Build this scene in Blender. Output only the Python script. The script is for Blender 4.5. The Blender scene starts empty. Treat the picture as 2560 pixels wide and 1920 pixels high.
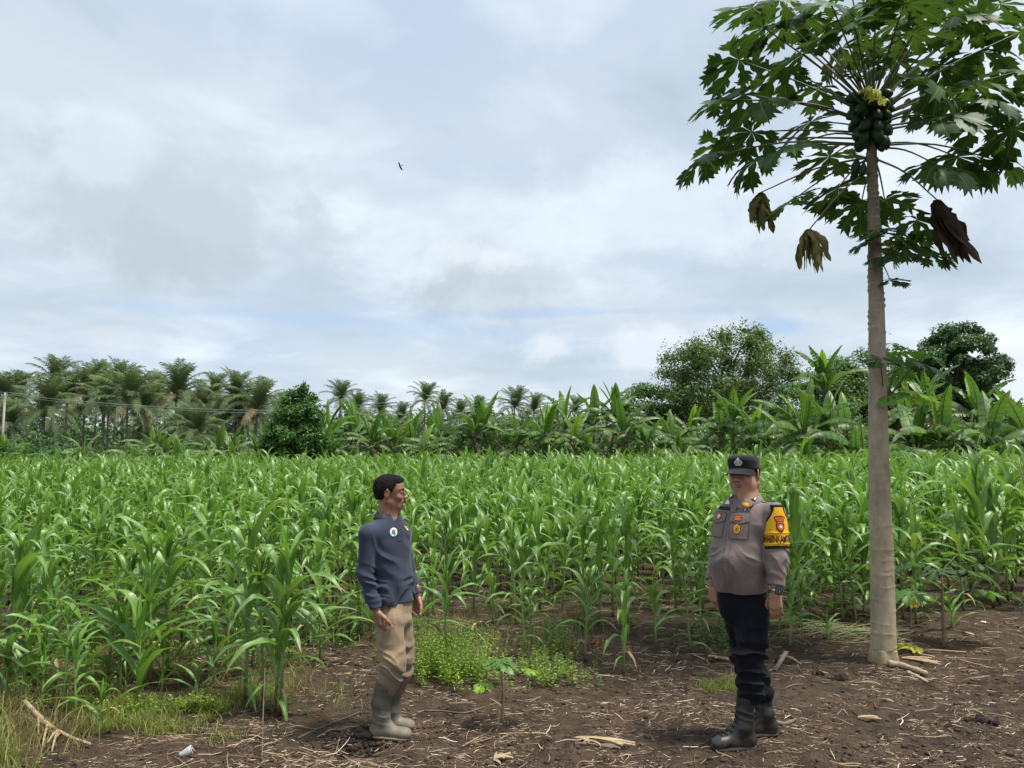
import bpy, math, random
import numpy as np
from mathutils import Vector, Matrix, Quaternion
from mathutils.bvhtree import BVHTree
from mathutils.geometry import tessellate_polygon

# ------------------------------------------------------------------ camera, sky, sun, exposure
scene = bpy.context.scene
col = scene.collection
R = math.radians
FPX, CX, CY, HOR, CAMZ = 1923.0, 1280.0, 960.0, 1145.0, 1.72
PITCH = math.atan((HOR - CY) / FPX)
cam_d = bpy.data.cameras.new('camera')
cam = bpy.data.objects.new('camera', cam_d)
col.objects.link(cam)
cam_d.sensor_width = 36.0
cam_d.lens = 36.0 * FPX / 2560.0
cam_d.clip_start, cam_d.clip_end = 0.05, 5000.0
cam.location = (0, 0, CAMZ)
cam.rotation_euler = (math.pi / 2 + PITCH, 0, 0)
scene.camera = cam

SUN_EL, SUN_AZ = 70.0, 105.0         # azimuth: degrees from +Y towards +X
world = bpy.data.worlds.new('World')
scene.world = world
world.use_nodes = True


def N(nt, typ, loc=(0, 0), **kw):
    n = nt.nodes.new(typ)
    n.location = loc
    for k, v in kw.items():
        if k.startswith('i_'):
            n.inputs[k[2:].replace('_', ' ')].default_value = v
        else:
            setattr(n, k, v)
    return n


def math_node(nt, op, a, b=None, c=None, clamp=False):
    n = nt.nodes.new('ShaderNodeMath')
    n.operation = op
    n.use_clamp = clamp
    for i, v in enumerate((a, b, c)):
        if v is None:
            continue
        if isinstance(v, (int, float)):
            n.inputs[i].default_value = v
        else:
            nt.links.new(v, n.inputs[i])
    return n.outputs[0]


def mixc(nt, fac, a, b, mode='MIX'):
    n = nt.nodes.new('ShaderNodeMix')
    n.data_type = 'RGBA'
    n.blend_type = mode
    for s, v in ((0, fac), (6, a), (7, b)):
        if isinstance(v, (int, float)):
            n.inputs[s].default_value = v
        elif isinstance(v, tuple):
            n.inputs[s].default_value = v if len(v) == 4 else (*v, 1)
        else:
            nt.links.new(v, n.inputs[s])
    return n.outputs[2]


def ramp(nt, fac, stops, interp='LINEAR'):
    n = nt.nodes.new('ShaderNodeValToRGB')
    cr = n.color_ramp
    cr.interpolation = interp
    while len(cr.elements) > len(stops):
        cr.elements.remove(cr.elements[-1])
    while len(cr.elements) < len(stops):
        cr.elements.new(1)
    for e, (p, c) in zip(cr.elements, stops):
        e.position = p
        e.color = (c, c, c, 1) if isinstance(c, (int, float)) else (*c, 1)
    nt.links.new(fac, n.inputs[0])
    return n.outputs[0]


def noise(nt, vec, scale, detail=4, rough=0.5, dist=0.0, out=0):
    n = nt.nodes.new('ShaderNodeTexNoise')
    n.inputs['Scale'].default_value = scale
    n.inputs['Detail'].default_value = detail
    n.inputs['Roughness'].default_value = rough
    n.inputs['Distortion'].default_value = dist
    if vec is not None:
        nt.links.new(vec, n.inputs['Vector'])
    return n.outputs[out]


def vmath(nt, op, a, b=None):
    n = nt.nodes.new('ShaderNodeVectorMath')
    n.operation = op
    for i, v in enumerate((a, b)):
        if v is None:
            continue
        if isinstance(v, tuple):
            n.inputs[i].default_value = v
        else:
            nt.links.new(v, n.inputs[i])
    return n.outputs['Value'] if op in ('DOT_PRODUCT', 'LENGTH', 'DISTANCE') else n.outputs[0]


def pixdir(px, py):
    """World direction of a photograph pixel."""
    ax, ay = (px - CX) / FPX, (CY - py) / FPX
    c, s = math.cos(PITCH), math.sin(PITCH)
    return Vector((ax, c - ay * s, s + ay * c))


def at(px, py, Y):
    d = pixdir(px, py)
    t = Y / d.y
    return Vector((d.x * t, Y, CAMZ + d.z * t))


def pxm(Y):
    return FPX / Y


def build_world():
    nt = world.node_tree
    nt.nodes.clear()
    sky = N(nt, 'ShaderNodeTexSky', sky_type='NISHITA', sun_disc=False)
    sky.sun_elevation, sky.sun_rotation = R(SUN_EL), R(SUN_AZ)
    sky.air_density, sky.dust_density, sky.ozone_density = 1.0, 1.5, 2.0
    tc = N(nt, 'ShaderNodeTexCoord')
    v = tc.outputs['Generated']
    sep = N(nt, 'ShaderNodeSeparateXYZ')
    nt.links.new(v, sep.inputs[0])
    zc = math_node(nt, 'MAXIMUM', sep.outputs[2], 0.0)
    den = math_node(nt, 'ADD', zc, 0.16)
    comb = N(nt, 'ShaderNodeCombineXYZ')
    nt.links.new(math_node(nt, 'DIVIDE', sep.outputs[0], den), comb.inputs[0])
    nt.links.new(math_node(nt, 'DIVIDE', sep.outputs[1], den), comb.inputs[1])
    comb.inputs[2].default_value = 3.7
    pl = comb.outputs[0]
    big = noise(nt, pl, 0.55, 5, 0.5, 0.4)
    med = noise(nt, pl, 1.5, 7, 0.56, 0.3)
    # colour of the overcast layer: blue-grey veil, grey undersides, white tops
    base = mixc(nt, ramp(nt, big, [(0.36, 0.0), (0.62, 1.0)]), (0.475, 0.565, 0.685), (0.565, 0.63, 0.69))
    base = mixc(nt, ramp(nt, med, [(0.48, 0.0), (0.70, 0.75)]), base, (0.78, 0.85, 0.89))
    base = mixc(nt, ramp(nt, med, [(0.28, 0.8), (0.44, 0.0)]), base, (0.40, 0.49, 0.56))

    def blob(px, py, rx, ry, soft=0.5, nsc=5.5, namp=4.2):
        # soft elliptical patch of sky around a direction, broken up by noise
        d = pixdir(px, py).normalized()
        rt = Vector((d.y, -d.x, 0)).normalized()
        up = rt.cross(d) * -1
        if up.z < 0:
            up = -up
        a = math_node(nt, 'DIVIDE', vmath(nt, 'DOT_PRODUCT', v, tuple(rt)), rx / FPX)
        b = math_node(nt, 'DIVIDE', math_node(nt, 'SUBTRACT', vmath(nt, 'DOT_PRODUCT', v, tuple(up)), 0.0), ry / FPX)
        r2 = math_node(nt, 'ADD', math_node(nt, 'MULTIPLY', a, a), math_node(nt, 'MULTIPLY', b, b))
        nz = noise(nt, v, nsc, 8, 0.6, 0.3)
        nz = math_node(nt, 'MULTIPLY', math_node(nt, 'SUBTRACT', nz, 0.5), namp)
        r = math_node(nt, 'ADD', math_node(nt, 'SQRT', r2), nz)
        front = math_node(nt, 'GREATER_THAN', vmath(nt, 'DOT_PRODUCT', v, tuple(d)), 0.2)
        m = ramp(nt, r, [(max(0.0, 1 - soft), 1.0), (1.0, 0.0)], 'EASE')
        return math_node(nt, 'MULTIPLY', m, front)

    def add(c, m, strength, colour):
        return mixc(nt, math_node(nt, 'MULTIPLY', m, strength), c, colour)

    base = add(base, blob(350, 560, 760, 170, 0.8), 0.85, (0.48, 0.55, 0.60))
    base = add(base, blob(250, 640, 700, 90, 0.9), 0.65, (0.43, 0.50, 0.555))
    base = add(base, blob(1750, 480, 620, 150, 0.9), 0.55, (0.74, 0.82, 0.88))
    base = add(base, blob(2400, 250, 420, 300, 0.9), 0.5, (0.80, 0.85, 0.90))
    base = add(base, blob(1250, 735, 210, 80, 0.9), 0.45, (0.43, 0.50, 0.55))
    base = add(base, blob(500, 775, 900, 28, 0.9), 0.45, (0.38, 0.53, 0.72))
    base = add(base, blob(1500, 780, 420, 16, 0.9), 0.45, (0.36, 0.51, 0.72))
    base = add(base, blob(1960, 815, 90, 30, 0.9), 0.7, (0.34, 0.50, 0.75))
    base = add(base, blob(220, 835, 240, 34, 0.9), 0.5, (0.64, 0.68, 0.71))
    base = add(base, blob(1215, 640, 110, 50, 0.9, 16, 3.5), 0.5, (0.80, 0.83, 0.86))
    base = add(base, blob(1370, 870, 120, 52, 0.9, 16, 3.4), 0.5, (0.80, 0.83, 0.87))
    base = add(base, blob(1640, 860, 200, 80, 0.9, 12, 3.6), 0.5, (0.80, 0.83, 0.87))
    base = add(base, blob(2510, 940, 120, 100, 0.5, 12, 3.2), 0.65, (0.80, 0.84, 0.88))
    base = add(base, blob(1500, 935, 420, 30, 0.9), 0.7, (0.45, 0.54, 0.60))
    base = add(base, blob(2200, 760, 260, 90, 0.9), 0.7, (0.45, 0.53, 0.59))
    base = add(base, blob(260, 370, 110, 90, 0.8, 9, 3.5), 0.55, (0.66, 0.76, 0.80))
    base = add(base, blob(700, 430, 420, 60, 0.9, 8, 3.5), 0.4, (0.50, 0.57, 0.61))
    base = add(base, blob(1300, 590, 300, 60, 0.9, 8, 3.5), 0.35, (0.70, 0.77, 0.81))
    # below the horizon the dome is the colour of the soil and crops around
    b1 = N(nt, 'ShaderNodeBackground')
    nt.links.new(sky.outputs[0], b1.inputs[0])
    b1.inputs[1].default_value = 0.10
    b2 = N(nt, 'ShaderNodeBackground')
    nt.links.new(base, b2.inputs[0])
    b2.inputs[1].default_value = SKY_CLOUD
    mx = N(nt, 'ShaderNodeMixShader')
    mx.inputs[0].default_value = 0.93
    nt.links.new(b1.outputs[0], mx.inputs[1])
    nt.links.new(b2.outputs[0], mx.inputs[2])
    out = N(nt, 'ShaderNodeOutputWorld')
    nt.links.new(mx.outputs[0], out.inputs[0])


SKY_CLOUD = 0.77
build_world()
sun_d = bpy.data.lights.new('sun', 'SUN')
sun_d.energy, sun_d.angle, sun_d.color = 3.6, R(12), (1.0, 0.95, 0.86)
sun = bpy.data.objects.new('sun', sun_d)
col.objects.link(sun)
_sd = Vector((math.sin(R(SUN_AZ)) * math.cos(R(SUN_EL)), math.cos(R(SUN_AZ)) * math.cos(R(SUN_EL)), math.sin(R(SUN_EL))))
sun.rotation_euler = _sd.to_track_quat('Z', 'Y').to_euler()
sun.location = (0, 0, 30)

vs = scene.view_settings
vs.view_transform, vs.look, vs.gamma, vs.use_curve_mapping = 'Standard', 'None', 1.0, False
vs.exposure = 0.72
scene.render.engine = 'CYCLES'
scene.cycles.max_bounces = 6
scene.cycles.transmission_bounces = 4
scene.cycles.diffuse_bounces = 3
scene.cycles.glossy_bounces = 2


# ------------------------------------------------------------------ object helpers
def tag(o, label=None, cat=None, group=None, kind=None):
    if label: o['label'] = label
    if cat: o['category'] = cat
    if group: o['group'] = group
    if kind: o['kind'] = kind
    return o


def empty(name, loc=(0, 0, 0), rz=0.0):
    o = bpy.data.objects.new(name, None)
    o.empty_display_size = 0.1
    col.objects.link(o)
    o.location = loc
    o.rotation_euler = (0, 0, rz)
    return o


def link(name, me, parent=None, M=None):
    o = bpy.data.objects.new(name, me)
    col.objects.link(o)
    if parent is not None:
        o.parent = parent
    if M is not None:
        o.matrix_basis = M
    return o


def mesh_np(name, V, quads=None, tris=None, uv=None, mats=(), mat_idx=None, smooth=True, colr=None):
    """Fast mesh from numpy arrays (quads Nx4, tris Nx3, per-vertex uv and colour)."""
    V = np.asarray(V, dtype=np.float32).reshape(-1, 3)
    q = np.zeros((0, 4), np.int32) if quads is None or len(quads) == 0 else np.asarray(quads, np.int32).reshape(-1, 4)
    t = np.zeros((0, 3), np.int32) if tris is None or len(tris) == 0 else np.asarray(tris, np.int32).reshape(-1, 3)
    me = bpy.data.meshes.new(name)
    me.vertices.add(len(V))
    me.vertices.foreach_set('co', V.ravel())
    loops = np.concatenate([q.ravel(), t.ravel()]).astype(np.int32)
    me.loops.add(len(loops))
    me.loops.foreach_set('vertex_index', loops)
    nf = len(q) + len(t)
    me.polygons.add(nf)
    st = np.concatenate([np.arange(len(q)) * 4, len(q) * 4 + np.arange(len(t)) * 3]).astype(np.int32)
    me.polygons.foreach_set('loop_start', st)
    if smooth:
        me.polygons.foreach_set('use_smooth', np.ones(nf, dtype=bool))
    for m in mats:
        me.materials.append(m)
    if mat_idx is not None:
        me.polygons.foreach_set('material_index', np.asarray(mat_idx, np.int32))
    me.update(calc_edges=True)
    if uv is not None:
        l = me.uv_layers.new(name='UVMap')
        l.data.foreach_set('uv', np.asarray(uv, np.float32)[loops].ravel())
    if colr is not None:
        ca = me.color_attributes.new('Col', 'FLOAT_COLOR', 'POINT')
        c4 = np.ones((len(V), 4), np.float32)
        c4[:, :3] = colr
        ca.data.foreach_set('color', c4.ravel())
    me.validate()
    return me


class MB:
    """Collects quads and tris (with uv and material slot) for one mesh."""
    def __init__(self):
        self.V, self.Q, self.T, self.U, self.mq, self.mt, self.n = [], [], [], [], [], [], 0

    def add(self, V, Q=None, T=None, U=None, m=0):
        V = np.asarray(V, float).reshape(-1, 3)
        self.V.append(V)
        self.U.append(np.zeros((len(V), 2)) if U is None else np.asarray(U, float).reshape(-1, 2))
        if Q is not None and len(Q):
            Q = np.asarray(Q).reshape(-1, 4) + self.n
            self.Q.append(Q); self.mq.append(np.full(len(Q), m))
        if T is not None and len(T):
            T = np.asarray(T).reshape(-1, 3) + self.n
            self.T.append(T); self.mt.append(np.full(len(T), m))
        self.n += len(V)
        return self

    def merge(self, other, M=None, m=0):
        for V, U in zip(other.V, other.U):
            if M is not None:
                A = np.array(M)
                V = V @ A[:3, :3].T + A[:3, 3]
            self.V.append(V); self.U.append(U)
        for Q, mm in zip(other.Q, other.mq):
            self.Q.append(Q + self.n); self.mq.append(mm + m)
        for T, mm in zip(other.T, other.mt):
            self.T.append(T + self.n); self.mt.append(mm + m)
        self.n += other.n
        return self

    def mesh(self, name, mats, smooth=True):
        V = np.concatenate(self.V); U = np.concatenate(self.U)
        Q = np.concatenate(self.Q) if self.Q else None
        T = np.concatenate(self.T) if self.T else None
        mi = np.concatenate(self.mq + self.mt)
        return mesh_np(name, V, Q, T, U, mats if isinstance(mats, (list, tuple)) else [mats], mi, smooth)


def grid_quads(n, m, close=False):
    i = np.arange(n - 1)[:, None]
    j = np.arange(m if close else m - 1)[None, :]
    a = i * m + j
    b = i * m + (j + 1) % m
    return np.stack([a, b, b + m, a + m], -1).reshape(-1, 4)


def unit(v):
    v = np.asarray(v, float)
    return v / (np.linalg.norm(v, axis=-1, keepdims=True) + 1e-12)


def tube(P, rad, k=8, m=0, mb=None, cap=True, squash=None):
    """Tube along points P with radii rad."""
    P = np.asarray(P, float); n = len(P)
    rad = np.broadcast_to(np.asarray(rad, float), (n,))
    T = unit(np.gradient(P, axis=0))
    ref = np.array([0, 0, 1.0]) if abs(T[0][2]) < 0.9 else np.array([1.0, 0, 0])
    S = np.zeros((n, 3)); s = unit(np.cross(T[0], ref))
    for i in range(n):
        s = unit(s - T[i] * np.dot(s, T[i])); S[i] = s
    B = np.cross(T, S)
    a = np.linspace(0, 2 * np.pi, k, endpoint=False)
    V = P[:, None] + rad[:, None, None] * (np.cos(a)[None, :, None] * S[:, None] + np.sin(a)[None, :, None] * B[:, None])
    U = np.stack(np.broadcast_arrays(np.linspace(0, 1, k)[None, :], np.linspace(0, 1, n)[:, None]), -1)
    mb = mb or MB()
    Q = grid_quads(n, k, True)
    Tt = []
    V = V.reshape(-1, 3); U = U.reshape(-1, 2)
    if cap:
        V = np.vstack([V, P[0], P[-1]]); U = np.vstack([U, [0, 0], [0, 1]])
        c0, c1 = n * k, n * k + 1
        for j in range(k):
            Tt.append((c0, (j + 1) % k, j)); Tt.append((c1, (n - 1) * k + j, (n - 1) * k + (j + 1) % k))
    mb.add(V, Q, Tt, U, m)
    return mb


def curve_pts(ctrl, n=12):
    """Catmull-Rom through control points."""
    C = np.asarray(ctrl, float)
    C = np.vstack([2 * C[0] - C[1], C, 2 * C[-1] - C[-2]])
    out = []
    seg = len(C) - 3
    for t in np.linspace(0, seg - 1e-9, n):
        i = int(t); u = t - i
        p0, p1, p2, p3 = C[i:i + 4]
        out.append(0.5 * ((2 * p1) + (-p0 + p2) * u + (2 * p0 - 5 * p1 + 4 * p2 - p3) * u * u + (-p0 + 3 * p1 - 3 * p2 + p3) * u ** 3))
    return np.array(out)


class VNoise:
    """Trilinear value noise for numpy points."""
    def __init__(self, seed, n=32):
        self.n = n
        self.g = np.random.default_rng(seed).uniform(-1, 1, (n, n, n)).astype(np.float32)

    def __call__(self, x, y, z):
        n = self.n
        xi, yi, zi = np.floor(x), np.floor(y), np.floor(z)
        fx, fy, fz = x - xi, y - yi, z - zi
        fx, fy, fz = [f * f * (3 - 2 * f) for f in (fx, fy, fz)]
        xi, yi, zi = [a.astype(np.int32) % n for a in (xi, yi, zi)]
        x1, y1, z1 = (xi + 1) % n, (yi + 1) % n, (zi + 1) % n
        g = self.g
        c00 = g[xi, yi, zi] * (1 - fx) + g[x1, yi, zi] * fx
        c10 = g[xi, y1, zi] * (1 - fx) + g[x1, y1, zi] * fx
        c01 = g[xi, yi, z1] * (1 - fx) + g[x1, yi, z1] * fx
        c11 = g[xi, y1, z1] * (1 - fx) + g[x1, y1, z1] * fx
        return (c00 * (1 - fy) + c10 * fy) * (1 - fz) + (c01 * (1 - fy) + c11 * fy) * fz


VN = VNoise(5)


def fbm2(x, y, f, oct=4, seed=0.0, gain=0.5):
    s, a = 0.0, 1.0
    for i in range(oct):
        s = s + a * VN(x * f + 13.1 * i + seed, y * f + 7.7 * i, np.zeros_like(x) + 3.3 * i + seed)
        f *= 2.03; a *= gain
    return s


# ------------------------------------------------------------------ materials
def new_mat(name):
    m = bpy.data.materials.new(name)
    m.use_nodes = True
    m.node_tree.nodes.clear()
    return m, m.node_tree


def leaf_material(name, c1, c2, rough=0.42, trans=0.35, tcol=(0.16, 0.30, 0.02), rib=(0.25, 0.36, 0.12), ribw=0.07,
                  spec=0.5, veins=0.0, blotch=None, var=0.35, tipdry=0.0, coat=0.0):
    """Leaf: two greens varied per object and by noise, a paler midrib along uv.x = 0.5, light passing through."""
    m, nt = new_mat(name)
    uv = N(nt, 'ShaderNodeUVMap')
    sep = N(nt, 'ShaderNodeSeparateXYZ')
    nt.links.new(uv.outputs[0], sep.inputs[0])
    oi = N(nt, 'ShaderNodeObjectInfo')
    tc = N(nt, 'ShaderNodeTexCoord')
    geo = N(nt, 'ShaderNodeNewGeometry')
    nz = noise(nt, tc.outputs['Object'], 6.0, 3)
    f = math_node(nt, 'ADD', math_node(nt, 'MULTIPLY', oi.outputs['Random'], 0.6), math_node(nt, 'MULTIPLY', nz, 0.5), clamp=True)
    c = mixc(nt, f, c1, c2)
    isl = ramp(nt, geo.outputs['Random Per Island'], [(0, 1 - var), (1, 1 + var)])
    c = mixc(nt, 1.0, c, isl, 'MULTIPLY')
    if blotch:
        b = noise(nt, tc.outputs['Object'], 9.0, 5, 0.6)
        c = mixc(nt, ramp(nt, b, [(blotch[0], 0.0), (blotch[0] + 0.1, 1.0)]), c, blotch[1])
    dx = math_node(nt, 'ABSOLUTE', math_node(nt, 'SUBTRACT', sep.outputs[0], 0.5))
    bump_in = None
    if veins:
        w = math_node(nt, 'SINE', math_node(nt, 'MULTIPLY', sep.outputs[0], veins))
        c = mixc(nt, math_node(nt, 'MULTIPLY', math_node(nt, 'ADD', w, 1.0), 0.10), c, (c2[0] * 1.6, c2[1] * 1.5, c2[2] * 1.6))
        bump_in = w
    if ribw:
        c = mixc(nt, ramp(nt, dx, [(ribw * 0.5, 0.85), (ribw, 0.0)]), c, rib)
    if tipdry:
        td = math_node(nt, 'ADD', sep.outputs[1], math_node(nt, 'MULTIPLY', math_node(nt, 'SUBTRACT', nz, 0.5), 0.6))
        c = mixc(nt, ramp(nt, td, [(1 - tipdry, 0.0), (1 - tipdry * 0.3, 0.8)]), c, (0.32, 0.26, 0.10))
    p = N(nt, 'ShaderNodeBsdfPrincipled')
    nt.links.new(c, p.inputs['Base Color'])
    p.inputs['Roughness'].default_value = rough
    p.inputs['Specular IOR Level'].default_value = spec
    if bump_in is not None:
        bp = N(nt, 'ShaderNodeBump')
        bp.inputs['Strength'].default_value = 0.12
        bp.inputs['Distance'].default_value = 0.004
        nt.links.new(bump_in, bp.inputs['Height'])
        nt.links.new(bp.outputs[0], p.inputs['Normal'])
    t = N(nt, 'ShaderNodeBsdfTranslucent')
    nt.links.new(mixc(nt, 0.5, c, tcol), t.inputs[0])
    mx = N(nt, 'ShaderNodeMixShader')
    mx.inputs[0].default_value = trans
    nt.links.new(p.outputs[0], mx.inputs[1])
    nt.links.new(t.outputs[0], mx.inputs[2])
    o = N(nt, 'ShaderNodeOutputMaterial')
    nt.links.new(mx.outputs[0], o.inputs[0])
    return m


def plain(name, c1, c2=None, rough=0.8, scale=8.0, bump=0.0, bscale=30.0, spec=0.3, detail=5, metallic=0.0, sheen=0.0, stretch=None, hi=None):
    """General procedural material: two tones mixed by noise, optional fine relief."""
    m, nt = new_mat(name)
    tc = N(nt, 'ShaderNodeTexCoord')
    v = tc.outputs['Object']
    if stretch:
        mp = N(nt, 'ShaderNodeMapping')
        mp.inputs['Scale'].default_value = stretch
        nt.links.new(v, mp.inputs[0])
        v = mp.outputs[0]
    c2 = c2 or tuple(x * 0.75 for x in c1)
    nz = noise(nt, v, scale, detail, 0.6)
    c = mixc(nt, ramp(nt, nz, [(0.32, 0.0), (0.68, 1.0)]), c1, c2)
    if hi:
        n2 = noise(nt, v, scale * 3.1, 4, 0.6)
        c = mixc(nt, ramp(nt, n2, [(hi[0], 0.0), (hi[0] + 0.12, 1.0)]), c, hi[1])
    p = N(nt, 'ShaderNodeBsdfPrincipled')
    nt.links.new(c, p.inputs['Base Color'])
    p.inputs['Roughness'].default_value = rough
    p.inputs['Specular IOR Level'].default_value = spec
    p.inputs['Metallic'].default_value = metallic
    if sheen:
        p.inputs['Sheen Weight'].default_value = sheen
    if bump:
        b = N(nt, 'ShaderNodeBump')
        b.inputs['Strength'].default_value = bump
        b.inputs['Distance'].default_value = 0.01
        nt.links.new(noise(nt, v, bscale, 6, 0.65), b.inputs['Height'])
        nt.links.new(b.outputs[0], p.inputs['Normal'])
    o = N(nt, 'ShaderNodeOutputMaterial')
    nt.links.new(p.outputs[0], o.inputs[0])
    return m
# ------------------------------------------------------------------ ground
def ground_h(x, y):
    x = np.asarray(x, float); y = np.asarray(y, float)
    d = np.hypot(x, y)
    h = 0.045 * fbm2(x, y, 0.35, 3, 2.0)
    near = np.clip(1.6 - d / 14.0, 0, 1)
    h = h + near * (0.020 * fbm2(x, y, 2.6, 3, 9.0) + 0.017 * np.abs(fbm2(x, y, 9.0, 4, 4.0)))
    # trodden hollow and scraped hole beside the man on the left
    hx, hy = at(880, 1852, 4.6).x, 4.66
    h = h - 0.07 * np.exp(-(((x - hx) / 0.20) ** 2 + ((y - hy) / 0.10) ** 2) ** 1.5)
    h = h + 0.03 * np.exp(-(((x - hx - 0.05) / 0.34) ** 2 + ((y - hy - 0.2) / 0.10) ** 2))
    # low bank running across behind the officer
    h = h + 0.04 * np.exp(-((y - 5.35 - 0.1 * np.sin(x * 2)) / 0.25) ** 2) * np.clip((x + 0.2), 0, 1)
    return h


def gz(x, y):
    return float(ground_h(np.array([x]), np.array([y]))[0])


def gpix(px, py):
    """Point on the ground seen at a photograph pixel."""
    d = pixdir(px, py)
    z = 0.0
    for _ in range(6):
        t = (z - CAMZ) / d.z
        z = gz(d.x * t, d.y * t)
    return Vector((d.x * t, d.y * t, z))


def soil_material():
    m, nt = new_mat('soil')
    tc = N(nt, 'ShaderNodeTexCoord')
    v = tc.outputs['Object']
    a = noise(nt, v, 1.1, 6, 0.6)
    b = noise(nt, v, 9.0, 7, 0.65)
    c = noise(nt, v, 60.0, 5, 0.7)
    base = mixc(nt, ramp(nt, a, [(0.35, 0), (0.65, 1)]), (0.022, 0.016, 0.012), (0.076, 0.051, 0.035))
    base = mixc(nt, ramp(nt, b, [(0.40, 0), (0.66, 0.8)]), base, (0.135, 0.092, 0.060))
    base = mixc(nt, ramp(nt, c, [(0.30, 0.8), (0.50, 0)]), base, (0.022, 0.017, 0.015))
    d = noise(nt, v, 130.0, 3, 0.6)
    base = mixc(nt, ramp(nt, d, [(0.60, 0), (0.68, 0.8)]), base, (0.25, 0.20, 0.14))
    p = N(nt, 'ShaderNodeBsdfPrincipled')
    nt.links.new(base, p.inputs['Base Color'])
    p.inputs['Roughness'].default_value = 0.95
    p.inputs['Specular IOR Level'].default_value = 0.15
    h = math_node(nt, 'ADD', noise(nt, v, 22, 8, 0.7), math_node(nt, 'MULTIPLY', noise(nt, v, 90, 5, 0.7), 0.5))
    bp = N(nt, 'ShaderNodeBump')
    bp.inputs['Strength'].default_value = 1.0
    bp.inputs['Distance'].default_value = 0.035
    nt.links.new(h, bp.inputs['Height'])
    nt.links.new(bp.outputs[0], p.inputs['Normal'])
    o = N(nt, 'ShaderNodeOutputMaterial')
    nt.links.new(p.outputs[0], o.inputs[0])
    return m


M_SOIL = soil_material()


def build_ground():
    r = [0.25]
    while r[-1] < 900:
        s = 1.16 if r[-1] < 2.2 else (1.0085 if r[-1] < 9 else (1.02 if r[-1] < 30 else 1.1))
        r.append(r[-1] * s)
    r = np.array(r)
    front = np.arange(-46, 46, 0.16)
    back = np.arange(46, 314, 6.0)
    th = np.radians(np.concatenate([front, back]))
    X = r[:, None] * np.sin(th)[None]
    Y = r[:, None] * np.cos(th)[None]
    Z = ground_h(X.ravel(), Y.ravel())
    V = np.stack([X.ravel(), Y.ravel(), Z], -1)
    V = np.vstack([V, [0, 0, gz(0, 0)]])
    k = len(th)
    Q = grid_quads(len(r), k, True)[:, ::-1]
    T = [(len(V) - 1, (j + 1) % k, j) for j in range(k)]
    o = link('ground', mesh_np('ground', V, Q, T, None, [M_SOIL]))
    tag(o, kind='structure')


build_ground()
# ------------------------------------------------------------------ maize
M_CORN = leaf_material('maize_leaf', (0.055, 0.158, 0.034), (0.175, 0.310, 0.052), rough=0.36, trans=0.33,
                       tcol=(0.24, 0.46, 0.02), rib=(0.28, 0.40, 0.18), ribw=0.07, spec=0.65, veins=150.0, var=0.22, tipdry=0.06)
M_CORN_Y = leaf_material('maize_leaf_young', (0.085, 0.21, 0.020), (0.14, 0.29, 0.03), rough=0.4, trans=0.42,
                         tcol=(0.28, 0.52, 0.02), rib=(0.30, 0.45, 0.12), ribw=0.05, spec=0.55, veins=150.0, var=0.2)
M_CORN_DRY = leaf_material('maize_leaf_dry', (0.30, 0.22, 0.10), (0.42, 0.34, 0.18), rough=0.8, trans=0.25,
                           tcol=(0.4, 0.3, 0.1), rib=(0.45, 0.38, 0.22), veins=120.0)


def stalk_material():
    m, nt = new_mat('maize_stalk')
    uv = N(nt, 'ShaderNodeUVMap')
    sep = N(nt, 'ShaderNodeSeparateXYZ')
    nt.links.new(uv.outputs[0], sep.inputs[0])
    tc = N(nt, 'ShaderNodeTexCoord')
    nz = noise(nt, tc.outputs['Object'], 14, 3)
    v = math_node(nt, 'ADD', sep.outputs[1], math_node(nt, 'MULTIPLY', math_node(nt, 'SUBTRACT', nz, 0.5), 0.12))
    c = ramp(nt, v, [(0.0, (0.07, 0.035, 0.025)), (0.12, (0.13, 0.12, 0.045)), (0.35, (0.17, 0.25, 0.075)), (1.0, (0.11, 0.23, 0.05))])
    p = N(nt, 'ShaderNodeBsdfPrincipled')
    nt.links.new(c, p.inputs['Base Color'])
    p.inputs['Roughness'].default_value = 0.5
    o = N(nt, 'ShaderNodeOutputMaterial')
    nt.links.new(p.outputs[0], o.inputs[0])
    return m


M_STALK = stalk_material()
M_TASSEL = plain('maize_tassel', (0.30, 0.31, 0.14), (0.24, 0.26, 0.10), rough=0.9)


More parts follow.
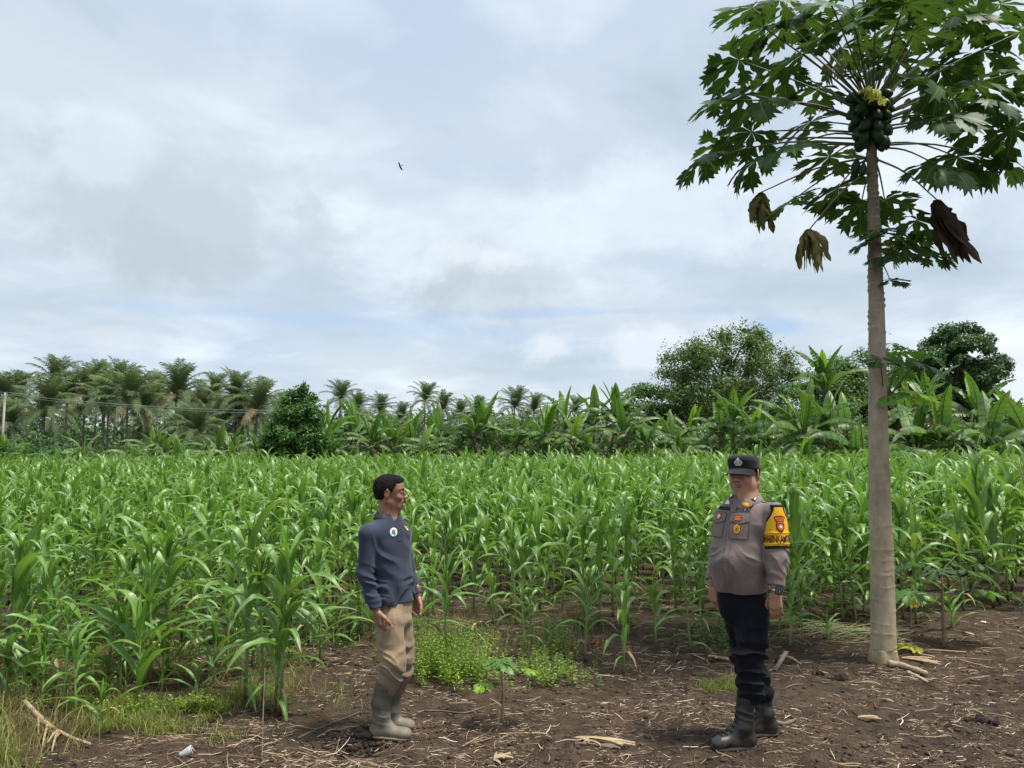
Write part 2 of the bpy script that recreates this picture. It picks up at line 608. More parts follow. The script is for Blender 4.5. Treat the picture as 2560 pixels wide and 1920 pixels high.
def corn_leaf(seed, phi0, phi1, L=0.7, W=0.042, p=1.3, roll=0.5, nseg=11, cross=(-1, -0.5, 0, 0.5, 1), kink=0.0):
    rg = np.random.default_rng(seed)
    s = np.linspace(0, 1, nseg + 1)
    phi = np.radians(phi0 + (phi1 - phi0) * s ** p)
    if kink:
        phi = phi + np.radians(kink) / (1 + np.exp(-(s - 0.55) * 28))
    ds = L / nseg
    x = np.concatenate([[0], np.cumsum(np.sin(phi[:-1]) * ds)])
    z = np.concatenate([[0], np.cumsum(np.cos(phi[:-1]) * ds)])
    sway = rg.uniform(-0.10, 0.10) * L
    y = sway * s ** 2
    P = np.stack([x, y, z], -1)
    T = unit(np.gradient(P, axis=0))
    side0 = unit(np.cross(np.tile([0, 0, 1.0], (len(s), 1)) * 0 + np.stack([-np.cos(phi), 0 * s, np.sin(phi)], -1), T))
    nrm = unit(np.cross(T, side0))
    r = rg.uniform(-roll, roll) * s ** 1.5 + rg.uniform(-0.15, 0.15)
    side = side0 * np.cos(r)[:, None] + nrm * np.sin(r)[:, None]
    nrm = unit(np.cross(T, side))
    w = W * np.clip(np.minimum(1, 0.38 + 3.2 * s) * (1 - s ** 2.4) ** 0.9, 0.015, 1)
    cr = np.array(cross)
    ph = rg.uniform(0, 6.28, 2)
    wave = np.stack([np.sin(s * 17 + ph[0]), np.sin(s * 15 + ph[1])], -1) * 0.28 * (0.3 + s[:, None] * (1 - s[:, None]) * 3)
    fold = 0.55 * (1 - 0.6 * s)                      # V section near the base, flattening out
    V = []
    for c in cr:
        lift = abs(c) * fold * w + abs(c) ** 2 * w * (wave[:, 0] if c < 0 else wave[:, 1])
        V.append(P + side * (c * w * 0.98)[:, None] + nrm * lift[:, None])
    V = np.stack(V, 1)
    # keep normals pointing up
    U = np.stack(np.broadcast_arrays((cr * 0.5 + 0.5)[None, :], s[:, None]), -1)
    mb = MB()
    mb.add(V.reshape(-1, 3), grid_quads(len(s), len(cr)), None, U.reshape(-1, 2))
    return mb


LEAF_KINDS = {
    'spear': [(3, 20, 0.52, 0.032, 1.2, 0.6, 0), (4, 60, 0.58, 0.042, 1.8, 0.9, 0), (6, 110, 0.64, 0.046, 2.0, 0.9, 0), (8, 80, 0.62, 0.045, 1.4, 1.0, 70)],
    'up': [(12, 95, 0.74, 0.044, 1.8, 0.6, 0), (14, 120, 0.76, 0.046, 1.9, 0.6, 0), (16, 80, 0.74, 0.043, 1.4, 0.7, 40), (10, 60, 0.74, 0.044, 1.7, 0.9, 95)],
    'arch': [(20, 100, 0.74, 0.042, 1.6, 0.8, 60), (24, 145, 0.78, 0.046, 1.35, 0.5, 0), (28, 160, 0.80, 0.047, 1.4, 0.7, 0), (22, 120, 0.78, 0.045, 1.2, 0.8, 30), (30, 150, 0.8, 0.044, 1.1, 0.9, 0)],
    'droop': [(38, 160, 0.72, 0.040, 0.9, 0.8, 0), (34, 172, 0.74, 0.040, 0.8, 1.0, 0), (48, 165, 0.68, 0.036, 0.8, 0.8, 0)],
    'low': [(50, 160, 0.5, 0.027, 0.8, 0.9, 0), (60, 150, 0.46, 0.025, 0.7, 1.1, 0)],
    'wide': [(30, 100, 0.8, 0.036, 1.1, 0.5, 0), (36, 118, 0.8, 0.034, 1.2, 0.6, 0)],
}
CORN_LEAF, CORN_LEAF_LO = {}, {}
_s = 100
for _k, _L in LEAF_KINDS.items():
    CORN_LEAF[_k], CORN_LEAF_LO[_k] = [], []
    for _rep in range(2):
        for (a, b, L, W, p, ro, kk) in _L:
            _s += 1
            CORN_LEAF[_k].append(corn_leaf(_s, a, b, L, W * 1.12, p, ro, 11, kink=kk))
            CORN_LEAF_LO[_k].append(corn_leaf(_s, a, b, L, W * 1.08, p, ro, 6, (-1, 0, 1), kink=kk))
CORN_LEAF_ME = {k: [mb.mesh('maize_leaf', [M_CORN_Y if (k == 'spear' and j % 4 == 0) else M_CORN]) for j, mb in enumerate(v)] for k, v in CORN_LEAF.items()}
CORN_DRY_ME = [CORN_LEAF['low'][i].mesh('maize_leaf_dry', [M_CORN_DRY]) for i in range(3)]


def stalk_mb(seed, k=8, n=18):
    rg = np.random.default_rng(seed)
    z = np.linspace(0, 1, n)
    a, b = rg.uniform(-0.03, 0.03, 2)
    P = np.stack([a * z ** 2, b * z ** 2, z], -1)
    r = 0.0125 * (1 - 0.45 * z) * (1 + 0.10 * (np.abs(np.sin(z * 9.5)) < 0.25))
    return tube(P, r, k)


STALK_ME = [stalk_mb(i).mesh('maize_stalk', [M_STALK]) for i in range(3)]


def corn_spec(rg, H, young=False, spread=1.0, n=None, az0=None):
    """List of (kind, index, z, azimuth, scale, tilt) of the leaves of one plant H metres tall."""
    n = n or int(rg.integers(10, 14) if not young else rg.integers(6, 8))
    st = H * (0.66 if not young else 0.42)
    az0 = rg.uniform(0, 2 * math.pi) if az0 is None else az0
    out = []
    LS = H / 1.62 if not young else H / 0.95
    for i in range(n):
        f = i / (n - 1)
        z = st * (0.10 + 0.90 * f ** 0.85) if not young else st * (0.2 + 0.8 * f)
        az = az0 + (i % 2) * math.pi + rg.normal(0, 0.30) + i * 0.06
        if young:
            kind = 'wide' if f < 0.7 else 'spear'
            sc = LS * (0.70 + 0.5 * f * (1.3 - f))
        elif f < 0.16: kind, sc = 'low', LS * 0.85
        elif f < 0.42: kind, sc = ('droop' if rg.random() < 0.75 else 'arch'), LS * 0.86
        elif f < 0.78: kind, sc = ('arch' if rg.random() < 0.75 else 'up'), LS * 0.92
        elif f < 0.90: kind, sc = 'up', LS * 0.86
        else: kind, sc = 'spear', LS * 0.86
        sc *= rg.uniform(0.88, 1.12)
        out.append((kind, int(rg.integers(0, 100)), z, az, sc, rg.normal(0, 0.06)))
    # rolled whorl in the centre
    out.append(('spear', int(rg.integers(0, 100)), st * 0.97, rg.uniform(0, 6.28), LS * 0.62, 0.0))
    out.append(('spear', int(rg.integers(0, 100)), st * 0.99, rg.uniform(0, 6.28), LS * 0.52, 0.0))
    return out, st


def leaf_matrix(z, az, sc, tilt, spread=1.0, lean=(0, 0)):
    return (Matrix.Translation((lean[0] * z * z, lean[1] * z * z, z)) @ Matrix.Rotation(az, 4, 'Z') @ Matrix.Rotation(tilt, 4, 'Y') @
            Matrix.Diagonal((sc * spread, sc, sc, 1)))


G_CORN = 'maize plants of the field'


def corn_plant(x, y, H, seed, label, young=False, spread=1.0, dry=0, az0=None):
    rg = np.random.default_rng(seed)
    spec, st = corn_spec(rg, H, young, az0=az0)
    root = empty('maize_plant', (x, y, gz(x, y) - 0.01))
    root.rotation_euler = (rg.normal(0, 0.035), rg.normal(0, 0.035), 0)
    tag(root, label, 'maize plant', G_CORN)
    rr = (0.95 + 0.35 * (H - 1.0)) if not young else 0.8
    link('stalk', STALK_ME[seed % 3], root, Matrix.Diagonal((rr, rr, st, 1)))
    for (k, i, z, az, sc, tl) in spec:
        L = CORN_LEAF_ME[k]
        link('leaf', L[i % len(L)], root, leaf_matrix(z, az, sc, tl, spread))
    for i in range(dry):
        link('leaf', CORN_DRY_ME[i % 3], root, leaf_matrix(0.14 + st * 0.06 * (i + 1), rg.uniform(0, 6.28), 0.5, 0.35, 0.8)).name = 'dry_leaf'
    return root


def corn_joined(seed, H, lo=True, tassel=False):
    rg = np.random.default_rng(seed)
    spec, st = corn_spec(rg, H)
    src = CORN_LEAF_LO if lo else CORN_LEAF
    mb = MB()
    rr = 0.95 + 0.35 * (H - 1.0)
    mb.merge(stalk_mb(seed, 5, 7), Matrix.Diagonal((rr, rr, st, 1)), 0)
    for (k, i, z, az, sc, tl) in spec:
        mb.merge(src[k][i % len(src[k])], leaf_matrix(z, az, sc, tl), 2 if (k == 'spear' and i % 4 == 0) else 1)
    if tassel:
        for j in range(6):
            a = rg.uniform(0, 6.28); t = 0.0 if j == 0 else rg.uniform(0.2, 0.6)
            P = [(0, 0, st * 0.97), (0, 0, st + 0.25), (math.cos(a) * t * 0.18, math.sin(a) * t * 0.18, st + 0.52), (math.cos(a) * t * 0.38, math.sin(a) * t * 0.38, st + 0.68)]
            tube(curve_pts(P, 6), [0.005, 0.005, 0.005, 0.006, 0.006, 0.003], 4, 3, mb)
    return mb.mesh('maize_plant_far', [M_STALK, M_CORN, M_CORN_Y, M_TASSEL])


CORN_MID = [corn_joined(300 + i, 1.0 * 1.7, lo=False) for i in range(8)]
CORN_FAR = [corn_joined(400 + i, 1.7, lo=True, tassel=(i == 3)) for i in range(14)]

# plants one can single out along the near edge of the field: (px, py of the foot, py of the top, label, young)
FRONT = [
    (687, 1782, 1298, 'tall dark maize stalk nearest the man in the blue shirt, one of a close pair', 0),
    (699, 1788, 1330, 'slightly shorter maize stalk standing against the tall dark one beside the man in blue', 0),
    (660, 1757, 1345, 'maize stalk just behind the close pair left of the man in the blue shirt', 0),
    (613, 1750, 1246, 'tallest maize plant left of the man in blue, top leaves bent over', 0),
    (566, 1703, 1350, 'slim maize plant behind the tall clump, its bare lower stalk showing', 0),
    (378, 1713, 1293, 'large open maize plant with long bluish arching leaves, alone before the dense rows', 0),
    (420, 1683, 1290, 'tall maize plant directly behind the large open bluish one', 0),
    (188, 1790, 1545, 'bright green maize plant rising from the weeds with a leaning pale stalk', 0),
    (160, 1780, 1480, 'broad maize plant with bright yellow green whorl near the grassy corner', 0),
    (250, 1841, 1640, 'short maize plant in the grass patch spreading four long leaves sideways', 1),
    (494, 1757, 1610, 'small maize plant with long horizontal leaves standing behind the grass patch', 1),
    (835, 1619, 1490, 'young maize plant alone on bare dark soil just behind the man in blue', 1),
    (764, 1614, 1350, 'maize plant with a long bare pale stalk behind the man in blue', 0),
    (20, 1700, 1290, 'tall maize plant cut by the edge of the picture above the dry grass', 0),
    (72, 1690, 1395, 'maize plant second from the grassy edge with dense upright leaves', 0),
    (132, 1715, 1455, 'maize plant third from the grassy edge, bushy and bright', 0),
    (268, 1700, 1440, 'maize plant between the grassy corner and the large open bluish one', 0),
    (320, 1660, 1400, 'leafy maize plant half behind the large open bluish one', 0),
    (488, 1650, 1430, 'short maize plant in the gap behind the small horizontal leaved one', 0),
    (1116, 1685, 1381, 'maize plant rising out of the pale weeds beside the hand of the man in blue', 0),
    (1070, 1572, 1410, 'young maize spear with rolled yellow tip beyond the hand of the man in blue', 0),
    (1231, 1559, 1425, 'maize plant with a broad shining leaf behind the weed patch', 0),
    (1313, 1645, 1450, 'small maize plant with twisted bright leaves between the two weed patches', 0),
    (1328, 1618, 1440, 'maize plant with one long upright leaf just behind the small twisted one', 0),
    (1195, 1598, 1525, 'tiny maize seedling behind the pale weeds', 1),
    (1369, 1610, 1515, 'tiny maize seedling with spreading leaves on the bare black soil', 1),
    (1461, 1653, 1396, 'straight maize plant with yellow green whorl standing on bare soil between the two men', 0),
    (1559, 1685, 1421, 'maize plant nearest the officer, one very long leaf reaching the ground', 0),
    (1640, 1617, 1440, 'maize plant behind the officer with bare soil round its foot', 0),
    (1727, 1631, 1367, 'maize plant just behind the hand of the officer with a bright whorl', 0),
    (1754, 1600, 1388, 'maize plant half hidden behind the hand of the officer', 0),
    (1027, 1662, 1550, 'low maize plant whose long leaves spread behind the legs of the man in blue', 1),
    (1975, 1620, 1425, 'light green maize plant with a bent broken leaf right behind the wristwatch hand', 0),
    (2006, 1611, 1430, 'light green maize plant arching beside the wristwatch hand', 0),
    (2069, 1597, 1505, 'small maize plant on bare soil between the officer and the papaya trunk', 1),
    (2109, 1555, 1290, 'maize plant midway between the officer and the papaya trunk', 0),
    (2141, 1562, 1255, 'tall maize plant just left of the papaya trunk', 0),
    (2160, 1540, 1240, 'tall maize plant touching the outline of the papaya trunk', 0),
    (2384, 1572, 1440, 'young bright maize plant behind the papaya sapling', 1),
    (2484, 1520, 1110, 'tallest maize plant of all near the picture edge, right of the papaya sapling', 0),
    (2500, 1512, 1150, 'tall maize plant close behind the tallest one near the picture edge', 0),
    (2290, 1560, 1270, 'maize plant right of the papaya trunk behind the dead leaf of the sapling', 0),
    (2410, 1530, 1240, 'maize plant between the sapling and the tallest maize', 0),
]
for _i, (px, py, pt, lab, yg) in enumerate(FRONT):
    g = gpix(px, py)
    H = at(px, pt, g.y).z - g.z
    corn_plant(g.x, g.y, H * (1.0 if yg else 1.12), 1000 + _i * 7, lab, bool(yg), spread=1.15 if yg else (0.82 if _i < 5 else 1.0), dry=2 if _i % 3 == 0 else 0, az0=((_i * 37) % 10 - 5) * (0.07 if yg else 0.18))


LOW = [(15, 1760), (60, 1735), (105, 1762), (215, 1745), (300, 1742), (345, 1756), (405, 1728), (445, 1700), (530, 1722), (585, 1690), (630, 1668), (345, 1690), (230, 1712), (90, 1690), (720, 1665), (800, 1650), (1030, 1620), (930, 1600)]
for _i, (px, py) in enumerate(LOW):
    g = gpix(px, py)
    corn_plant(g.x, g.y, 0.62 + 0.09 * ((_i * 7) % 6), 3000 + _i * 11, 'low young maize plant ' + ['at the picture edge over the dry grass', 'just behind the grass patch', 'between the grass patch and the tall clump', 'beside the foot of the tall dark clump', 'half hidden by the man in blue'][0 if px < 80 else 1 if px < 320 else 2 if px < 560 else 3 if px < 760 else 4] + (', set further back' if py < 1715 and px < 560 else ''), True, spread=1.0, az0=(_i * 0.37) % 0.9 - 0.45)


# the dense rows behind
def field_edge(px):
    xs = [-600, 0, 250, 500, 900, 1100, 1400, 1750, 2100, 2560, 3200]
    ys = [1700, 1705, 1690, 1660, 1590, 1540, 1565, 1590, 1545, 1510, 1490]
    return np.interp(px, xs, ys)


def corn_height(x, y):
    d = y
    px = CX + x / y * FPX
    H = np.interp(d, [5, 7, 10, 16, 24, 33], [1.12, 1.24, 1.42, 1.62, 1.85, 2.0])
    H = H * np.interp(px, [0, 700, 1300, 2000, 2560], [0.94, 0.98, 0.98, 1.06, 1.13])
    H = H * np.interp(px, [0, 600, 900], [np.float64(1.0), 1.0, 1.0])
    return H


rgc = np.random.default_rng(77)
pts = []
yy = 6.0
while yy < 34:
    half = 0.86 * yy + 2.0
    xx = -half
    while xx < half:
        x = xx + rgc.normal(0, 0.06); y = yy + rgc.normal(0, 0.10)
        px = CX + x / y * FPX
        pye = field_edge(px)
        dmin = FPX * CAMZ / (pye - HOR)
        far = 33.5 if px > 500 else 30 + 3.5 * px / 500
        dens = 1.0 if y > dmin + 1.0 else 0.72
        if y > dmin and y < far and rgc.random() < dens * 0.93:
            pts.append((x, y))
        xx += 0.25 * rgc.uniform(0.8, 1.25)
    yy += 0.66 * rgc.uniform(0.9, 1.1)
pts.sort(key=lambda p: math.hypot(p[0], p[1]))
infr = [p for p in pts if abs(p[0]) < 0.70 * p[1]]
n_ind = 300 - len(FRONT) - len(LOW)
near, rest_in = infr[:n_ind], infr[n_ind:]
rest = rest_in + [p for p in pts if abs(p[0]) >= 0.70 * p[1]]


AREAS = [(120, 'by the picture edge above the grassy corner'), (300, 'behind the bright plants of the grassy corner'), (450, 'behind the large open bluish plant'),
         (600, 'between the open bluish plant and dark clump'), (760, 'behind the tall dark clump'), (900, 'just before the back of the man in blue'), (1060, 'directly behind the man in blue'),
         (1200, 'in front of the man in blue'), (1400, 'beyond the small papaya sapling'), (1600, 'midway between the two men'), (1760, 'just before the belly of the officer'),
         (1980, 'directly behind the officer'), (2160, 'between the officer and the papaya trunk'), (2330, 'right behind the papaya trunk'), (9999, 'beyond the larger papaya sapling')]


def area_label(px, y, H=None, Hm=None):
    a = [t for lim, t in AREAS if px < lim][0]
    size = 'maize plant' if H is None else ('tall maize plant' if H > Hm * 1.05 else 'short maize plant' if H < Hm * 0.95 else 'maize plant')
    row = 'foremost row' if y < 7.4 else 'second rows' if y < 8.6 else 'third rows' if y < 10 else 'deeper rows'
    return '%s in the %s, %s' % (size, row, a)


CM = []
for i, (x, y) in enumerate(near):
    px = CX + x / y * FPX
    H = float(corn_height(x, y)) * rgc.normal(1, 0.09)
    H = min(max(H, 0.8), 2.3)
    lab = area_label(px, y, H, float(corn_height(x, y)))
    if i < 150:
        corn_plant(x, y, H, 5000 + i, lab, False, 1.0, dry=1 if i % 4 == 0 else 0)
    else:
        o = link('maize_plant', CORN_MID[i % 8])
        s = H / 1.7
        o.location = (x, y, gz(x, y) - 0.01)
        o.scale = (s * rgc.uniform(0.92, 1.1), s * rgc.uniform(0.92, 1.1), s)
        o.rotation_euler = (rgc.normal(0, 0.04), rgc.normal(0, 0.04), rgc.uniform(0, 6.28))
        tag(o, lab, 'maize plant', G_CORN)


def scatter(name, P, S, RZ, meshes, kind='stuff', tilt=0.05, label=None, cat=None):
    """One object whose geometry nodes put the given meshes at its points (attributes: sc, rz, ix)."""
    me = bpy.data.meshes.new(name)
    me.vertices.add(len(P))
    me.vertices.foreach_set('co', np.asarray(P, np.float32).ravel())
    for nm, arr, ty in (('sc', S, 'FLOAT'), ('rz', RZ, 'FLOAT')):
        a = me.attributes.new(nm, ty, 'POINT')
        a.data.foreach_set('value', np.asarray(arr, np.float32))
    o = link(name, me)
    ng = bpy.data.node_groups.new(name, 'GeometryNodeTree')
    ng.interface.new_socket('Geometry', in_out='INPUT', socket_type='NodeSocketGeometry')
    ng.interface.new_socket('Geometry', in_out='OUTPUT', socket_type='NodeSocketGeometry')
    gi, go = ng.nodes.new('NodeGroupInput'), ng.nodes.new('NodeGroupOutput')
    join = ng.nodes.new('GeometryNodeJoinGeometry')
    rnd = ng.nodes.new('FunctionNodeRandomValue'); rnd.data_type = 'INT'
    rnd.inputs['Min'].default_value = 0 if 'Min' in rnd.inputs else 0
    rnd.inputs[4].default_value = 0
    rnd.inputs[5].default_value = len(meshes) - 1
    sc = ng.nodes.new('GeometryNodeInputNamedAttribute'); sc.data_type = 'FLOAT'; sc.inputs[0].default_value = 'sc'
    rz = ng.nodes.new('GeometryNodeInputNamedAttribute'); rz.data_type = 'FLOAT'; rz.inputs[0].default_value = 'rz'
    rt = ng.nodes.new('FunctionNodeRandomValue'); rt.data_type = 'FLOAT_VECTOR'
    rt.inputs[0].default_value = (-tilt, -tilt, 0); rt.inputs[1].default_value = (tilt, tilt, 0.001)
    cx = ng.nodes.new('ShaderNodeCombineXYZ')
    ng.links.new(rz.outputs[0], cx.inputs[2])
    ad = ng.nodes.new('ShaderNodeVectorMath'); ad.operation = 'ADD'
    ng.links.new(cx.outputs[0], ad.inputs[0]); ng.links.new(rt.outputs[0], ad.inputs[1])
    # the plant shapes are carried by the object itself as instances of its own geometry
    for m in reversed(meshes):
        so = m if isinstance(m, bpy.types.Object) else None
        oi = ng.nodes.new('GeometryNodeObjectInfo')
        oi.inputs[0].default_value = so
        oi.inputs[1].default_value = True
        oi.transform_space = 'ORIGINAL'
        ng.links.new(oi.outputs['Geometry'], join.inputs[0])
    ip = ng.nodes.new('GeometryNodeInstanceOnPoints')
    ng.links.new(gi.outputs[0], ip.inputs['Points'])
    ng.links.new(join.outputs[0], ip.inputs['Instance'])
    ip.inputs['Pick Instance'].default_value = True
    ng.links.new(rnd.outputs[2], ip.inputs['Instance Index'])
    ng.links.new(ad.outputs[0], ip.inputs['Rotation'])
    ng.links.new(sc.outputs[0], ip.inputs['Scale'])
    ng.links.new(ip.outputs[0], go.inputs[0])
    mod = o.modifiers.new('scatter', 'NODES')
    mod.node_group = ng
    return tag(o, label, cat, None, kind)


# the nearest plants of the far rows stand as ordinary objects too; the rest of the rows repeats them
far_src = []
for i, me in enumerate(CORN_FAR):
    x, y = rest_in[i]
    o = link('maize_plant', me)
    s = float(corn_height(x, y)) / 1.7
    o.location = (x, y, gz(x, y) - 0.01)
    o.scale = (s, s, s)
    o.rotation_euler = (0, 0, rgc.uniform(0, 6.28))
    tag(o, area_label(CX + x / y * FPX, y).replace('deeper', 'deepest'), 'maize plant', G_CORN)
    if i != 3:
        far_src.append(o)
rest = rest[len(CORN_FAR):]
RX = np.array([p[0] for p in rest]); RY = np.array([p[1] for p in rest])
RS = corn_height(RX, RY) / 1.7 * rgc.normal(1, 0.085, len(rest))
scatter('maize_field', np.stack([RX, RY, ground_h(RX, RY)], -1), RS, rgc.uniform(0, 6.28, len(rest)), far_src,
        label='dense green maize field beyond the nearest rows', cat='maize field')
# ------------------------------------------------------------------ bananas
M_BAN = leaf_material('banana_leaf', (0.048, 0.115, 0.030), (0.12, 0.22, 0.045), rough=0.45, trans=0.30, tcol=(0.20, 0.42, 0.03),
                      rib=(0.22, 0.33, 0.10), ribw=0.05, spec=0.4, var=0.35)
M_BAN_Y = leaf_material('banana_leaf_bright', (0.12, 0.28, 0.025), (0.20, 0.36, 0.03), rough=0.4, trans=0.4, tcol=(0.35, 0.62, 0.03),
                        rib=(0.32, 0.45, 0.12), ribw=0.05, var=0.2)
M_BAN_D = leaf_material('banana_leaf_dry', (0.16, 0.11, 0.055), (0.27, 0.20, 0.10), rough=0.85, trans=0.2, tcol=(0.35, 0.24, 0.10),
                        rib=(0.30, 0.24, 0.14), ribw=0.05, spec=0.2)
M_BSTEM = plain('banana_stem', (0.14, 0.17, 0.06), (0.085, 0.05, 0.03), rough=0.7, scale=5, stretch=(6, 6, 1), bump=0.3)


def banana_leaf(seed, phi0, phi1, L=2.0, W=0.27, p=1.4, torn=0.3, droop=0.35, n=30):
    rg = np.random.default_rng(seed)
    s = np.linspace(0, 1, n + 1)
    pet = 0.16
    phi = np.radians(phi0 + (phi1 - phi0) * s ** p)
    ds = L / n
    x = np.concatenate([[0], np.cumsum(np.sin(phi[:-1]) * ds)])
    z = np.concatenate([[0], np.cumsum(np.cos(phi[:-1]) * ds)])
    y = rg.uniform(-0.06, 0.06) * L * s ** 2
    P = np.stack([x, y, z], -1)
    T = unit(np.gradient(P, axis=0))
    S = unit(np.cross(np.stack([-np.cos(phi), 0 * s, np.sin(phi)], -1), T))
    Nn = unit(np.cross(T, S))
    mb = MB()
    tube(P, 0.022 * (1 - 0.85 * s) + 0.003, 4, 1, mb)
    i0 = int(pet * n)
    for sd in (-1, 1):
        V, U, Q = [], [], []
        ang = 0.35 * (1 if phi1 < 70 else 0.4) + 0.0
        group = rg.uniform(-1, 1)
        prev_cut = True
        for i in range(i0, n):
            cut_next = rg.random() < torn
            for jj, f in ((i, 0.0), (i + 1, 1.0)):
                t = (s[jj] - pet) / (1 - pet)
                w = W * min(1, 0.25 + 4 * t) * (1 - t ** 3.0) ** 0.8 + 0.004
                if (f == 0.0 and prev_cut) or (f == 1.0 and cut_next):
                    shrink = 0.84 if torn > 0.15 else 0.97
                else:
                    shrink = 1.0
                fold = ang * (1 - t) - droop * t - group * (0.35 if torn > 0.2 else 0.08) * min(1, torn * 3)
                for c in (0.0, 0.5, 1.0):
                    a = fold - 0.5 * droop * c
                    fr = 0.35 * w * c * (0.12 if f == 0 else 0.12)
                    pt = P[jj] + S[jj] * sd * w * c * math.cos(a) * (shrink if c == 1.0 else 1) + Nn[jj] * w * c * math.sin(a) + T[jj] * fr
                    if f == 1.0 and cut_next and c > 0:
                        pt = pt - T[jj] * ds * (0.22 * c if torn > 0.15 else 0.06)
                    V.append(pt); U.append((0.5 + 0.5 * sd * c, t))
            b = len(V) - 6
            if sd > 0:
                Q += [(b, b + 1, b + 4, b + 3), (b + 1, b + 2, b + 5, b + 4)]
            else:
                Q += [(b + 1, b, b + 3, b + 4), (b + 2, b + 1, b + 4, b + 5)]
            if cut_next:
                group = rg.uniform(-1, 1)
            prev_cut = cut_next
        mb.add(V, Q, None, U, 0)
    return mb


BAN_DEF = {
    'spear': [(1, 6, 1.7, 0.10, 1.0, 0.0, -1.0), (2, 12, 2.0, 0.17, 1.2, 0.04, -0.7)],
    'up': [(8, 60, 2.0, 0.22, 1.8, 0.10, 0.3), (14, 75, 2.1, 0.23, 1.6, 0.40, 0.5), (10, 35, 1.9, 0.20, 1.2, 0.20, 0.3), (18, 95, 2.1, 0.22, 1.6, 0.45, 0.6)],
    'arch': [(40, 155, 2.4, 0.24, 0.9, 0.6, 1.1), (25, 120, 2.2, 0.23, 1.3, 0.15, 0.6), (30, 140, 2.3, 0.24, 1.2, 0.5, 0.9), (36, 130, 2.1, 0.22, 1.1, 0.55, 0.9), (42, 150, 2.3, 0.23, 1.1, 0.45, 1.0)],
    'hang': [(50, 165, 2.2, 0.26, 1.0, 0.55, 0.9), (60, 170, 2.2, 0.24, 0.8, 0.6, 0.9)],
    'dry': [(70, 178, 1.9, 0.15, 0.55, 0.6, 1.3), (90, 180, 1.8, 0.13, 0.45, 0.6, 1.4)],
}
BAN = {k: [banana_leaf(600 + 10 * i + hash_ * 0, *a) for i, a in enumerate(v) for hash_ in (0,)] for k, v in BAN_DEF.items()}
BAN_ME = {}
for k, v in BAN.items():
    mm = [M_BAN_D, M_BAN_D] if k == 'dry' else [M_BAN, M_BSTEM]
    BAN_ME[k] = [mb.mesh('banana_leaf', mm) for mb in v]
BAN_YME = [mb.mesh('banana_leaf_bright', [M_BAN_Y, M_BSTEM]) for mb in BAN['spear'] + BAN['up'][:1]]
_z = np.linspace(0, 1, 8)
BAN_STEM = tube(np.stack([0.03 * _z ** 2, 0 * _z, _z], -1), 0.10 * (1 - 0.5 * _z), 9).mesh('banana_stem', [M_BSTEM])

G_BAN = 'banana plants behind the maize field'


def banana(x, y, H, seed, label, nup=3, narch=7, bright=1, dry=1, size=1.0, base=None):
    rg = np.random.default_rng(seed)
    z0 = gz(x, y)
    root = empty('banana_plant', (x, y, z0))
    root.rotation_euler = (rg.normal(0, 0.06), rg.normal(0, 0.06), rg.uniform(0, 6.28))
    tag(root, label, 'banana plant', G_BAN)
    sz = size * min(1.0, max(0.42, H / 4.4)) if size == 1.0 else 1.22
    st = max(0.25, H - (1.95 if size == 1.0 else 1.4) * sz)
    link('stem', BAN_STEM, root, Matrix.Diagonal((sz * 1.15, sz * 1.15, st + 0.05, 1)))
    a0 = rg.uniform(0, 6.28)
    seq = ['arch'] * narch + ['up'] * nup + ['hang'] * int(rg.integers(1, 3))
    for i, k in enumerate(seq):
        L = BAN_ME[k]
        az = a0 + i * 2.4 + rg.normal(0, 0.25)
        s = sz * rg.uniform(0.88, 1.12)
        zz = st * (1.0 if k == 'up' else 0.94 if k == 'arch' else 0.86)
        link('leaf', L[int(rg.integers(0, len(L)))], root, leaf_matrix(zz, az, s, rg.normal(0, 0.1)))
    for i in range(bright):
        link('leaf', BAN_YME[(seed + i) % 3], root, leaf_matrix(st, rg.uniform(0, 6.28), sz * rg.uniform(0.8, 1.0), rg.normal(0, 0.08)))
    for i in range(dry):
        link('dry_leaf', BAN_ME['dry'][i % 2], root, leaf_matrix(st * 0.85, rg.uniform(0, 6.28), sz, 0))
    return root


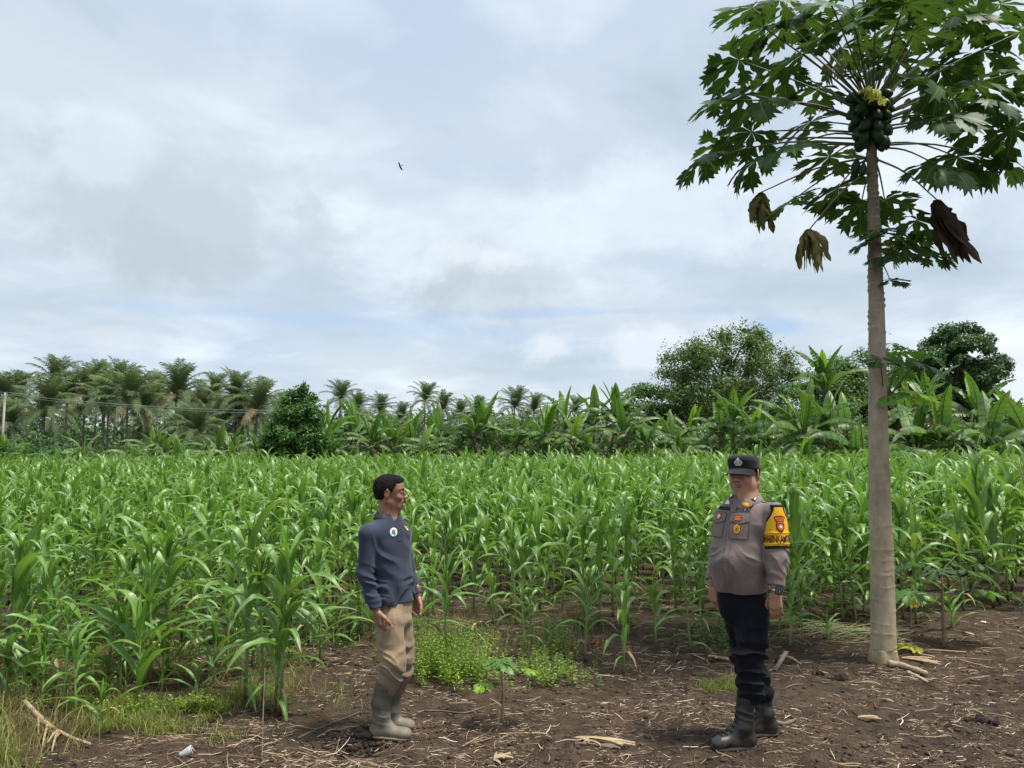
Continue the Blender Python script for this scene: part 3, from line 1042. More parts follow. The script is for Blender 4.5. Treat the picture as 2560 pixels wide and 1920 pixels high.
BANANAS = [  # px, py of the highest leaf, distance, label, extras
    (742, 1030, 34.5, 'narrow banana plant against the side of the dark round tree', {}),
    (828, 985, 35, 'banana plant with a bright upright rolled leaf beside the dark round tree', dict(bright=2)),
    (800, 1042, 33.6, 'low banana plant in front of the rolled bright leaf, near the dark round tree', {}),
    (872, 1000, 37, 'banana plant with two broad leaves under the sagging end of the wire', {}),
    (902, 988, 38, 'banana plant where the wire goes into the leaves', {}),
    (930, 1012, 34.5, 'banana plant with a bright green folded leaf above the man in blue', dict(bright=2)),
    (985, 1012, 35.5, 'banana plant with one wide pale leaf facing front, right above the man in blue', {}),
    (1035, 1010, 38, 'banana plant with dull brownish leaves between paler ones', dict(dry=3)),
    (1060, 1040, 34, 'low spreading banana plant with long leaves arching to one side', dict(narch=7, nup=1)),
    (1122, 1000, 36, 'banana plant with yellow green rolled leaf left of the brown dead trunks', dict(bright=2)),
    (1170, 978, 35.5, 'banana plant with an upright blunt leaf above brown dead trunks', dict(dry=4)),
    (1222, 972, 36.5, 'banana plant with a high leaning leaf above brown dead trunks', {}),
    (1240, 1000, 38.5, 'banana plant with one brownish leaf behind the leaning one', dict(dry=2)),
    (1280, 1010, 35, 'banana plant with far arching fringed leaves in the middle of the row', dict(narch=7)),
    (1352, 986, 34.5, 'banana plant with the brightest lime spear leaf in the middle of the row', dict(bright=2)),
    (1338, 1025, 37, 'banana plant with hanging leaves behind the lime spear', {}),
    (1405, 965, 37.5, 'banana plant with a bent over high leaf, right of the lime spear', {}),
    (1428, 1010, 34.5, 'low dense banana plant right of the lime spear', dict(narch=7, nup=2)),
    (1470, 958, 38, 'tall banana plant with one straight paddle leaf standing alone', dict(nup=5)),
    (1512, 954, 36.5, 'tall banana plant with torn flag leaf next to the lone paddle', dict(nup=5)),
    (1545, 952, 37, 'tall banana plant with dark leaf leaning outward at the top of the row', dict(nup=5)),
    (1560, 985, 34, 'banana plant with light green leaf leaning below the tallest tops', dict(bright=2)),
    (1590, 1000, 38, 'banana plant with torn upright leaf at the foot of the big airy tree', {}),
    (1610, 1020, 34, 'banana plant with wide leaves in front of the big airy tree', dict(narch=6)),
    (1680, 1010, 35, 'banana plant with long fringed leaf pointing away from the big airy tree', dict(narch=7, nup=2)),
    (1700, 1060, 32.5, 'low banana plant whose sunlit leaves hang over the maize', dict(narch=7, nup=1)),
    (1738, 1000, 37, 'banana plant with steep leaves under the big airy tree', {}),
    (1822, 950, 33, 'banana plant with bare pale trunk and fan of upright leaves above the officer', dict(nup=6, narch=2)),
    (1795, 978, 34, 'banana plant leaning at the side of the pale trunked one above the officer', {}),
    (1880, 985, 32.5, 'banana plant right above the cap of the officer', {}),
    (1925, 1010, 31.5, 'bushy banana plant behind the cap of the officer with a shining blade', dict(bright=2)),
    (1960, 990, 30, 'banana plant with long drooping comb like leaves beside the officer', dict(narch=7, nup=2)),
    (2060, 862, 33, 'tall ragged banana plant with brown torn tips rising over the others', dict(nup=6, dry=3)),
    (2005, 985, 28, 'banana plant with bright broad blade between the officer and the papaya trunk', dict(bright=3)),
    (2090, 1000, 27.5, 'banana plant with wide arching leaves left of the papaya trunk', dict(narch=7)),
    (2130, 960, 30, 'banana plant half behind the papaya trunk', {}),
    (2160, 1040, 25.5, 'large low banana plant with hanging fringed leaves by the papaya trunk', dict(narch=8, nup=1)),
    (2235, 930, 31, 'banana plant just right of the papaya trunk behind its side shoot', {}),
    (2290, 1005, 26.5, 'banana plant with silvery comb leaves right of the papaya trunk', dict(narch=8, nup=2)),
    (2345, 890, 31, 'tall banana plant with torn upright leaves below the dark round crown', dict(nup=5, dry=2)),
    (2375, 985, 26, 'banana plant with grey fringed leaves curving down in front of the dark crown', dict(narch=8, nup=2)),
    (2440, 915, 29.5, 'banana plant leaning towards the picture edge with a brown tipped leaf', dict(dry=3)),
    (2470, 1000, 25.5, 'banana plant with striped drooping leaves near the picture edge', dict(narch=8, nup=2)),
    (2525, 975, 29, 'banana plant with level yellow green leaves at the picture edge', dict(bright=3, nup=2)),
    (2590, 1010, 27, 'banana plant cut by the picture edge behind the tallest maize', dict(narch=8)),
    (12, 1062, 36, 'light green banana plant beside the grey wire pole', dict(bright=1)),
    (60, 1095, 37, 'low banana plant next to the grey wire pole', {}),
    (170, 1118, 40, 'small bright banana plant before the leaning palm trunks', dict(bright=2)),
    (238, 1108, 39, 'small spreading banana plant under the leaning palm trunks', {}),
    (330, 1100, 38, 'small banana plant left of the broad shining leaf', {}),
    (388, 1052, 38, 'banana plant with two broad shining leaves in the open stretch', dict(bright=2)),
    (420, 1062, 37, 'banana plant with wide yellowish leaf next to the two broad ones', dict(bright=2, dry=3)),
    (470, 1098, 37.5, 'banana plant with brown withered leaves around its foot', dict(dry=4)),
    (515, 1090, 34.5, 'banana plant with one single bright paddle standing upright', dict(bright=3, nup=1, narch=3)),
    (588, 1058, 39, 'dark banana plant half way to the dark round tree', dict(dry=2)),
    (635, 1070, 38, 'banana plant with a bright blade touching the dark round tree', dict(bright=2)),
    (560, 1110, 35.5, 'low banana plant before the dark one near the round tree', {}),
]
for i, (px, pt, D, lab, kw) in enumerate(BANANAS):
    p = at(px, pt, D)
    if D < 29 and px > 1900:
        kw = dict(kw); kw.setdefault('size', 1.3)
    banana(p.x, D, p.z - gz(p.x, D), 900 + i * 13, lab, **kw)

# ------------------------------------------------------------------ coconut palms
M_FROND = leaf_material('palm_frond', (0.070, 0.120, 0.050), (0.135, 0.190, 0.075), rough=0.6, trans=0.25, tcol=(0.18, 0.26, 0.06),
                        rib=(0.2, 0.2, 0.1), ribw=0, spec=0.25, var=0.25)
M_FROND_Y = leaf_material('palm_frond_old', (0.12, 0.12, 0.045), (0.20, 0.16, 0.07), rough=0.6, trans=0.2, tcol=(0.3, 0.25, 0.08),
                          rib=(0.2, 0.2, 0.1), ribw=0, var=0.25)
M_PTRUNK = plain('palm_trunk', (0.17, 0.155, 0.13), (0.10, 0.09, 0.075), rough=0.9, scale=4, stretch=(1, 1, 5), bump=0.4)
M_NUT = plain('coconut', (0.16, 0.12, 0.05), (0.10, 0.13, 0.04), rough=0.6)


def frond(seed, phi0, phi1, L=4.2, p=1.5, hang=0.5):
    rg = np.random.default_rng(seed)
    n = 34
    s = np.linspace(0, 1, n + 1)
    phi = np.radians(phi0 + (phi1 - phi0) * s ** p)
    ds = L / n
    x = np.concatenate([[0], np.cumsum(np.sin(phi[:-1]) * ds)])
    z = np.concatenate([[0], np.cumsum(np.cos(phi[:-1]) * ds)])
    P = np.stack([x, rg.uniform(-.1, .1) * L * s ** 2, z], -1)
    T = unit(np.gradient(P, axis=0))
    S = unit(np.cross(np.stack([-np.cos(phi), 0 * s, np.sin(phi)], -1), T))
    Nn = unit(np.cross(T, S))
    mb = MB()
    tube(P, 0.045 * (1 - 0.9 * s) + 0.006, 4, 1, mb)
    for sd in (-1, 1):
        for i in range(4, n + 1):
            t = (i - 4) / (n - 4)
            ll = 0.76 * (0.35 + 1.1 * math.sin(math.pi * min(1, 0.12 + 0.80 * t)) ** 0.8) * rg.uniform(0.85, 1.1)
            ang = rg.uniform(-0.15, 0.25)
            d1 = unit(S[i] * sd * 0.9 + T[i] * (0.45 + 0.5 * t) + Nn[i] * (0.18 + ang) + np.array([0, 0, -0.05]))
            d2 = unit(d1 + np.array([0, 0, -hang - rg.uniform(0, 0.6)]))
            w = T[i] * 0.052
            b = P[i]
            m1 = b + d1 * ll * 0.45
            e = m1 + d2 * ll * 0.55
            mb.add([b - w * 0.6, b + w * 0.6, m1 + w, m1 - w, e], [(0, 1, 2, 3)], [(3, 2, 4)], [(0.5, t)] * 5, 0)
    return mb


FR = [frond(20, 5, 50, 4.1, 1.4, 0.2), frond(21, 14, 75, 4.4, 1.4, 0.4), frond(22, 28, 100, 4.5, 1.3, 0.6), frond(23, 40, 125, 4.4, 1.3, 0.5),
      frond(24, 58, 145, 4.4, 1.2, 0.8), frond(25, 75, 160, 4.3, 1.1, 1.0), frond(26, 100, 172, 4.1, 1.0, 1.2)]
FR_ME = [f.mesh('palm_frond', [M_FROND, M_FROND]) for f in FR]
FR_OLD = [FR[5].mesh('palm_frond_old', [M_FROND_Y, M_FROND_Y]), FR[6].mesh('palm_frond_old', [M_FROND_Y, M_FROND_Y])]
_z = np.linspace(0, 1, 12)
PT_ME = [tube(np.stack([cx * _z ** 1.6, 0.02 * _z, _z], -1), 0.17 * (1 - 0.42 * _z) * (1 + 0.5 * np.exp(-_z * 14)), 8).mesh('palm_trunk', [M_PTRUNK])
         for cx in (0.0, 0.10, -0.12)]
_nut = MB()
for j in range(9):
    a = j * 2.4
    c = np.array([math.cos(a) * 0.28, math.sin(a) * 0.28, -0.25 - 0.12 * (j % 3)])
    tube([c + [0, 0, 0.14], c + [0, 0, 0.09], c, c - [0, 0, 0.09], c - [0, 0, 0.14]], [0.01, 0.10, 0.13, 0.10, 0.01], 6, 0, _nut)
NUT_ME = _nut.mesh('coconut_bunch', [M_NUT])
G_PALM = 'coconut palms beyond the field'


def palm(x, y, Hc, seed, label, size=1.0, nuts=True, n=27, old=2):
    """Hc: height of the crown's heart."""
    rg = np.random.default_rng(seed)
    root = empty('coconut_palm', (x, y, gz(x, y)))
    root.rotation_euler = (0, 0, 0)
    tag(root, label, 'palm tree', G_PALM)
    tm = PT_ME[seed % 3]
    lean = (0.0, 0.10, -0.12)[seed % 3]
    link('trunk', tm, root, Matrix.Diagonal((1 if lean == 0 else 1, 1, Hc, 1)) if lean == 0 else
         Matrix(((Hc * 1.0, 0, 0, 0), (0, 1, 0, 0), (0, 0, Hc, 0), (0, 0, 0, 1))) @ Matrix.Diagonal((1 / Hc, 1, 1, 1)))
    top = Vector((lean, 0.02, Hc))
    wind = 0.16                                      # fronds blown a little towards +X
    for i in range(n):
        f = i / (n - 1)
        k = min(6, int(f ** 1.35 * 6.99))
        az = i * 2.39996 + rg.normal(0, 0.2)
        M = Matrix.Translation(top) @ Matrix.Rotation(wind * rg.uniform(0.3, 1.4), 4, 'Y') @ Matrix.Rotation(az, 4, 'Z') @ Matrix.Diagonal((size * rg.uniform(0.9, 1.08),) * 3 + (1,))
        me = FR_ME[k]
        nm = 'frond'
        if k >= 5 and old > 0 and rg.random() < 0.35:
            me, nm, old = FR_OLD[k - 5], 'old_frond', old - 1
        link(nm, me, root, M)
    if nuts:
        link('coconut_bunch', NUT_ME, root, Matrix.Translation(top) @ Matrix.Diagonal((size,) * 3 + (1,)))
    return root


PALMS = [  # px, py of the crown heart, distance, label, size
    (4, 975, 112, 'palm whose crown is cut by the picture edge above the wire pole', 1.0),
    (46, 962, 118, 'rounded palm crown next to the picture edge', 1.0),
    (22, 1040, 100, 'low palm behind the grey wire pole', 0.9),
    (110, 1003, 86, 'big near palm with pinkish dead fronds hanging and leaning trunk', 1.05),
    (138, 938, 110, 'highest palm on the edge side, dark swept crown', 1.05),
    (168, 975, 104, 'palm crown squeezed between the big near one and its neighbour', 1.0),
    (212, 962, 106, 'palm with long fronds hanging straight down', 1.1),
    (244, 938, 118, 'palm with small round top showing above the hanging one', 1.0),
    (262, 985, 96, 'shaded palm below the small round top', 1.0),
    (290, 946, 110, 'tall palm with pointed spear and dark feathery crown', 1.05),
    (321, 984, 86, 'near palm with orange brown heart above a slanting trunk', 1.05),
    (362, 1000, 100, 'palm half hidden behind the one with the orange brown heart', 1.0),
    (383, 966, 112, 'palm with thin pale top before the star shaped crown', 0.95),
    (443, 966, 92, 'star shaped palm crown standing clear with pale nut stalks', 1.05),
    (470, 1008, 112, 'palm behind the skirt of the star shaped crown', 0.95),
    (455, 1052, 84, 'short palm under the star shaped crown', 0.8),
    (492, 1062, 80, 'short palm with long low arching fronds', 0.85),
    (534, 966, 118, 'thinner twin of two close palm crowns, the one nearer the star crown', 0.95),
    (512, 1010, 120, 'small palm low between the star crown and the twins', 0.9),
    (588, 970, 104, 'fuller twin of two close palm crowns', 1.0),
    (560, 1030, 110, 'palm below the twins with grey shaded fronds', 0.95),
    (640, 1003, 90, 'palm with brown skirt beside the dark round tree', 1.0),
    (614, 1040, 105, 'palm low behind the brown skirted one', 0.9),
    (708, 1000, 112, 'palm just peeping over the dark round tree', 0.85),
    (770, 1012, 120, 'palm mostly behind the dark round tree', 0.85),
    (852, 975, 128, 'feathery palm standing high right of the dark round tree', 1.05),
    (893, 1000, 118, 'smaller palm leaning against the feathery one', 0.85),
    (948, 1006, 140, 'bushy palm crown over the banana row, third right of the round tree', 1.05),
    (1003, 1022, 150, 'low palm crown between the bushy one and the swept one', 1.0),
    (1062, 978, 130, 'palm with crown swept over like a wave above the bananas', 1.0),
    (1105, 1000, 125, 'palm touching the wave shaped crown', 0.95),
    (1150, 1016, 150, 'dull low palm crown behind the blunt banana leaf', 1.0),
    (1192, 1006, 140, 'palm seen between two raised banana leaves', 0.95),
    (1285, 994, 125, 'dense dark palm crown above the middle of the banana row', 1.05),
    (1336, 1004, 130, 'dull palm crown left of the lime banana spear', 0.9),
    (1385, 1030, 150, 'very low palm crown right of the lime banana spear', 0.9),
    (1436, 1004, 140, 'palm crown showing just under the lone paddle leaf', 0.9),
]
for i, (px, py, D, lab, sz) in enumerate(PALMS):
    p = at(px, py + 24, D)
    palm(p.x, D, p.z, 40 + i, lab, sz * (1.02 if px < 700 else 0.86), nuts=D < 115, old=4 if 'dead' in lab else 2)

# ------------------------------------------------------------------ broad-leaved trees
def leafy_mat(name, c1, c2, tcol, **kw):
    return leaf_material(name, c1, c2, rough=0.5, trans=0.25, tcol=tcol, ribw=0, var=0.45, spec=0.4, **kw)


M_LEAF_AIRY = leafy_mat('airy_tree_leaf', (0.075, 0.135, 0.035), (0.135, 0.205, 0.050), (0.22, 0.34, 0.04))
M_LEAF_DARK = leafy_mat('dark_tree_leaf', (0.036, 0.088, 0.028), (0.070, 0.135, 0.040), (0.10, 0.24, 0.03))
M_LEAF_MID = leafy_mat('bush_leaf', (0.060, 0.130, 0.030), (0.110, 0.195, 0.040), (0.18, 0.36, 0.03))
M_LEAF_ROUND = leafy_mat('round_tree_leaf', (0.030, 0.092, 0.018), (0.075, 0.165, 0.030), (0.14, 0.34, 0.02))
M_BARK = plain('bark', (0.14, 0.12, 0.095), (0.08, 0.065, 0.05), rough=0.9, scale=6, stretch=(4, 4, 1), bump=0.5)


def broad_tree(name, x, y, H, W, seed, leafmat, label, cat='tree', clumps=60, leaves=14000, leaf=0.11, base=0.15, shape='round', airy=0.0, depth=None, parts=True):
    """Trunk with limbs reaching into clumps of small leaves; crown W wide, from base*H to H."""
    rg = np.random.default_rng(seed)
    root = empty(name, (x, y, gz(x, y)))
    tag(root, label, cat)
    D = depth or W * 0.9
    C = []
    while len(C) < clumps:
        q = rg.uniform(-1, 1, 3)
        r = np.linalg.norm(q)
        if r > 1 or r < 0.35 and rg.random() < 0.7:
            continue
        if shape == 'cone':
            f = 1 - 0.55 * max(0, q[2]); q = q * [f, f, 1]
        elif shape == 'dome' and q[2] < -0.5:
            continue
        C.append([q[0] * W / 2, q[1] * D / 2, H * (base + (1 - base) * (q[2] + 1) / 2)])
    C = np.array(C)
    crs = W * (0.145 if clumps < 90 else 0.11) * rg.uniform(0.6, 1.25, clumps)
    C[:, 2] -= crs * 0.5
    trunk = MB()
    th = H * (base + 0.12)
    P = curve_pts([(0, 0, -0.05), (rg.uniform(-.1, .1), 0, th * 0.5), (rg.uniform(-.2, .2), rg.uniform(-.2, .2), th)], 7)
    r0 = 0.028 * H
    tube(P, np.linspace(r0, r0 * 0.7, 7), 8, 0, trunk)
    tops = [P[-1], P[4], P[-2]]
    for i in rg.permutation(clumps)[:min(clumps, 34)]:
        a = tops[i % 3]; c = C[i]
        mid = a + (c - a) * 0.5 + rg.normal(0, 0.05 * W, 3) + [0, 0, 0.06 * H]
        tube(curve_pts([a, mid, c], 7), np.linspace(r0 * 0.40, r0 * 0.07, 7), 5, 0, trunk)
    link('trunk', trunk.mesh('trunk', [M_BARK]), root)
    n = leaves
    ci = rg.integers(0, clumps, n)
    d = unit(rg.normal(0, 1, (n, 3)))
    rr = rg.uniform(0, 1, n) ** (0.45 if not airy else 0.9)
    Q = C[ci] + d * (crs[ci] * rr)[:, None] * np.array([1.15, 1.15, 0.8])
    if airy:
        Q[:, 2] += (rg.random(n) < 0.2) * rg.uniform(-0.3, 0.5, n) * airy
    nrm = unit(d * 0.7 + rg.normal(0, 0.6, (n, 3)) + [0, 0, 0.5])
    t1 = unit(np.cross(nrm, rg.normal(0, 1, (n, 3))))
    t2 = np.cross(nrm, t1)
    s = (leaf * rg.uniform(0.6, 1.3, n))[:, None]
    V = np.stack([Q - t1 * s, Q + t2 * s * 0.42 + nrm * s * 0.12, Q + t1 * s, Q - t2 * s * 0.42 + nrm * s * 0.12], 1).reshape(-1, 3)
    F = np.arange(n * 4).reshape(-1, 4)
    U = np.tile([(0.5, 0), (1, .5), (.5, 1), (0, .5)], (n, 1))
    link('crown', mesh_np('crown', V, F, None, U, [leafmat], None, False), root)
    return root


def tree_px(name, px0, px1, pyt, D, *a, **k):
    p = at((px0 + px1) / 2, pyt, D)
    return broad_tree(name, p.x, D, p.z - gz(p.x, D), (px1 - px0) / pxm(D), *a, **k)


tree_px('broadleaf_tree', 662, 842, 955, 32.6, 11, M_LEAF_ROUND, 'dense dark green round tree standing before the coconut palms at the field end', clumps=190, leaves=36000, leaf=0.08, base=0.03, shape='cone', airy=0.4)
tree_px('broadleaf_tree', 1640, 1990, 806, 46, 12, M_LEAF_AIRY, 'large airy tree with fine foliage and thin visible limbs, tallest of the background', clumps=150, leaves=42000, leaf=0.10, base=0.28, shape='dome', airy=1.0)
tree_px('broadleaf_tree', 2278, 2500, 806, 48, 13, M_LEAF_DARK, 'dark round crowned tree right of the papaya trunk', clumps=110, leaves=30000, leaf=0.13, base=0.38, shape='round')
tree_px('broadleaf_tree', 1975, 2160, 872, 50, 14, M_LEAF_MID, 'lower green tree between the airy tree and the papaya trunk', clumps=60, leaves=16000, leaf=0.13, base=0.2, shape='dome')
tree_px('broadleaf_tree', 2090, 2320, 862, 50, 15, M_LEAF_MID, 'small green tree peeping between the papaya trunk and the dark round crown', clumps=70, leaves=20000, leaf=0.13, base=0.12, shape='dome')
tree_px('broadleaf_tree', 1540, 1720, 945, 48, 16, M_LEAF_MID, 'bushy bright green tree at the low shoulder of the airy tree', clumps=70, leaves=19000, leaf=0.12, base=0.05, shape='dome')
tree_px('broadleaf_tree', 2440, 2620, 985, 44, 17, M_LEAF_DARK, 'low dark bush tree behind the bananas at the picture edge', clumps=50, leaves=13000, leaf=0.13, base=0.05, shape='dome')
tree_px('broadleaf_tree', 1830, 2080, 985, 42, 18, M_LEAF_DARK, 'shaded bush behind the bananas above the officer', clumps=50, leaves=13000, leaf=0.12, base=0.0, shape='dome')


# ------------------------------------------------------------------ undergrowth that reads as one mass
def leaf_band(name, label, segs, mat, n, leaf, seed, kind='stuff'):
    """segs: list of (px, py_top, D, depth); fills the ground to the top line with leaves."""
    rg = np.random.default_rng(seed)
    px = rg.uniform(segs[0][0], segs[-1][0], n)
    xs = [s[0] for s in segs]
    top = np.interp(px, xs, [s[1] for s in segs])
    D0 = np.interp(px, xs, [s[2] for s in segs])
    dp = np.interp(px, xs, [s[3] for s in segs])
    Y = D0 + dp * rg.random(n)
    X = (px - CX) / FPX * Y
    H = CAMZ + (HOR - top) / FPX * Y
    H = H * (0.78 + 0.35 * VN(X * 0.9, Y * 0.5, X * 0) + 0.22 * VN(X * 3.1, Y * 2, X * 0))
    Z = H * rg.uniform(0, 1, n) ** 0.7
    Q = np.stack([X, Y, Z], -1)
    nrm = unit(rg.normal(0, 0.6, (n, 3)) + [0, -0.2, 0.7])
    t1 = unit(np.cross(nrm, rg.normal(0, 1, (n, 3)))); t2 = np.cross(nrm, t1)
    s = (leaf * rg.uniform(0.5, 1.4, n))[:, None]
    V = np.stack([Q - t1 * s, Q + t2 * s * 0.4, Q + t1 * s, Q - t2 * s * 0.4], 1).reshape(-1, 3)
    U = np.tile([(0.5, 0), (1, .5), (.5, 1), (0, .5)], (n, 1))
    o = link(name, mesh_np(name, V, np.arange(n * 4).reshape(-1, 4), None, U, [mat], None, False))
    return tag(o, label, 'undergrowth', None, kind)


leaf_band('undergrowth', 'dark scrub filling the gaps behind the banana row', [(-900, 1085, 46, 4), (600, 1095, 44, 3), (700, 1075, 40, 3), (1100, 1050, 40, 3), (1500, 1040, 41, 3), (1900, 1040, 37, 3), (2250, 1020, 35, 3), (2700, 1020, 34, 3), (3900, 1020, 34, 3)], M_LEAF_DARK, 95000, 0.13, 5)
rgp = np.random.default_rng(9)
for i in range(26):                                  # the lower, shaded palms between the trunks
    px = -40 + i * 29 + rgp.normal(0, 10); D = rgp.uniform(105, 150)
    p = at(px, rgp.uniform(1010, 1060), D)
    palm(p.x, D, p.z, 90 + i, 'shaded low palm crown %s' % ['near the wire pole', 'between the leaning palm trunks', 'under the dark swept crowns', 'behind the star shaped crown', 'under the twin crowns', 'beside the dark round tree'][min(5, max(0, int(px / 125)))], 0.95, nuts=False, old=1, n=22)
leaf_band('undergrowth', 'shaded scrub under the coconut palms', [(-1400, 1055, 120, 45), (400, 1050, 120, 45), (800, 1045, 120, 45), (1500, 1050, 120, 45)], M_LEAF_DARK, 100000, 0.5, 6)
for i in range(30):                                  # young suckers in the gaps of the row
    px = rgp.uniform(740, 2560) if i > 6 else rgp.uniform(0, 640)
    D = rgp.uniform(33.5, 36) if px < 1900 else rgp.uniform(25, 28)
    p = at(px, rgp.uniform(1050, 1090), D)
    banana(p.x, D, max(1.6, p.z), 1700 + i, 'low banana sucker among the taller banana plants' if i > 6 else 'low banana sucker in the open stretch before the palms', nup=2, narch=6, bright=i % 2, dry=1)
leaf_band('distant_treeline', 'far grey green line of trees behind the banana row', [(700, 1052, 160, 40), (950, 1030, 160, 40), (1400, 1030, 160, 40), (4200, 1030, 160, 40)], M_FROND, 56000, 0.75, 7)
leaf_band('weeds', 'low yellow green scrub between the maize and the palms', [(-300, 1128, 34, 8), (200, 1132, 34, 8), (560, 1122, 35, 6), (720, 1130, 35, 4)], M_LEAF_MID, 26000, 0.12, 8)

# ------------------------------------------------------------------ wire pole
M_POLE = plain('concrete_pole', (0.42, 0.42, 0.41), (0.33, 0.33, 0.32), rough=0.8, scale=10)
M_WIRE = plain('wire', (0.35, 0.37, 0.40), rough=0.5)
D = 62.0
pp = at(13, 985, D)
root = tag(empty('wire_pole', (pp.x, D, gz(pp.x, D))), 'thin pale pole carrying the wire at the picture edge before the palms', 'pole')
tube([(0, 0, 0), (0, 0, pp.z * 0.5), (0, 0, pp.z + 0.1)], [0.10, 0.09, 0.075], 10).mesh('shaft', [M_POLE])
link('shaft', bpy.data.meshes['shaft'], root)
mb = MB()
tube([(-0.28, -0.09, pp.z - 0.15), (0.28, -0.09, pp.z - 0.15)], [0.03, 0.03], 6, 0, mb)
link('crossarm', mb.mesh('crossarm', [M_POLE]), root)
mb = MB()
for sx in (-0.22, 0.22):
    tube([(sx, -0.09, pp.z - 0.13), (sx, -0.09, pp.z - 0.05), (sx, -0.09, pp.z)], [0.03, 0.045, 0.02], 8, 0, mb)
link('insulator', mb.mesh('insulator', [M_POLE]), root)
for zo, lab in ((0.0, 'upper sagging wire crossing before the palms'), (0.16, 'lower sagging wire close under the upper one')):
    pts = [at(-260, 972, D + 6), at(13, 981, D), at(93, 993, D - 2), at(250, 1007, D - 5), at(470, 1021, D - 9), at(688, 1026, D - 14), at(800, 1020, D - 17), at(900, 1013, D - 19), at(946, 1008, D - 20), at(1040, 1004, D - 20.5)]
    P = curve_pts([tuple(p - Vector((0, 0, zo))) for p in pts], 60)
    o = link('power_wire', tube(P, 0.014, 5).mesh('power_wire', [M_WIRE]))
    tag(o, lab, 'wire', 'wires from the pole')
# ------------------------------------------------------------------ papaya tree
M_PAP = leaf_material('papaya_leaf', (0.017, 0.046, 0.015), (0.034, 0.074, 0.021), rough=0.5, trans=0.17, tcol=(0.20, 0.40, 0.03),
                      rib=(0.16, 0.26, 0.08), ribw=0.035, spec=0.2, var=0.2)
M_PAP_L = leaf_material('papaya_leaf_light', (0.060, 0.16, 0.030), (0.10, 0.23, 0.04), rough=0.45, trans=0.35, tcol=(0.25, 0.55, 0.03),
                        rib=(0.22, 0.36, 0.12), ribw=0.035, var=0.2)
M_PAP_Y = leaf_material('papaya_leaf_yellow', (0.50, 0.46, 0.03), (0.34, 0.38, 0.03), rough=0.6, trans=0.35, tcol=(0.7, 0.65, 0.05),
                        rib=(0.5, 0.5, 0.15), ribw=0.03, var=0.2, blotch=(0.60, (0.16, 0.09, 0.03)))
M_PAP_O = leaf_material('papaya_leaf_wilting', (0.10, 0.11, 0.025), (0.17, 0.15, 0.035), rough=0.7, trans=0.3, tcol=(0.35, 0.30, 0.04),
                        rib=(0.2, 0.2, 0.1), ribw=0.03, var=0.3, blotch=(0.52, (0.06, 0.035, 0.015)))
M_PAP_DEAD = leaf_material('papaya_leaf_dead', (0.035, 0.024, 0.018), (0.065, 0.045, 0.030), rough=0.9, trans=0.06, tcol=(0.1, 0.06, 0.03),
                           rib=(0.05, 0.035, 0.03), ribw=0.03, spec=0.1)
M_PET = plain('papaya_petiole', (0.10, 0.15, 0.055), (0.08, 0.08, 0.05), rough=0.5, scale=3)
M_PET_P = plain('papaya_petiole_old', (0.20, 0.16, 0.10), (0.10, 0.07, 0.06), rough=0.6, scale=3)
M_FRUIT = plain('papaya_fruit', (0.013, 0.038, 0.015), (0.022, 0.055, 0.020), rough=0.42, scale=6, bump=0.1)


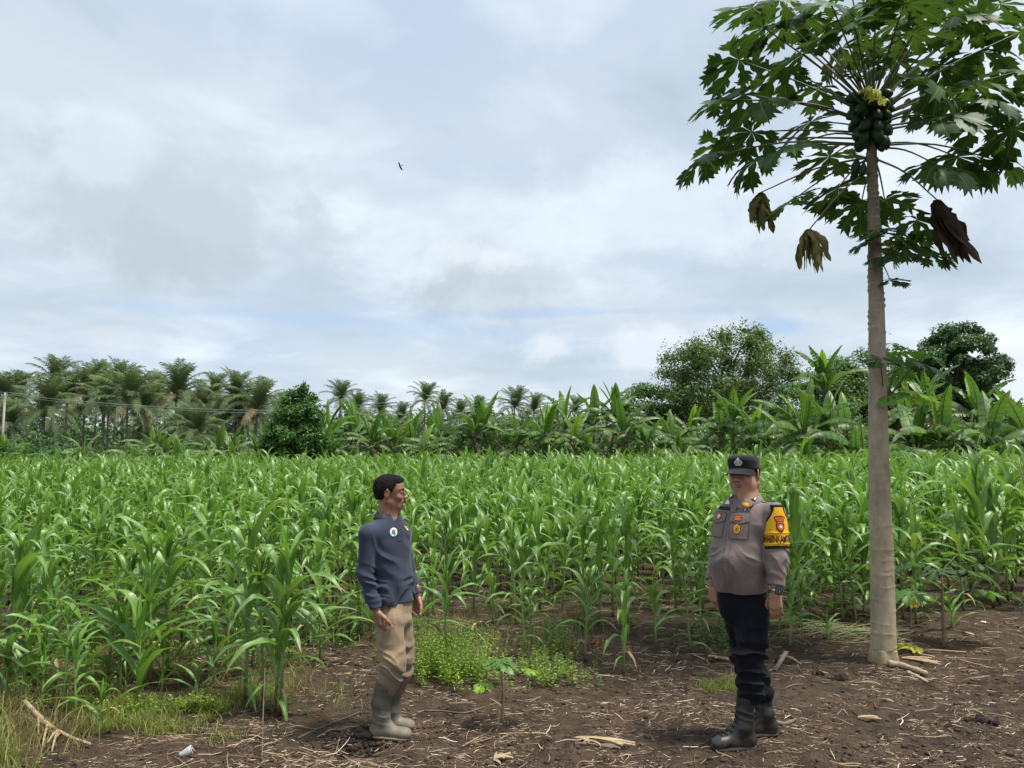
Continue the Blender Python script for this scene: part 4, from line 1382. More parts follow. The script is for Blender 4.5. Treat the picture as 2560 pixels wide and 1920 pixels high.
def papaya_leaf(seed, Rr=0.42, droop=0.5, crumple=0.0, nl=9, holes=True):
    """Deeply cut palmate leaf: pointed lobes with pointed side lobes, centre at the origin, middle lobe along +X."""
    rg = np.random.default_rng(seed)
    nl = min(nl, 8) if nl >= 9 else nl
    span = 280 if nl >= 8 else 250
    angs = np.sort(np.radians(np.linspace(-span / 2, span / 2, nl)) + rg.normal(0, 0.07, nl))
    half = np.radians(span / (nl - 1) / 2)
    mb = MB()
    for li, a in enumerate(angs):
        Ln = Rr * (0.50 + 0.50 * math.cos(a / 2) ** 1.2) * rg.uniform(0.88, 1.12)
        t = np.array([0.0, 0.29, 0.45, 0.585, 0.715, 0.845, 1.0])
        web = [0.0, 0.0, 0.078, 0.074, 0.064, 0.044, 0.0]
        sub = [0, 0.10, 0.24, 0.27, 0.19, 0.09, 0]
        K = 6
        V, U, Q, T = [], [], [], []
        fold = rg.uniform(0.10, 0.35)
        dr = droop * rg.uniform(0.75, 1.3)
        twist = rg.normal(0, 0.3) + crumple * rg.normal(0, 0.8)
        bend = rg.normal(0, 0.10)

        def pt(u, v):
            x = u; y = v + bend * u * u / Ln
            z = abs(v) * fold - 0.25 * v * v / Rr
            z -= dr * Ln * (u / Ln) ** 2 * 0.55
            x -= dr * dr * Ln * 0.16 * (u / Ln) ** 3
            z += v * twist * (u / Ln)
            if crumple:
                z += crumple * 0.09 * math.sin(u * 45 + li) * Rr * 2 + crumple * 0.05 * math.sin(v * 90 + li * 2)
            c, s = math.cos(a), math.sin(a)
            return (x * c - y * s, x * s + y * c, z)
        vein = []
        for k in range(K + 1):
            vein.append(len(V)); V.append(pt(t[k] * Ln, 0)); U.append((0.5, t[k]))
        for sd in (-1, 1):
            outer = []
            for k in range(1, K):
                u = t[k] * Ln
                w = math.tan(min(half, 0.45)) * u if k == 1 else web[k] * Ln * rg.uniform(0.8, 1.2)
                outer.append(len(V)); V.append(pt(u, sd * w)); U.append((0.5 + sd * 0.25, t[k]))
            oo = [vein[0]] + outer + [vein[K]]
            for k in range(0, K):
                A, B = vein[k], vein[k + 1]
                C, Dd = oo[k + 1], oo[k]
                if k == 0:
                    T.append((A, B, C) if sd < 0 else (A, C, B))
                elif k == K - 1:
                    T.append((A, B, Dd) if sd < 0 else (A, Dd, B))
                else:
                    Q.append((A, B, C, Dd) if sd < 0 else (Dd, C, B, A))
                if 2 <= k <= 4:
                    sl = sub[k] * Ln * rg.uniform(0.7, 1.3)
                    th = rg.uniform(0.62, 0.85)             # angle of the side lobe to the vein
                    u0 = t[k] * Ln; u1 = t[k + 1] * Ln; w0 = web[k] * Ln
                    um, wm = (u0 + u1) / 2, w0
                    tu, tv = um + sl * math.cos(th), wm + sl * math.sin(th)
                    lim = math.tan(half * 1.25) * tu
                    tv = min(tv, lim)
                    ti = len(V); V.append(pt(tu, sd * tv)); U.append((0.5 + sd * 0.5, t[k]))
                    m1 = len(V); V.append(pt(u0 + (tu - um) * 0.50 - 0.01 * Ln, sd * (wm + (tv - wm) * 0.62))); U.append((0.5 + sd * 0.4, t[k]))
                    m2 = len(V); V.append(pt(u1 * 0.8 + u0 * 0.2 + (tu - um) * 0.55, sd * (wm + (tv - wm) * 0.45))); U.append((0.5 + sd * 0.4, t[k]))
                    for (p, q, r_) in ((Dd, m1, C), (m1, m2, C), (m1, ti, m2)):
                        T.append((p, r_, q) if sd < 0 else (p, q, r_))
        mb.add(V, Q, T, U, 0)
    return mb


def hanging_leaf(seed, L=0.4, nst=7, spread=0.10, ragged=0.5, blow=0.15):
    """A withered leaf: limp ragged strips hanging (along -Z) from the end of its stalk."""
    rg = np.random.default_rng(seed)
    mb = MB()
    for i in range(nst):
        f = (i + 0.5) / nst - 0.5
        Ls = L * rg.uniform(0.55, 1.0)
        n = 14
        s = np.linspace(0, 1, n)
        x = f * spread * 2 * (s ** 0.6) + blow * s ** 1.6 + rg.normal(0, 0.012) * np.sin(s * 5 + i)
        y = rg.normal(0, spread * 0.5) * s ** 0.7 + 0.012 * np.sin(s * 9 + i)
        z = -s * Ls + 0.03 * np.sin(s * 3.1)
        w = L * 0.062 * (0.35 + np.sin(np.pi * np.clip(s * 0.9 + 0.08, 0, 1)) * 0.9) * (1 + ragged * rg.uniform(-0.6, 0.6, n))
        w[-1] *= 0.15
        a = rg.uniform(-1.0, 1.0) + s * rg.uniform(-1.5, 1.5)
        sx, sy = np.cos(a) * w, np.sin(a) * w
        P = np.stack([x, y, z], -1)
        S = np.stack([sx, sy, 0 * s], -1)
        Nn = np.stack([-np.sin(a), np.cos(a), 0 * s], -1) * (w * 0.5)[:, None]
        V = np.stack([P - S + Nn * 0.6, P, P + S * (1 + 0.3 * rg.uniform(-1, 1, n))[:, None] + Nn * 0.8], 1)
        U = np.stack(np.broadcast_arrays(np.array([0, .5, 1.])[None], s[:, None]), -1)
        mb.add(V.reshape(-1, 3), grid_quads(n, 3), None, U.reshape(-1, 2))
    return mb


PAP_MB = [papaya_leaf(50 + i, 0.44, d, 0.0) for i, d in enumerate((0.35, 0.5, 0.65, 0.8, 0.5, 0.9))]
PAP_ME = [m.mesh('papaya_leaf', [M_PAP]) for m in PAP_MB]
PAP_SM = [papaya_leaf(70 + i, 0.22, d, 0.0, nl=7).mesh('papaya_leaf_small', [M_PAP_L]) for i, d in enumerate((0.3, 0.5, 0.7))]
PAP_SMD = [papaya_leaf(70 + i, 0.22, d, 0.0, nl=7).mesh('papaya_leaf_small', [M_PAP]) for i, d in enumerate((0.3, 0.5, 0.7))]
PAP_WILT = [hanging_leaf(80 + i, 0.42, 14, 0.13, 0.5, 0.02).mesh('papaya_leaf_wilting', [M_PAP_O]) for i in range(2)]
PAP_DEAD = hanging_leaf(85, 0.62, 16, 0.11, 0.6, 0.20).mesh('papaya_leaf_dead', [M_PAP_DEAD])
PAP_YEL = papaya_leaf(86, 0.24, 0.9, 0.5, nl=7).mesh('papaya_leaf_yellow', [M_PAP_Y])
PAP_YLT = papaya_leaf(87, 0.26, 0.5, 0.0, nl=7).mesh('papaya_leaf_lime', [leaf_material('papaya_leaf_lime', (0.20, 0.36, 0.03), (0.26, 0.42, 0.04), trans=0.4, tcol=(0.45, 0.7, 0.04), ribw=0.03)])

base = gpix(2211, 1652)
TY = base.y
TX0 = base.x


def frame(axis, up=(0, 0, 1), roll=0.0):
    a = Vector(axis).normalized()
    s = Vector(up).cross(a)
    if s.length < 1e-3:
        s = Vector((0, 1, 0))
    s.normalize()
    n = a.cross(s)
    M = Matrix((a, s, n)).transposed().to_4x4()
    return M @ Matrix.Rotation(roll, 4, 'X')


def trunk_x(z):
    py_ = [(0.0, 2211), (1.72, 2197), (2.9, 2192), (3.45, 2188), (4.2, 2180), (4.9, 2176)]
    return None


TOP = at(2177, 262, TY)
pap = tag(empty('papaya_tree', base), 'tall papaya tree with ringed grey trunk, green fruit cluster and wide leafy crown', 'papaya tree')
ctrl = [Vector((base.x, TY, base.z - 0.06))] + [at(px, py, TY + dy) for px, py, dy in ((2209, 1600, 0), (2205, 1400, 0.0), (2197, 1150, 0.01), (2192, 800, 0.0), (2186, 600, 0), (2180, 400, 0))] + [TOP]
P = curve_pts([tuple(c - base) for c in ctrl], 420)
hh = P[:, 2]
wid = np.interp(hh, [0, 0.1, 0.4, 1.4, 2.2, 3.2, 4.0, 4.8], [0.120, 0.104, 0.100, 0.088, 0.078, 0.064, 0.048, 0.040])
k = 40
rg = np.random.default_rng(3)
T_ = unit(np.gradient(P, axis=0))
ang = np.linspace(0, 2 * np.pi, k, endpoint=False)
rad = wid[:, None] * np.ones(k)[None]
nscar = 95
zz = 0.12
while zz < hh[-1]:
    step = np.interp(zz, [0, 2.0, 2.8, 5], [0.085, 0.085, 0.045, 0.032])
    a0 = rg.uniform(0, 6.28); dz = rg.uniform(-0.01, 0.01)
    arc = np.clip(np.cos((ang - a0) / 2) ** 2 * 2.2 - 0.5, 0, 1)
    zc = zz + 0.012 * np.cos(ang - a0)
    amp = np.interp(zz, [0, 2, 3.2, 5], [0.0048, 0.0058, 0.0100, 0.0100])
    g = np.exp(-((hh[:, None] - zc[None]) / 0.0065) ** 2) * arc[None]
    notch = np.exp(-((hh[:, None] - zc[None] + 0.012) / 0.010) ** 2) * np.exp(-(((ang - a0 + math.pi) % (2 * math.pi) - math.pi) / 0.35) ** 2)[None]
    rad += amp * g + amp * 0.9 * notch
    zz += step * rg.uniform(0.6, 1.5)
rad *= 1 + 0.02 * np.sin(ang * 3 + 1)[None] + 0.012 * VN(np.broadcast_to(hh[:, None] * 5, rad.shape), np.broadcast_to(np.cos(ang)[None] * 2, rad.shape), np.broadcast_to(np.sin(ang)[None] * 2, rad.shape))
rad[hh < 0.10] *= (1 + 0.25 * np.sin(ang * 5) * 0.4)[None]
V = P[:, None] + rad[:, :, None] * np.stack([np.cos(ang), np.sin(ang), 0 * ang], -1)[None]
U = np.stack(np.broadcast_arrays(np.linspace(0, 1, k)[None, :], hh[:, None] / 4.8), -1)


def bark_mat():
    m, nt = new_mat('papaya_bark')
    uv = N(nt, 'ShaderNodeUVMap'); sep = N(nt, 'ShaderNodeSeparateXYZ')
    nt.links.new(uv.outputs[0], sep.inputs[0])
    tc = N(nt, 'ShaderNodeTexCoord')
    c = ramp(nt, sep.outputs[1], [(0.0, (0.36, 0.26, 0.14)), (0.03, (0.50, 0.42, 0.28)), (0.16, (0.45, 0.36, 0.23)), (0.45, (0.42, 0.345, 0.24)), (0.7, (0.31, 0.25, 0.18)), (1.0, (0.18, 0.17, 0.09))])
    mp = N(nt, 'ShaderNodeMapping'); mp.inputs['Scale'].default_value = (6, 6, 2.2)
    nt.links.new(tc.outputs['Object'], mp.inputs[0])
    a = noise(nt, mp.outputs[0], 1.6, 7, 0.65)
    c = mixc(nt, ramp(nt, a, [(0.35, 0), (0.7, 0.8)]), c, mixc(nt, 1.0, c, (0.42, 0.40, 0.38), 'MULTIPLY'))
    mp2 = N(nt, 'ShaderNodeMapping'); mp2.inputs['Scale'].default_value = (12, 12, 60)
    nt.links.new(tc.outputs['Object'], mp2.inputs[0])
    b = noise(nt, mp2.outputs[0], 1.0, 5, 0.6)
    c = mixc(nt, ramp(nt, b, [(0.55, 0), (0.75, 0.55)]), c, (0.45, 0.41, 0.33))
    w = noise(nt, tc.outputs['Object'], 45, 5, 0.7)
    c = mixc(nt, ramp(nt, w, [(0.58, 0), (0.72, 0.5)]), c, (0.10, 0.085, 0.065))
    p = N(nt, 'ShaderNodeBsdfPrincipled'); nt.links.new(c, p.inputs['Base Color']); p.inputs['Roughness'].default_value = 0.8
    bp = N(nt, 'ShaderNodeBump'); bp.inputs['Strength'].default_value = 0.5; bp.inputs['Distance'].default_value = 0.004
    nt.links.new(b, bp.inputs['Height']); nt.links.new(bp.outputs[0], p.inputs['Normal'])
    o = N(nt, 'ShaderNodeOutputMaterial'); nt.links.new(p.outputs[0], o.inputs[0])
    return m


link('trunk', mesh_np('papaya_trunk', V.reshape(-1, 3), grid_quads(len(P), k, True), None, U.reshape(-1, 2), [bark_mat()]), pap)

# leaves: pixel of the leaf's centre, where its stalk leaves the trunk (py), direction to the camera side (-1) or away (+1), kind
LEAVES = [
    (1805, 362, 1.00, 0), (1905, 252, -0.1, 0), (1961, 169, 0.75, 0), (1909, 69, -0.35, 0), (1848, 150, 0.3, 0),
    (1987, 362, -0.6, 0), (1983, 499, 0.3, 0), (2152, 512, 0.55, 0), (2212, 500, 0.75, 0), (2074, 392, 0.75, 0),
    (2026, 305, 0.9, 0), (2009, 135, -0.75, 0), (2078, 10, -0.7, 0), (2030, 40, 0.8, 0), (2135, 60, -0.8, 0), (2160, 12, 0.6, 0),
    (2190, 20, -0.5, 0), (2282, 87, -0.6, 0), (2369, 4, 0.2, 0), (2399, 40, -0.5, 0), (2551, 80, 0.0, 0), (2352, 165, 0.55, 0),
    (2330, 215, -0.7, 0), (2302, 246, 0.9, 0), (2350, 292, -0.6, 0), (2450, 300, 0.3, 0), (2530, 322, -0.2, 0), (2395, 392, 0.35, 0),
    (2343, 412, -0.45, 0), (2240, 60, 0.9, 0), (2105, 120, 0.9, 0), (2240, 150, 0.8, 0), (2460, 130, 0.6, 0), (2440, 210, -0.35, 0), (1880, 330, 0.6, 0),
    (2500, 10, 0.5, 0), (1950, 0, 0.5, 0), (2300, -40, 0.2, 0), (2120, -60, 0.3, 0), (2420, -60, -0.4, 0), (2050, 220, 0.9, 0), (1860, 235, 0.45, 0), (1760, 395, 0.5, 0), (1970, 60, -0.3, 0), (2490, 400, 0.2, 0), (2540, 180, -0.3, 0), (1890, 400, 0.2, 0), (2095, 470, 0.3, 0), (1880, 20, 0.3, 0), (1800, 250, -0.1, 0), (2380, 250, 0.8, 0), (2430, 60, 0.3, 0), (2480, 250, -0.6, 0), (2260, 10, -0.9, 0), (2070, 60, 0.5, 0),
    (1900, 482, 0.3, 'wilt'), (2024, 573, -0.3, 'wilt'), (2343, 500, -0.3, 'dead'),
]
rgl = np.random.default_rng(21)
Lb = 0
for i, (px, py, dy, kind) in enumerate(LEAVES):
    c = at(px, py, TY + dy * 0.95)
    # foot of the stalk on the trunk: higher leaves start higher
    fz = np.interp(py, [-60, 60, 300, 420, 600], [TOP.z + 0.02, TOP.z - 0.05, TOP.z - 0.22, TOP.z - 0.42, TOP.z - 0.62])
    foot = Vector((TOP.x + 0.01, TY, fz))
    d = c - foot
    hdir = Vector((d.x, d.y, 0))
    L = d.length
    if kind == 0:
        mid = foot + d * 0.5 + Vector((0, 0, 0.04 * L + (0.03 if d.z < 0.2 else -0.02)))
        end_up = 0.05
    else:
        mid = foot + d * 0.5 + Vector((0, 0, 0.06))
    Pp = curve_pts([tuple(foot - base), tuple(mid - base), tuple(c - base)], 9)
    pet = link('petiole', tube(Pp, np.linspace(0.011, 0.0055, 9), 6).mesh('petiole', [M_PET if (i % 3 and kind == 0) else M_PET_P]), pap)
    hd = hdir.normalized() if hdir.length > 0.05 else Vector((0.5, -0.8, 0))
    if kind == 0:
        el = d.z / L
        a = hd + Vector((0, 0, -0.30 + 0.45 * max(0, el) - 0.25 * rgl.random()))
        M = Matrix.Translation(c - base) @ frame(a, roll=rgl.normal(0, 0.25)) @ Matrix.Rotation(rgl.normal(0, 0.2), 4, 'Z') @ Matrix.Diagonal((1, 1, 1, 1))
        s = rgl.uniform(0.88, 1.12)
        link('leaf', PAP_ME[int(rgl.integers(0, 6))], pap, M @ Matrix.Diagonal((s, s, s, 1)))
    elif kind == 'wilt':
        o = link('wilting_leaf', PAP_WILT[i % 2], pap, Matrix.Translation(c - base))
        o['label'] = 'withered yellow brown leaf hanging limp'
    else:
        o = link('dead_leaf', PAP_DEAD, pap, Matrix.Translation(c - base))
        o['label'] = 'black brown dead leaf hanging down'
# small yellow leaf on the crown's heart and the growing tip
o = link('yellow_leaf', PAP_YEL, pap, Matrix.Translation(at(2178, 225, TY - 0.25) - base) @ frame((0.5, -0.6, -0.5)) @ Matrix.Diagonal((0.8, 0.8, 0.8, 1)))
o['label'] = 'bright yellow dying leaf before the heart of the crown'
for i in range(9):
    a = i * 2.4
    c = TOP + Vector((math.cos(a) * 0.10, math.sin(a) * 0.10, 0.30 + 0.03 * i))
    Pp = curve_pts([tuple(TOP - base - Vector((0, 0, 0.03))), tuple((TOP + c) / 2 - base + Vector((0, 0, 0.03))), tuple(c - base)], 6)
    link('petiole', tube(Pp, np.linspace(0.008, 0.004, 6), 5).mesh('petiole', [M_PET]), pap)
    link('leaf', PAP_SMD[i % 3], pap, Matrix.Translation(c - base) @ frame((math.cos(a), math.sin(a), 0.5)) @ Matrix.Diagonal((0.8, 0.8, 0.8, 1)))

# fruit
zf = np.linspace(0, 1, 12)
prof = np.sin(np.pi * np.clip(zf, 0, 1)) ** 0.65 * (0.72 + 0.5 * zf)
fr_me = tube(np.stack([0 * zf, 0 * zf, -zf * 0.20], -1), 0.052 * np.maximum(prof, 0.06), 14).mesh('fruit', [M_FRUIT])
rgf = np.random.default_rng(8)
cnt = 0
for ring, (zr, rr, nn, tilt) in enumerate([(-0.10, 0.06, 6, 1.15), (-0.17, 0.06, 8, 1.0), (-0.25, 0.06, 9, 0.8), (-0.33, 0.06, 8, 0.6), (-0.41, 0.06, 7, 0.42), (-0.47, 0.055, 5, 0.3)]):
    for j in range(nn):
        a = j * 2 * math.pi / nn + ring * 0.5 + rgf.normal(0, 0.12)
        p = Vector((TOP.x + math.cos(a) * rr, TY + math.sin(a) * rr, TOP.z + 0.20 + zr + rgf.normal(0, 0.012) - 0.02))
        s = rgf.uniform(0.72, 1.08)
        M = Matrix.Translation(p - base) @ Matrix.Rotation(a, 4, 'Z') @ Matrix.Rotation(-tilt - rgf.normal(0, 0.08), 4, 'Y') @ Matrix.Diagonal((s, s, s, 1))
        link('fruit', fr_me, pap, M)
for (px, py, dy, s) in ((2143, 395, -0.03, 0.8), (2160, 405, -0.08, 0.7), (2140, 408, 0.05, 0.7)):
    link('fruit', fr_me, pap, Matrix.Translation(at(px, py, TY + dy) - base) @ Matrix.Rotation(0.2, 4, 'Y') @ Matrix.Diagonal((s, s, s, 1)))


def shoot(node, leaves, sm, pmat, label=None):
    """Side shoot of the papaya: stalks from a node on the trunk to small leaves."""
    f = at(*node)
    for (px, py, dy, s, me) in leaves:
        c = at(px, py, TY + dy)
        mid = (f + c) / 2 + Vector((0, 0, 0.02))
        link('petiole', tube(curve_pts([tuple(f - base), tuple(mid - base), tuple(c - base)], 7), np.linspace(0.007, 0.0035, 7), 5).mesh('petiole', [pmat]), pap)
        d = c - f
        a = Vector((d.x, d.y, 0)).normalized() + Vector((0, 0, -0.35))
        link('leaf', me, pap, Matrix.Translation(c - base) @ frame(a, roll=rgl.normal(0, 0.3)) @ Matrix.Diagonal((s, s, s, 1)))


shoot((2205, 660, TY), [(2190, 575, -0.12, 1.38, PAP_SMD[0]), (2235, 590, -0.08, 1.25, PAP_SMD[1]), (2292, 550, -0.1, 1.56, PAP_SMD[2]), (2250, 615, 0.1, 1.25, PAP_SMD[0]),
                        (2320, 635, -0.15, 1.31, PAP_SMD[1]), (2212, 640, -0.16, 1.00, PAP_SMD[2]), (2225, 700, -0.05, 0.88, PAP_SMD[0]), (2170, 600, -0.1, 1.00, PAP_SMD[1]), (2265, 600, 0.2, 1.38, PAP_SMD[2])], 0, M_PET_P)
o = link('dead_leaf', hanging_leaf(90, 0.12, 3, 0.03, 0.4, 0.02).mesh('curled_leaf', [M_CORN_DRY]), pap, Matrix.Translation(at(2236, 652, TY - 0.05) - base))
o['label'] = 'small curled pale dry leaf under the side shoot'
shoot((2212, 1010, TY), [(2200, 895, -0.2, 1.15, PAP_SMD[0]), (2250, 880, 0.1, 1.0, PAP_SM[1]), (2290, 905, -0.1, 1.15, PAP_SMD[2]), (2315, 885, 0.15, 1.0, PAP_SM[0]),
                         (2240, 925, 0.2, 1.0, PAP_SM[2]), (2285, 980, -0.15, 0.9, PAP_YLT), (2260, 985, 0.0, 0.7, PAP_YLT), (2222, 990, -0.15, 0.75, PAP_SM[1]), (2265, 870, 0.3, 0.8, PAP_SM[0])], 0, M_PET)

# peeled roots at the foot, two young papayas, the fallen leaf
M_ROOT = plain('peeled_root', (0.48, 0.40, 0.28), (0.30, 0.23, 0.15), rough=0.8, scale=9, stretch=(1, 4, 4), bump=0.4)
for (pts_, r, lab) in ((((2222, 1664), (2250, 1670), (2285, 1680), (2315, 1690)), 0.026, 'thick peeled pale root lying from the foot of the papaya trunk'),
                       (((2270, 1684), (2295, 1696), (2318, 1708)), 0.016, 'thinner peeled pale root below the thick one')):
    w = [gpix(*p) for p in pts_]
    P_ = curve_pts([(p.x, p.y, p.z + r * 0.75) for p in w], 24)
    rr_ = r * (1 - 0.25 * np.linspace(0, 1, 24)) * (1 + 0.10 * np.sin(np.linspace(0, 19, 24)))
    o = link('root', tube(P_ - P_[0], rr_, 10).mesh('root', [M_ROOT]))
    o.location = P_[0]
    tag(o, lab, 'root')


def sapling(px, py, ptop, label, leaves, stemr=0.011):
    g = gpix(px, py)
    top = at(px - 4, ptop, g.y)
    root = tag(empty('papaya_sapling', g), label, 'papaya sapling', 'young papayas')
    h = top.z - g.z
    link('stem', tube(curve_pts([(0, 0, -0.02), (0.01, 0, h * 0.5), tuple(top - g)], 8), np.linspace(stemr * 1.3, stemr * 0.7, 8), 8).mesh('stem', [M_PET_P]), root)
    for (lx, ly, dy, s, me, fz) in leaves:
        c = at(lx, ly, g.y + dy) - g
        f = Vector((0.0, 0, h * fz))
        link('petiole', tube(curve_pts([tuple(f), tuple((f + c) / 2 + Vector((0, 0, 0.015))), tuple(c)], 6), np.linspace(0.0045, 0.003, 6), 5).mesh('petiole', [M_PET]), root)
        d = c - f
        a = Vector((d.x, d.y, 0)).normalized() + Vector((0, 0, -0.22))
        link('leaf', me, root, Matrix.Translation(c) @ frame(a, roll=rgl.normal(0, 0.2)) @ Matrix.Diagonal((s, s, s, 1)))


sapling(1254, 1812, 1655, 'small papaya sapling with one umbrella of leaves on a bare stem between the two men',
        [(1238, 1655, -0.05, 0.42, PAP_SM[0], 0.97), (1262, 1652, 0.06, 0.42, PAP_SM[2], 0.99), (1268, 1658, -0.1, 0.48, PAP_SM[1], 0.97), (1230, 1664, 0.06, 0.4, PAP_SMD[1], 0.96), (1250, 1650, -0.08, 0.4, PAP_SM[0], 0.98), (1318, 1672, 0.0, 0.35, PAP_YLT, 0.88), (1212, 1710, -0.08, 0.35, PAP_YLT, 0.7)], 0.009)
sapling(2359, 1620, 1440, 'larger papaya sapling with wide flat leaf tiers right of the papaya trunk',
        [(2340, 1425, -0.1, 0.95, PAP_SMD[0], 0.98), (2375, 1405, 0.1, 1.0, PAP_SMD[1], 1.0), (2415, 1425, -0.05, 1.0, PAP_SMD[2], 0.99), (2290, 1410, 0.15, 1.0, PAP_SMD[0], 0.97), (2450, 1410, 0.1, 0.9, PAP_SMD[2], 0.98),
         (2395, 1385, 0.2, 0.9, PAP_SM[0], 0.99), (2350, 1395, 0.25, 0.9, PAP_SM[1], 0.98), (2275, 1480, -0.05, 0.9, PAP_SM[1], 0.72), (2460, 1475, 0.0, 1.0, PAP_SM[2], 0.74), (2285, 1490, -0.1, 0.55, PAP_YEL, 0.70)], 0.012)
sapling(2276, 1572, 1480, 'short papaya sapling half way between the trunk and the larger sapling',
        [(2262, 1478, 0.0, 0.9, PAP_SM[0], 0.98), (2285, 1485, -0.1, 0.8, PAP_SM[1], 0.95), (2298, 1490, 0.1, 0.8, PAP_SM[2], 0.95)], 0.010)
g = gpix(2288, 1633)
o = link('fallen_papaya_leaf', papaya_leaf(91, 0.17, 0.1, 0.25, nl=7).mesh('fallen_leaf', [M_PAP_Y]))
o.location = (g.x, g.y, g.z + 0.035)
o.rotation_euler = (0.1, -0.1, 2.6)
tag(o, 'bright yellow fallen papaya leaf lying right of the trunk foot', 'leaf')
g2 = gpix(2415, 1628)
P_ = np.array([[0.03, 0, 0.02], [0.15, 0.0, 0.03], [g2.x - g.x, g2.y - g.y, g2.z - g.z + 0.01]])
o = link('fallen_leaf_stalk', tube(P_, 0.006, 6).mesh('fallen_leaf_stalk', [M_CORN_DRY])); o.location = g
tag(o, 'straw coloured stalk lying beside the fallen yellow leaf', 'stalk')
# ------------------------------------------------------------------ people: signed distance fields turned into surfaces
class Field:
    def __init__(self, lo, hi, h):
        self.lo = np.array(lo, float); self.h = h
        self.n = np.ceil((np.array(hi) - self.lo) / h).astype(int) + 1
        self.d = np.full(self.n, 0.5, np.float32)
        self.ax = [self.lo[i] + h * np.arange(self.n[i]) for i in range(3)]

    def _sl(self, lo, hi):
        s = []
        for i in range(3):
            a = int(max(0, math.floor((lo[i] - self.lo[i]) / self.h)))
            b = int(min(self.n[i], math.ceil((hi[i] - self.lo[i]) / self.h) + 1))
            s.append(slice(a, max(a, b)))
        return tuple(s)

    def apply(self, fn, lo, hi, k=0.0, op='add', pad=0.03):
        sl = self._sl(np.array(lo) - pad - k, np.array(hi) + pad + k)
        if any(s.stop <= s.start for s in sl):
            return
        if op == 'offset':
            d = self.d[sl]
            I = np.nonzero(np.abs(d) < 0.03)
            if len(I[0]):
                X, Y, Z = [self.ax[i][sl[i]][I[i]] for i in range(3)]
                d[I] += np.asarray(fn(X, Y, Z), np.float32)
            return
        X, Y, Z = np.meshgrid(self.ax[0][sl[0]], self.ax[1][sl[1]], self.ax[2][sl[2]], indexing='ij')
        q = fn(X, Y, Z).astype(np.float32)
        d = self.d[sl]
        if op == 'add':
            if k > 0:
                hh = np.clip(0.5 + 0.5 * (d - q) / k, 0, 1)
                self.d[sl] = d * (1 - hh) + q * hh - k * hh * (1 - hh)
            else:
                self.d[sl] = np.minimum(d, q)
        elif op == 'sub':
            q = -q
            if k > 0:
                hh = np.clip(0.5 - 0.5 * (d - q) / k, 0, 1)
                self.d[sl] = d * (1 - hh) + q * hh + k * hh * (1 - hh)
            else:
                self.d[sl] = np.maximum(d, q)
        elif op == 'cut':
            self.d[sl] = np.maximum(d, q)

    def cap(self, a, b, ra, rb=None, k=0.01, op='add', flat=(1.0, 1.0), fdir=None):
        """Tapered capsule; flat=(s1,s2) scales distances across fdir to make an oval section."""
        a = np.array(a, float); b = np.array(b, float); rb = ra if rb is None else rb
        ba = b - a; L2 = float(ba @ ba) + 1e-12
        m = max(ra, rb) * max(1, 1 / min(flat))
        if fdir is not None:
            t_ = ba / math.sqrt(L2); f = np.array(fdir, float); f = f - t_ * (f @ t_); f /= np.linalg.norm(f); g = np.cross(t_, f)

        def fn(X, Y, Z):
            px, py, pz = X - a[0], Y - a[1], Z - a[2]
            t = np.clip((px * ba[0] + py * ba[1] + pz * ba[2]) / L2, 0, 1)
            qx, qy, qz = px - t * ba[0], py - t * ba[1], pz - t * ba[2]
            r = ra + (rb - ra) * t
            if fdir is None:
                return np.sqrt(qx * qx + qy * qy + qz * qz) - r
            u = qx * f[0] + qy * f[1] + qz * f[2]
            v = qx * g[0] + qy * g[1] + qz * g[2]
            w = (qx * ba[0] + qy * ba[1] + qz * ba[2]) / math.sqrt(L2)
            return (np.sqrt((u / flat[0]) ** 2 + (v / flat[1]) ** 2 + w * w) - r) * min(flat)
        self.apply(fn, np.minimum(a, b) - m, np.maximum(a, b) + m, k, op)

    def ell(self, c, r, k=0.01, op='add', M=None):
        c = np.array(c, float); r = np.array(r, float)
        A = np.eye(3) if M is None else np.array(M)[:3, :3]
        m = r.max()

        def fn(X, Y, Z):
            px, py, pz = X - c[0], Y - c[1], Z - c[2]
            u = (A[0, 0] * px + A[1, 0] * py + A[2, 0] * pz) / r[0]
            v = (A[0, 1] * px + A[1, 1] * py + A[2, 1] * pz) / r[1]
            w = (A[0, 2] * px + A[1, 2] * py + A[2, 2] * pz) / r[2]
            k0 = np.sqrt(u * u + v * v + w * w)
            k1 = np.sqrt((u / r[0]) ** 2 + (v / r[1]) ** 2 + (w / r[2]) ** 2) + 1e-9
            return k0 * (k0 - 1.0) / k1
        self.apply(fn, c - m, c + m, k, op)

    def stack(self, rows, yaw, k=0.02, sq=2.3):
        """Torso: rows of (z, cx, cy, half width, half depth); yaw = direction faced (radians from +X)."""
        rows = sorted(rows)
        R_ = np.array(rows, float)
        zs = R_[:, 0]
        zz = np.linspace(zs[0], zs[-1], 60)
        # smooth interpolation
        cp = curve_pts([tuple(r) for r in R_.tolist()], 120)
        o = np.argsort(cp[:, 0]); cp = cp[o]
        cf, sf = math.cos(yaw), math.sin(yaw)
        m = max(R_[:, 3].max(), R_[:, 4].max()) + 0.03

        def fn(X, Y, Z):
            cx = np.interp(Z, cp[:, 0], cp[:, 1]); cy = np.interp(Z, cp[:, 0], cp[:, 2])
            a = np.interp(Z, cp[:, 0], cp[:, 3]); b = np.interp(Z, cp[:, 0], cp[:, 4])
            px, py = X - cx, Y - cy
            f = px * cf + py * sf; l = -px * sf + py * cf
            q = (np.abs(l / a) ** sq + np.abs(f / b) ** sq) ** (1 / sq)
            d = (q - 1) * np.minimum(a, b)
            return np.maximum(d, np.maximum(zs[0] - Z, Z - zs[-1]))
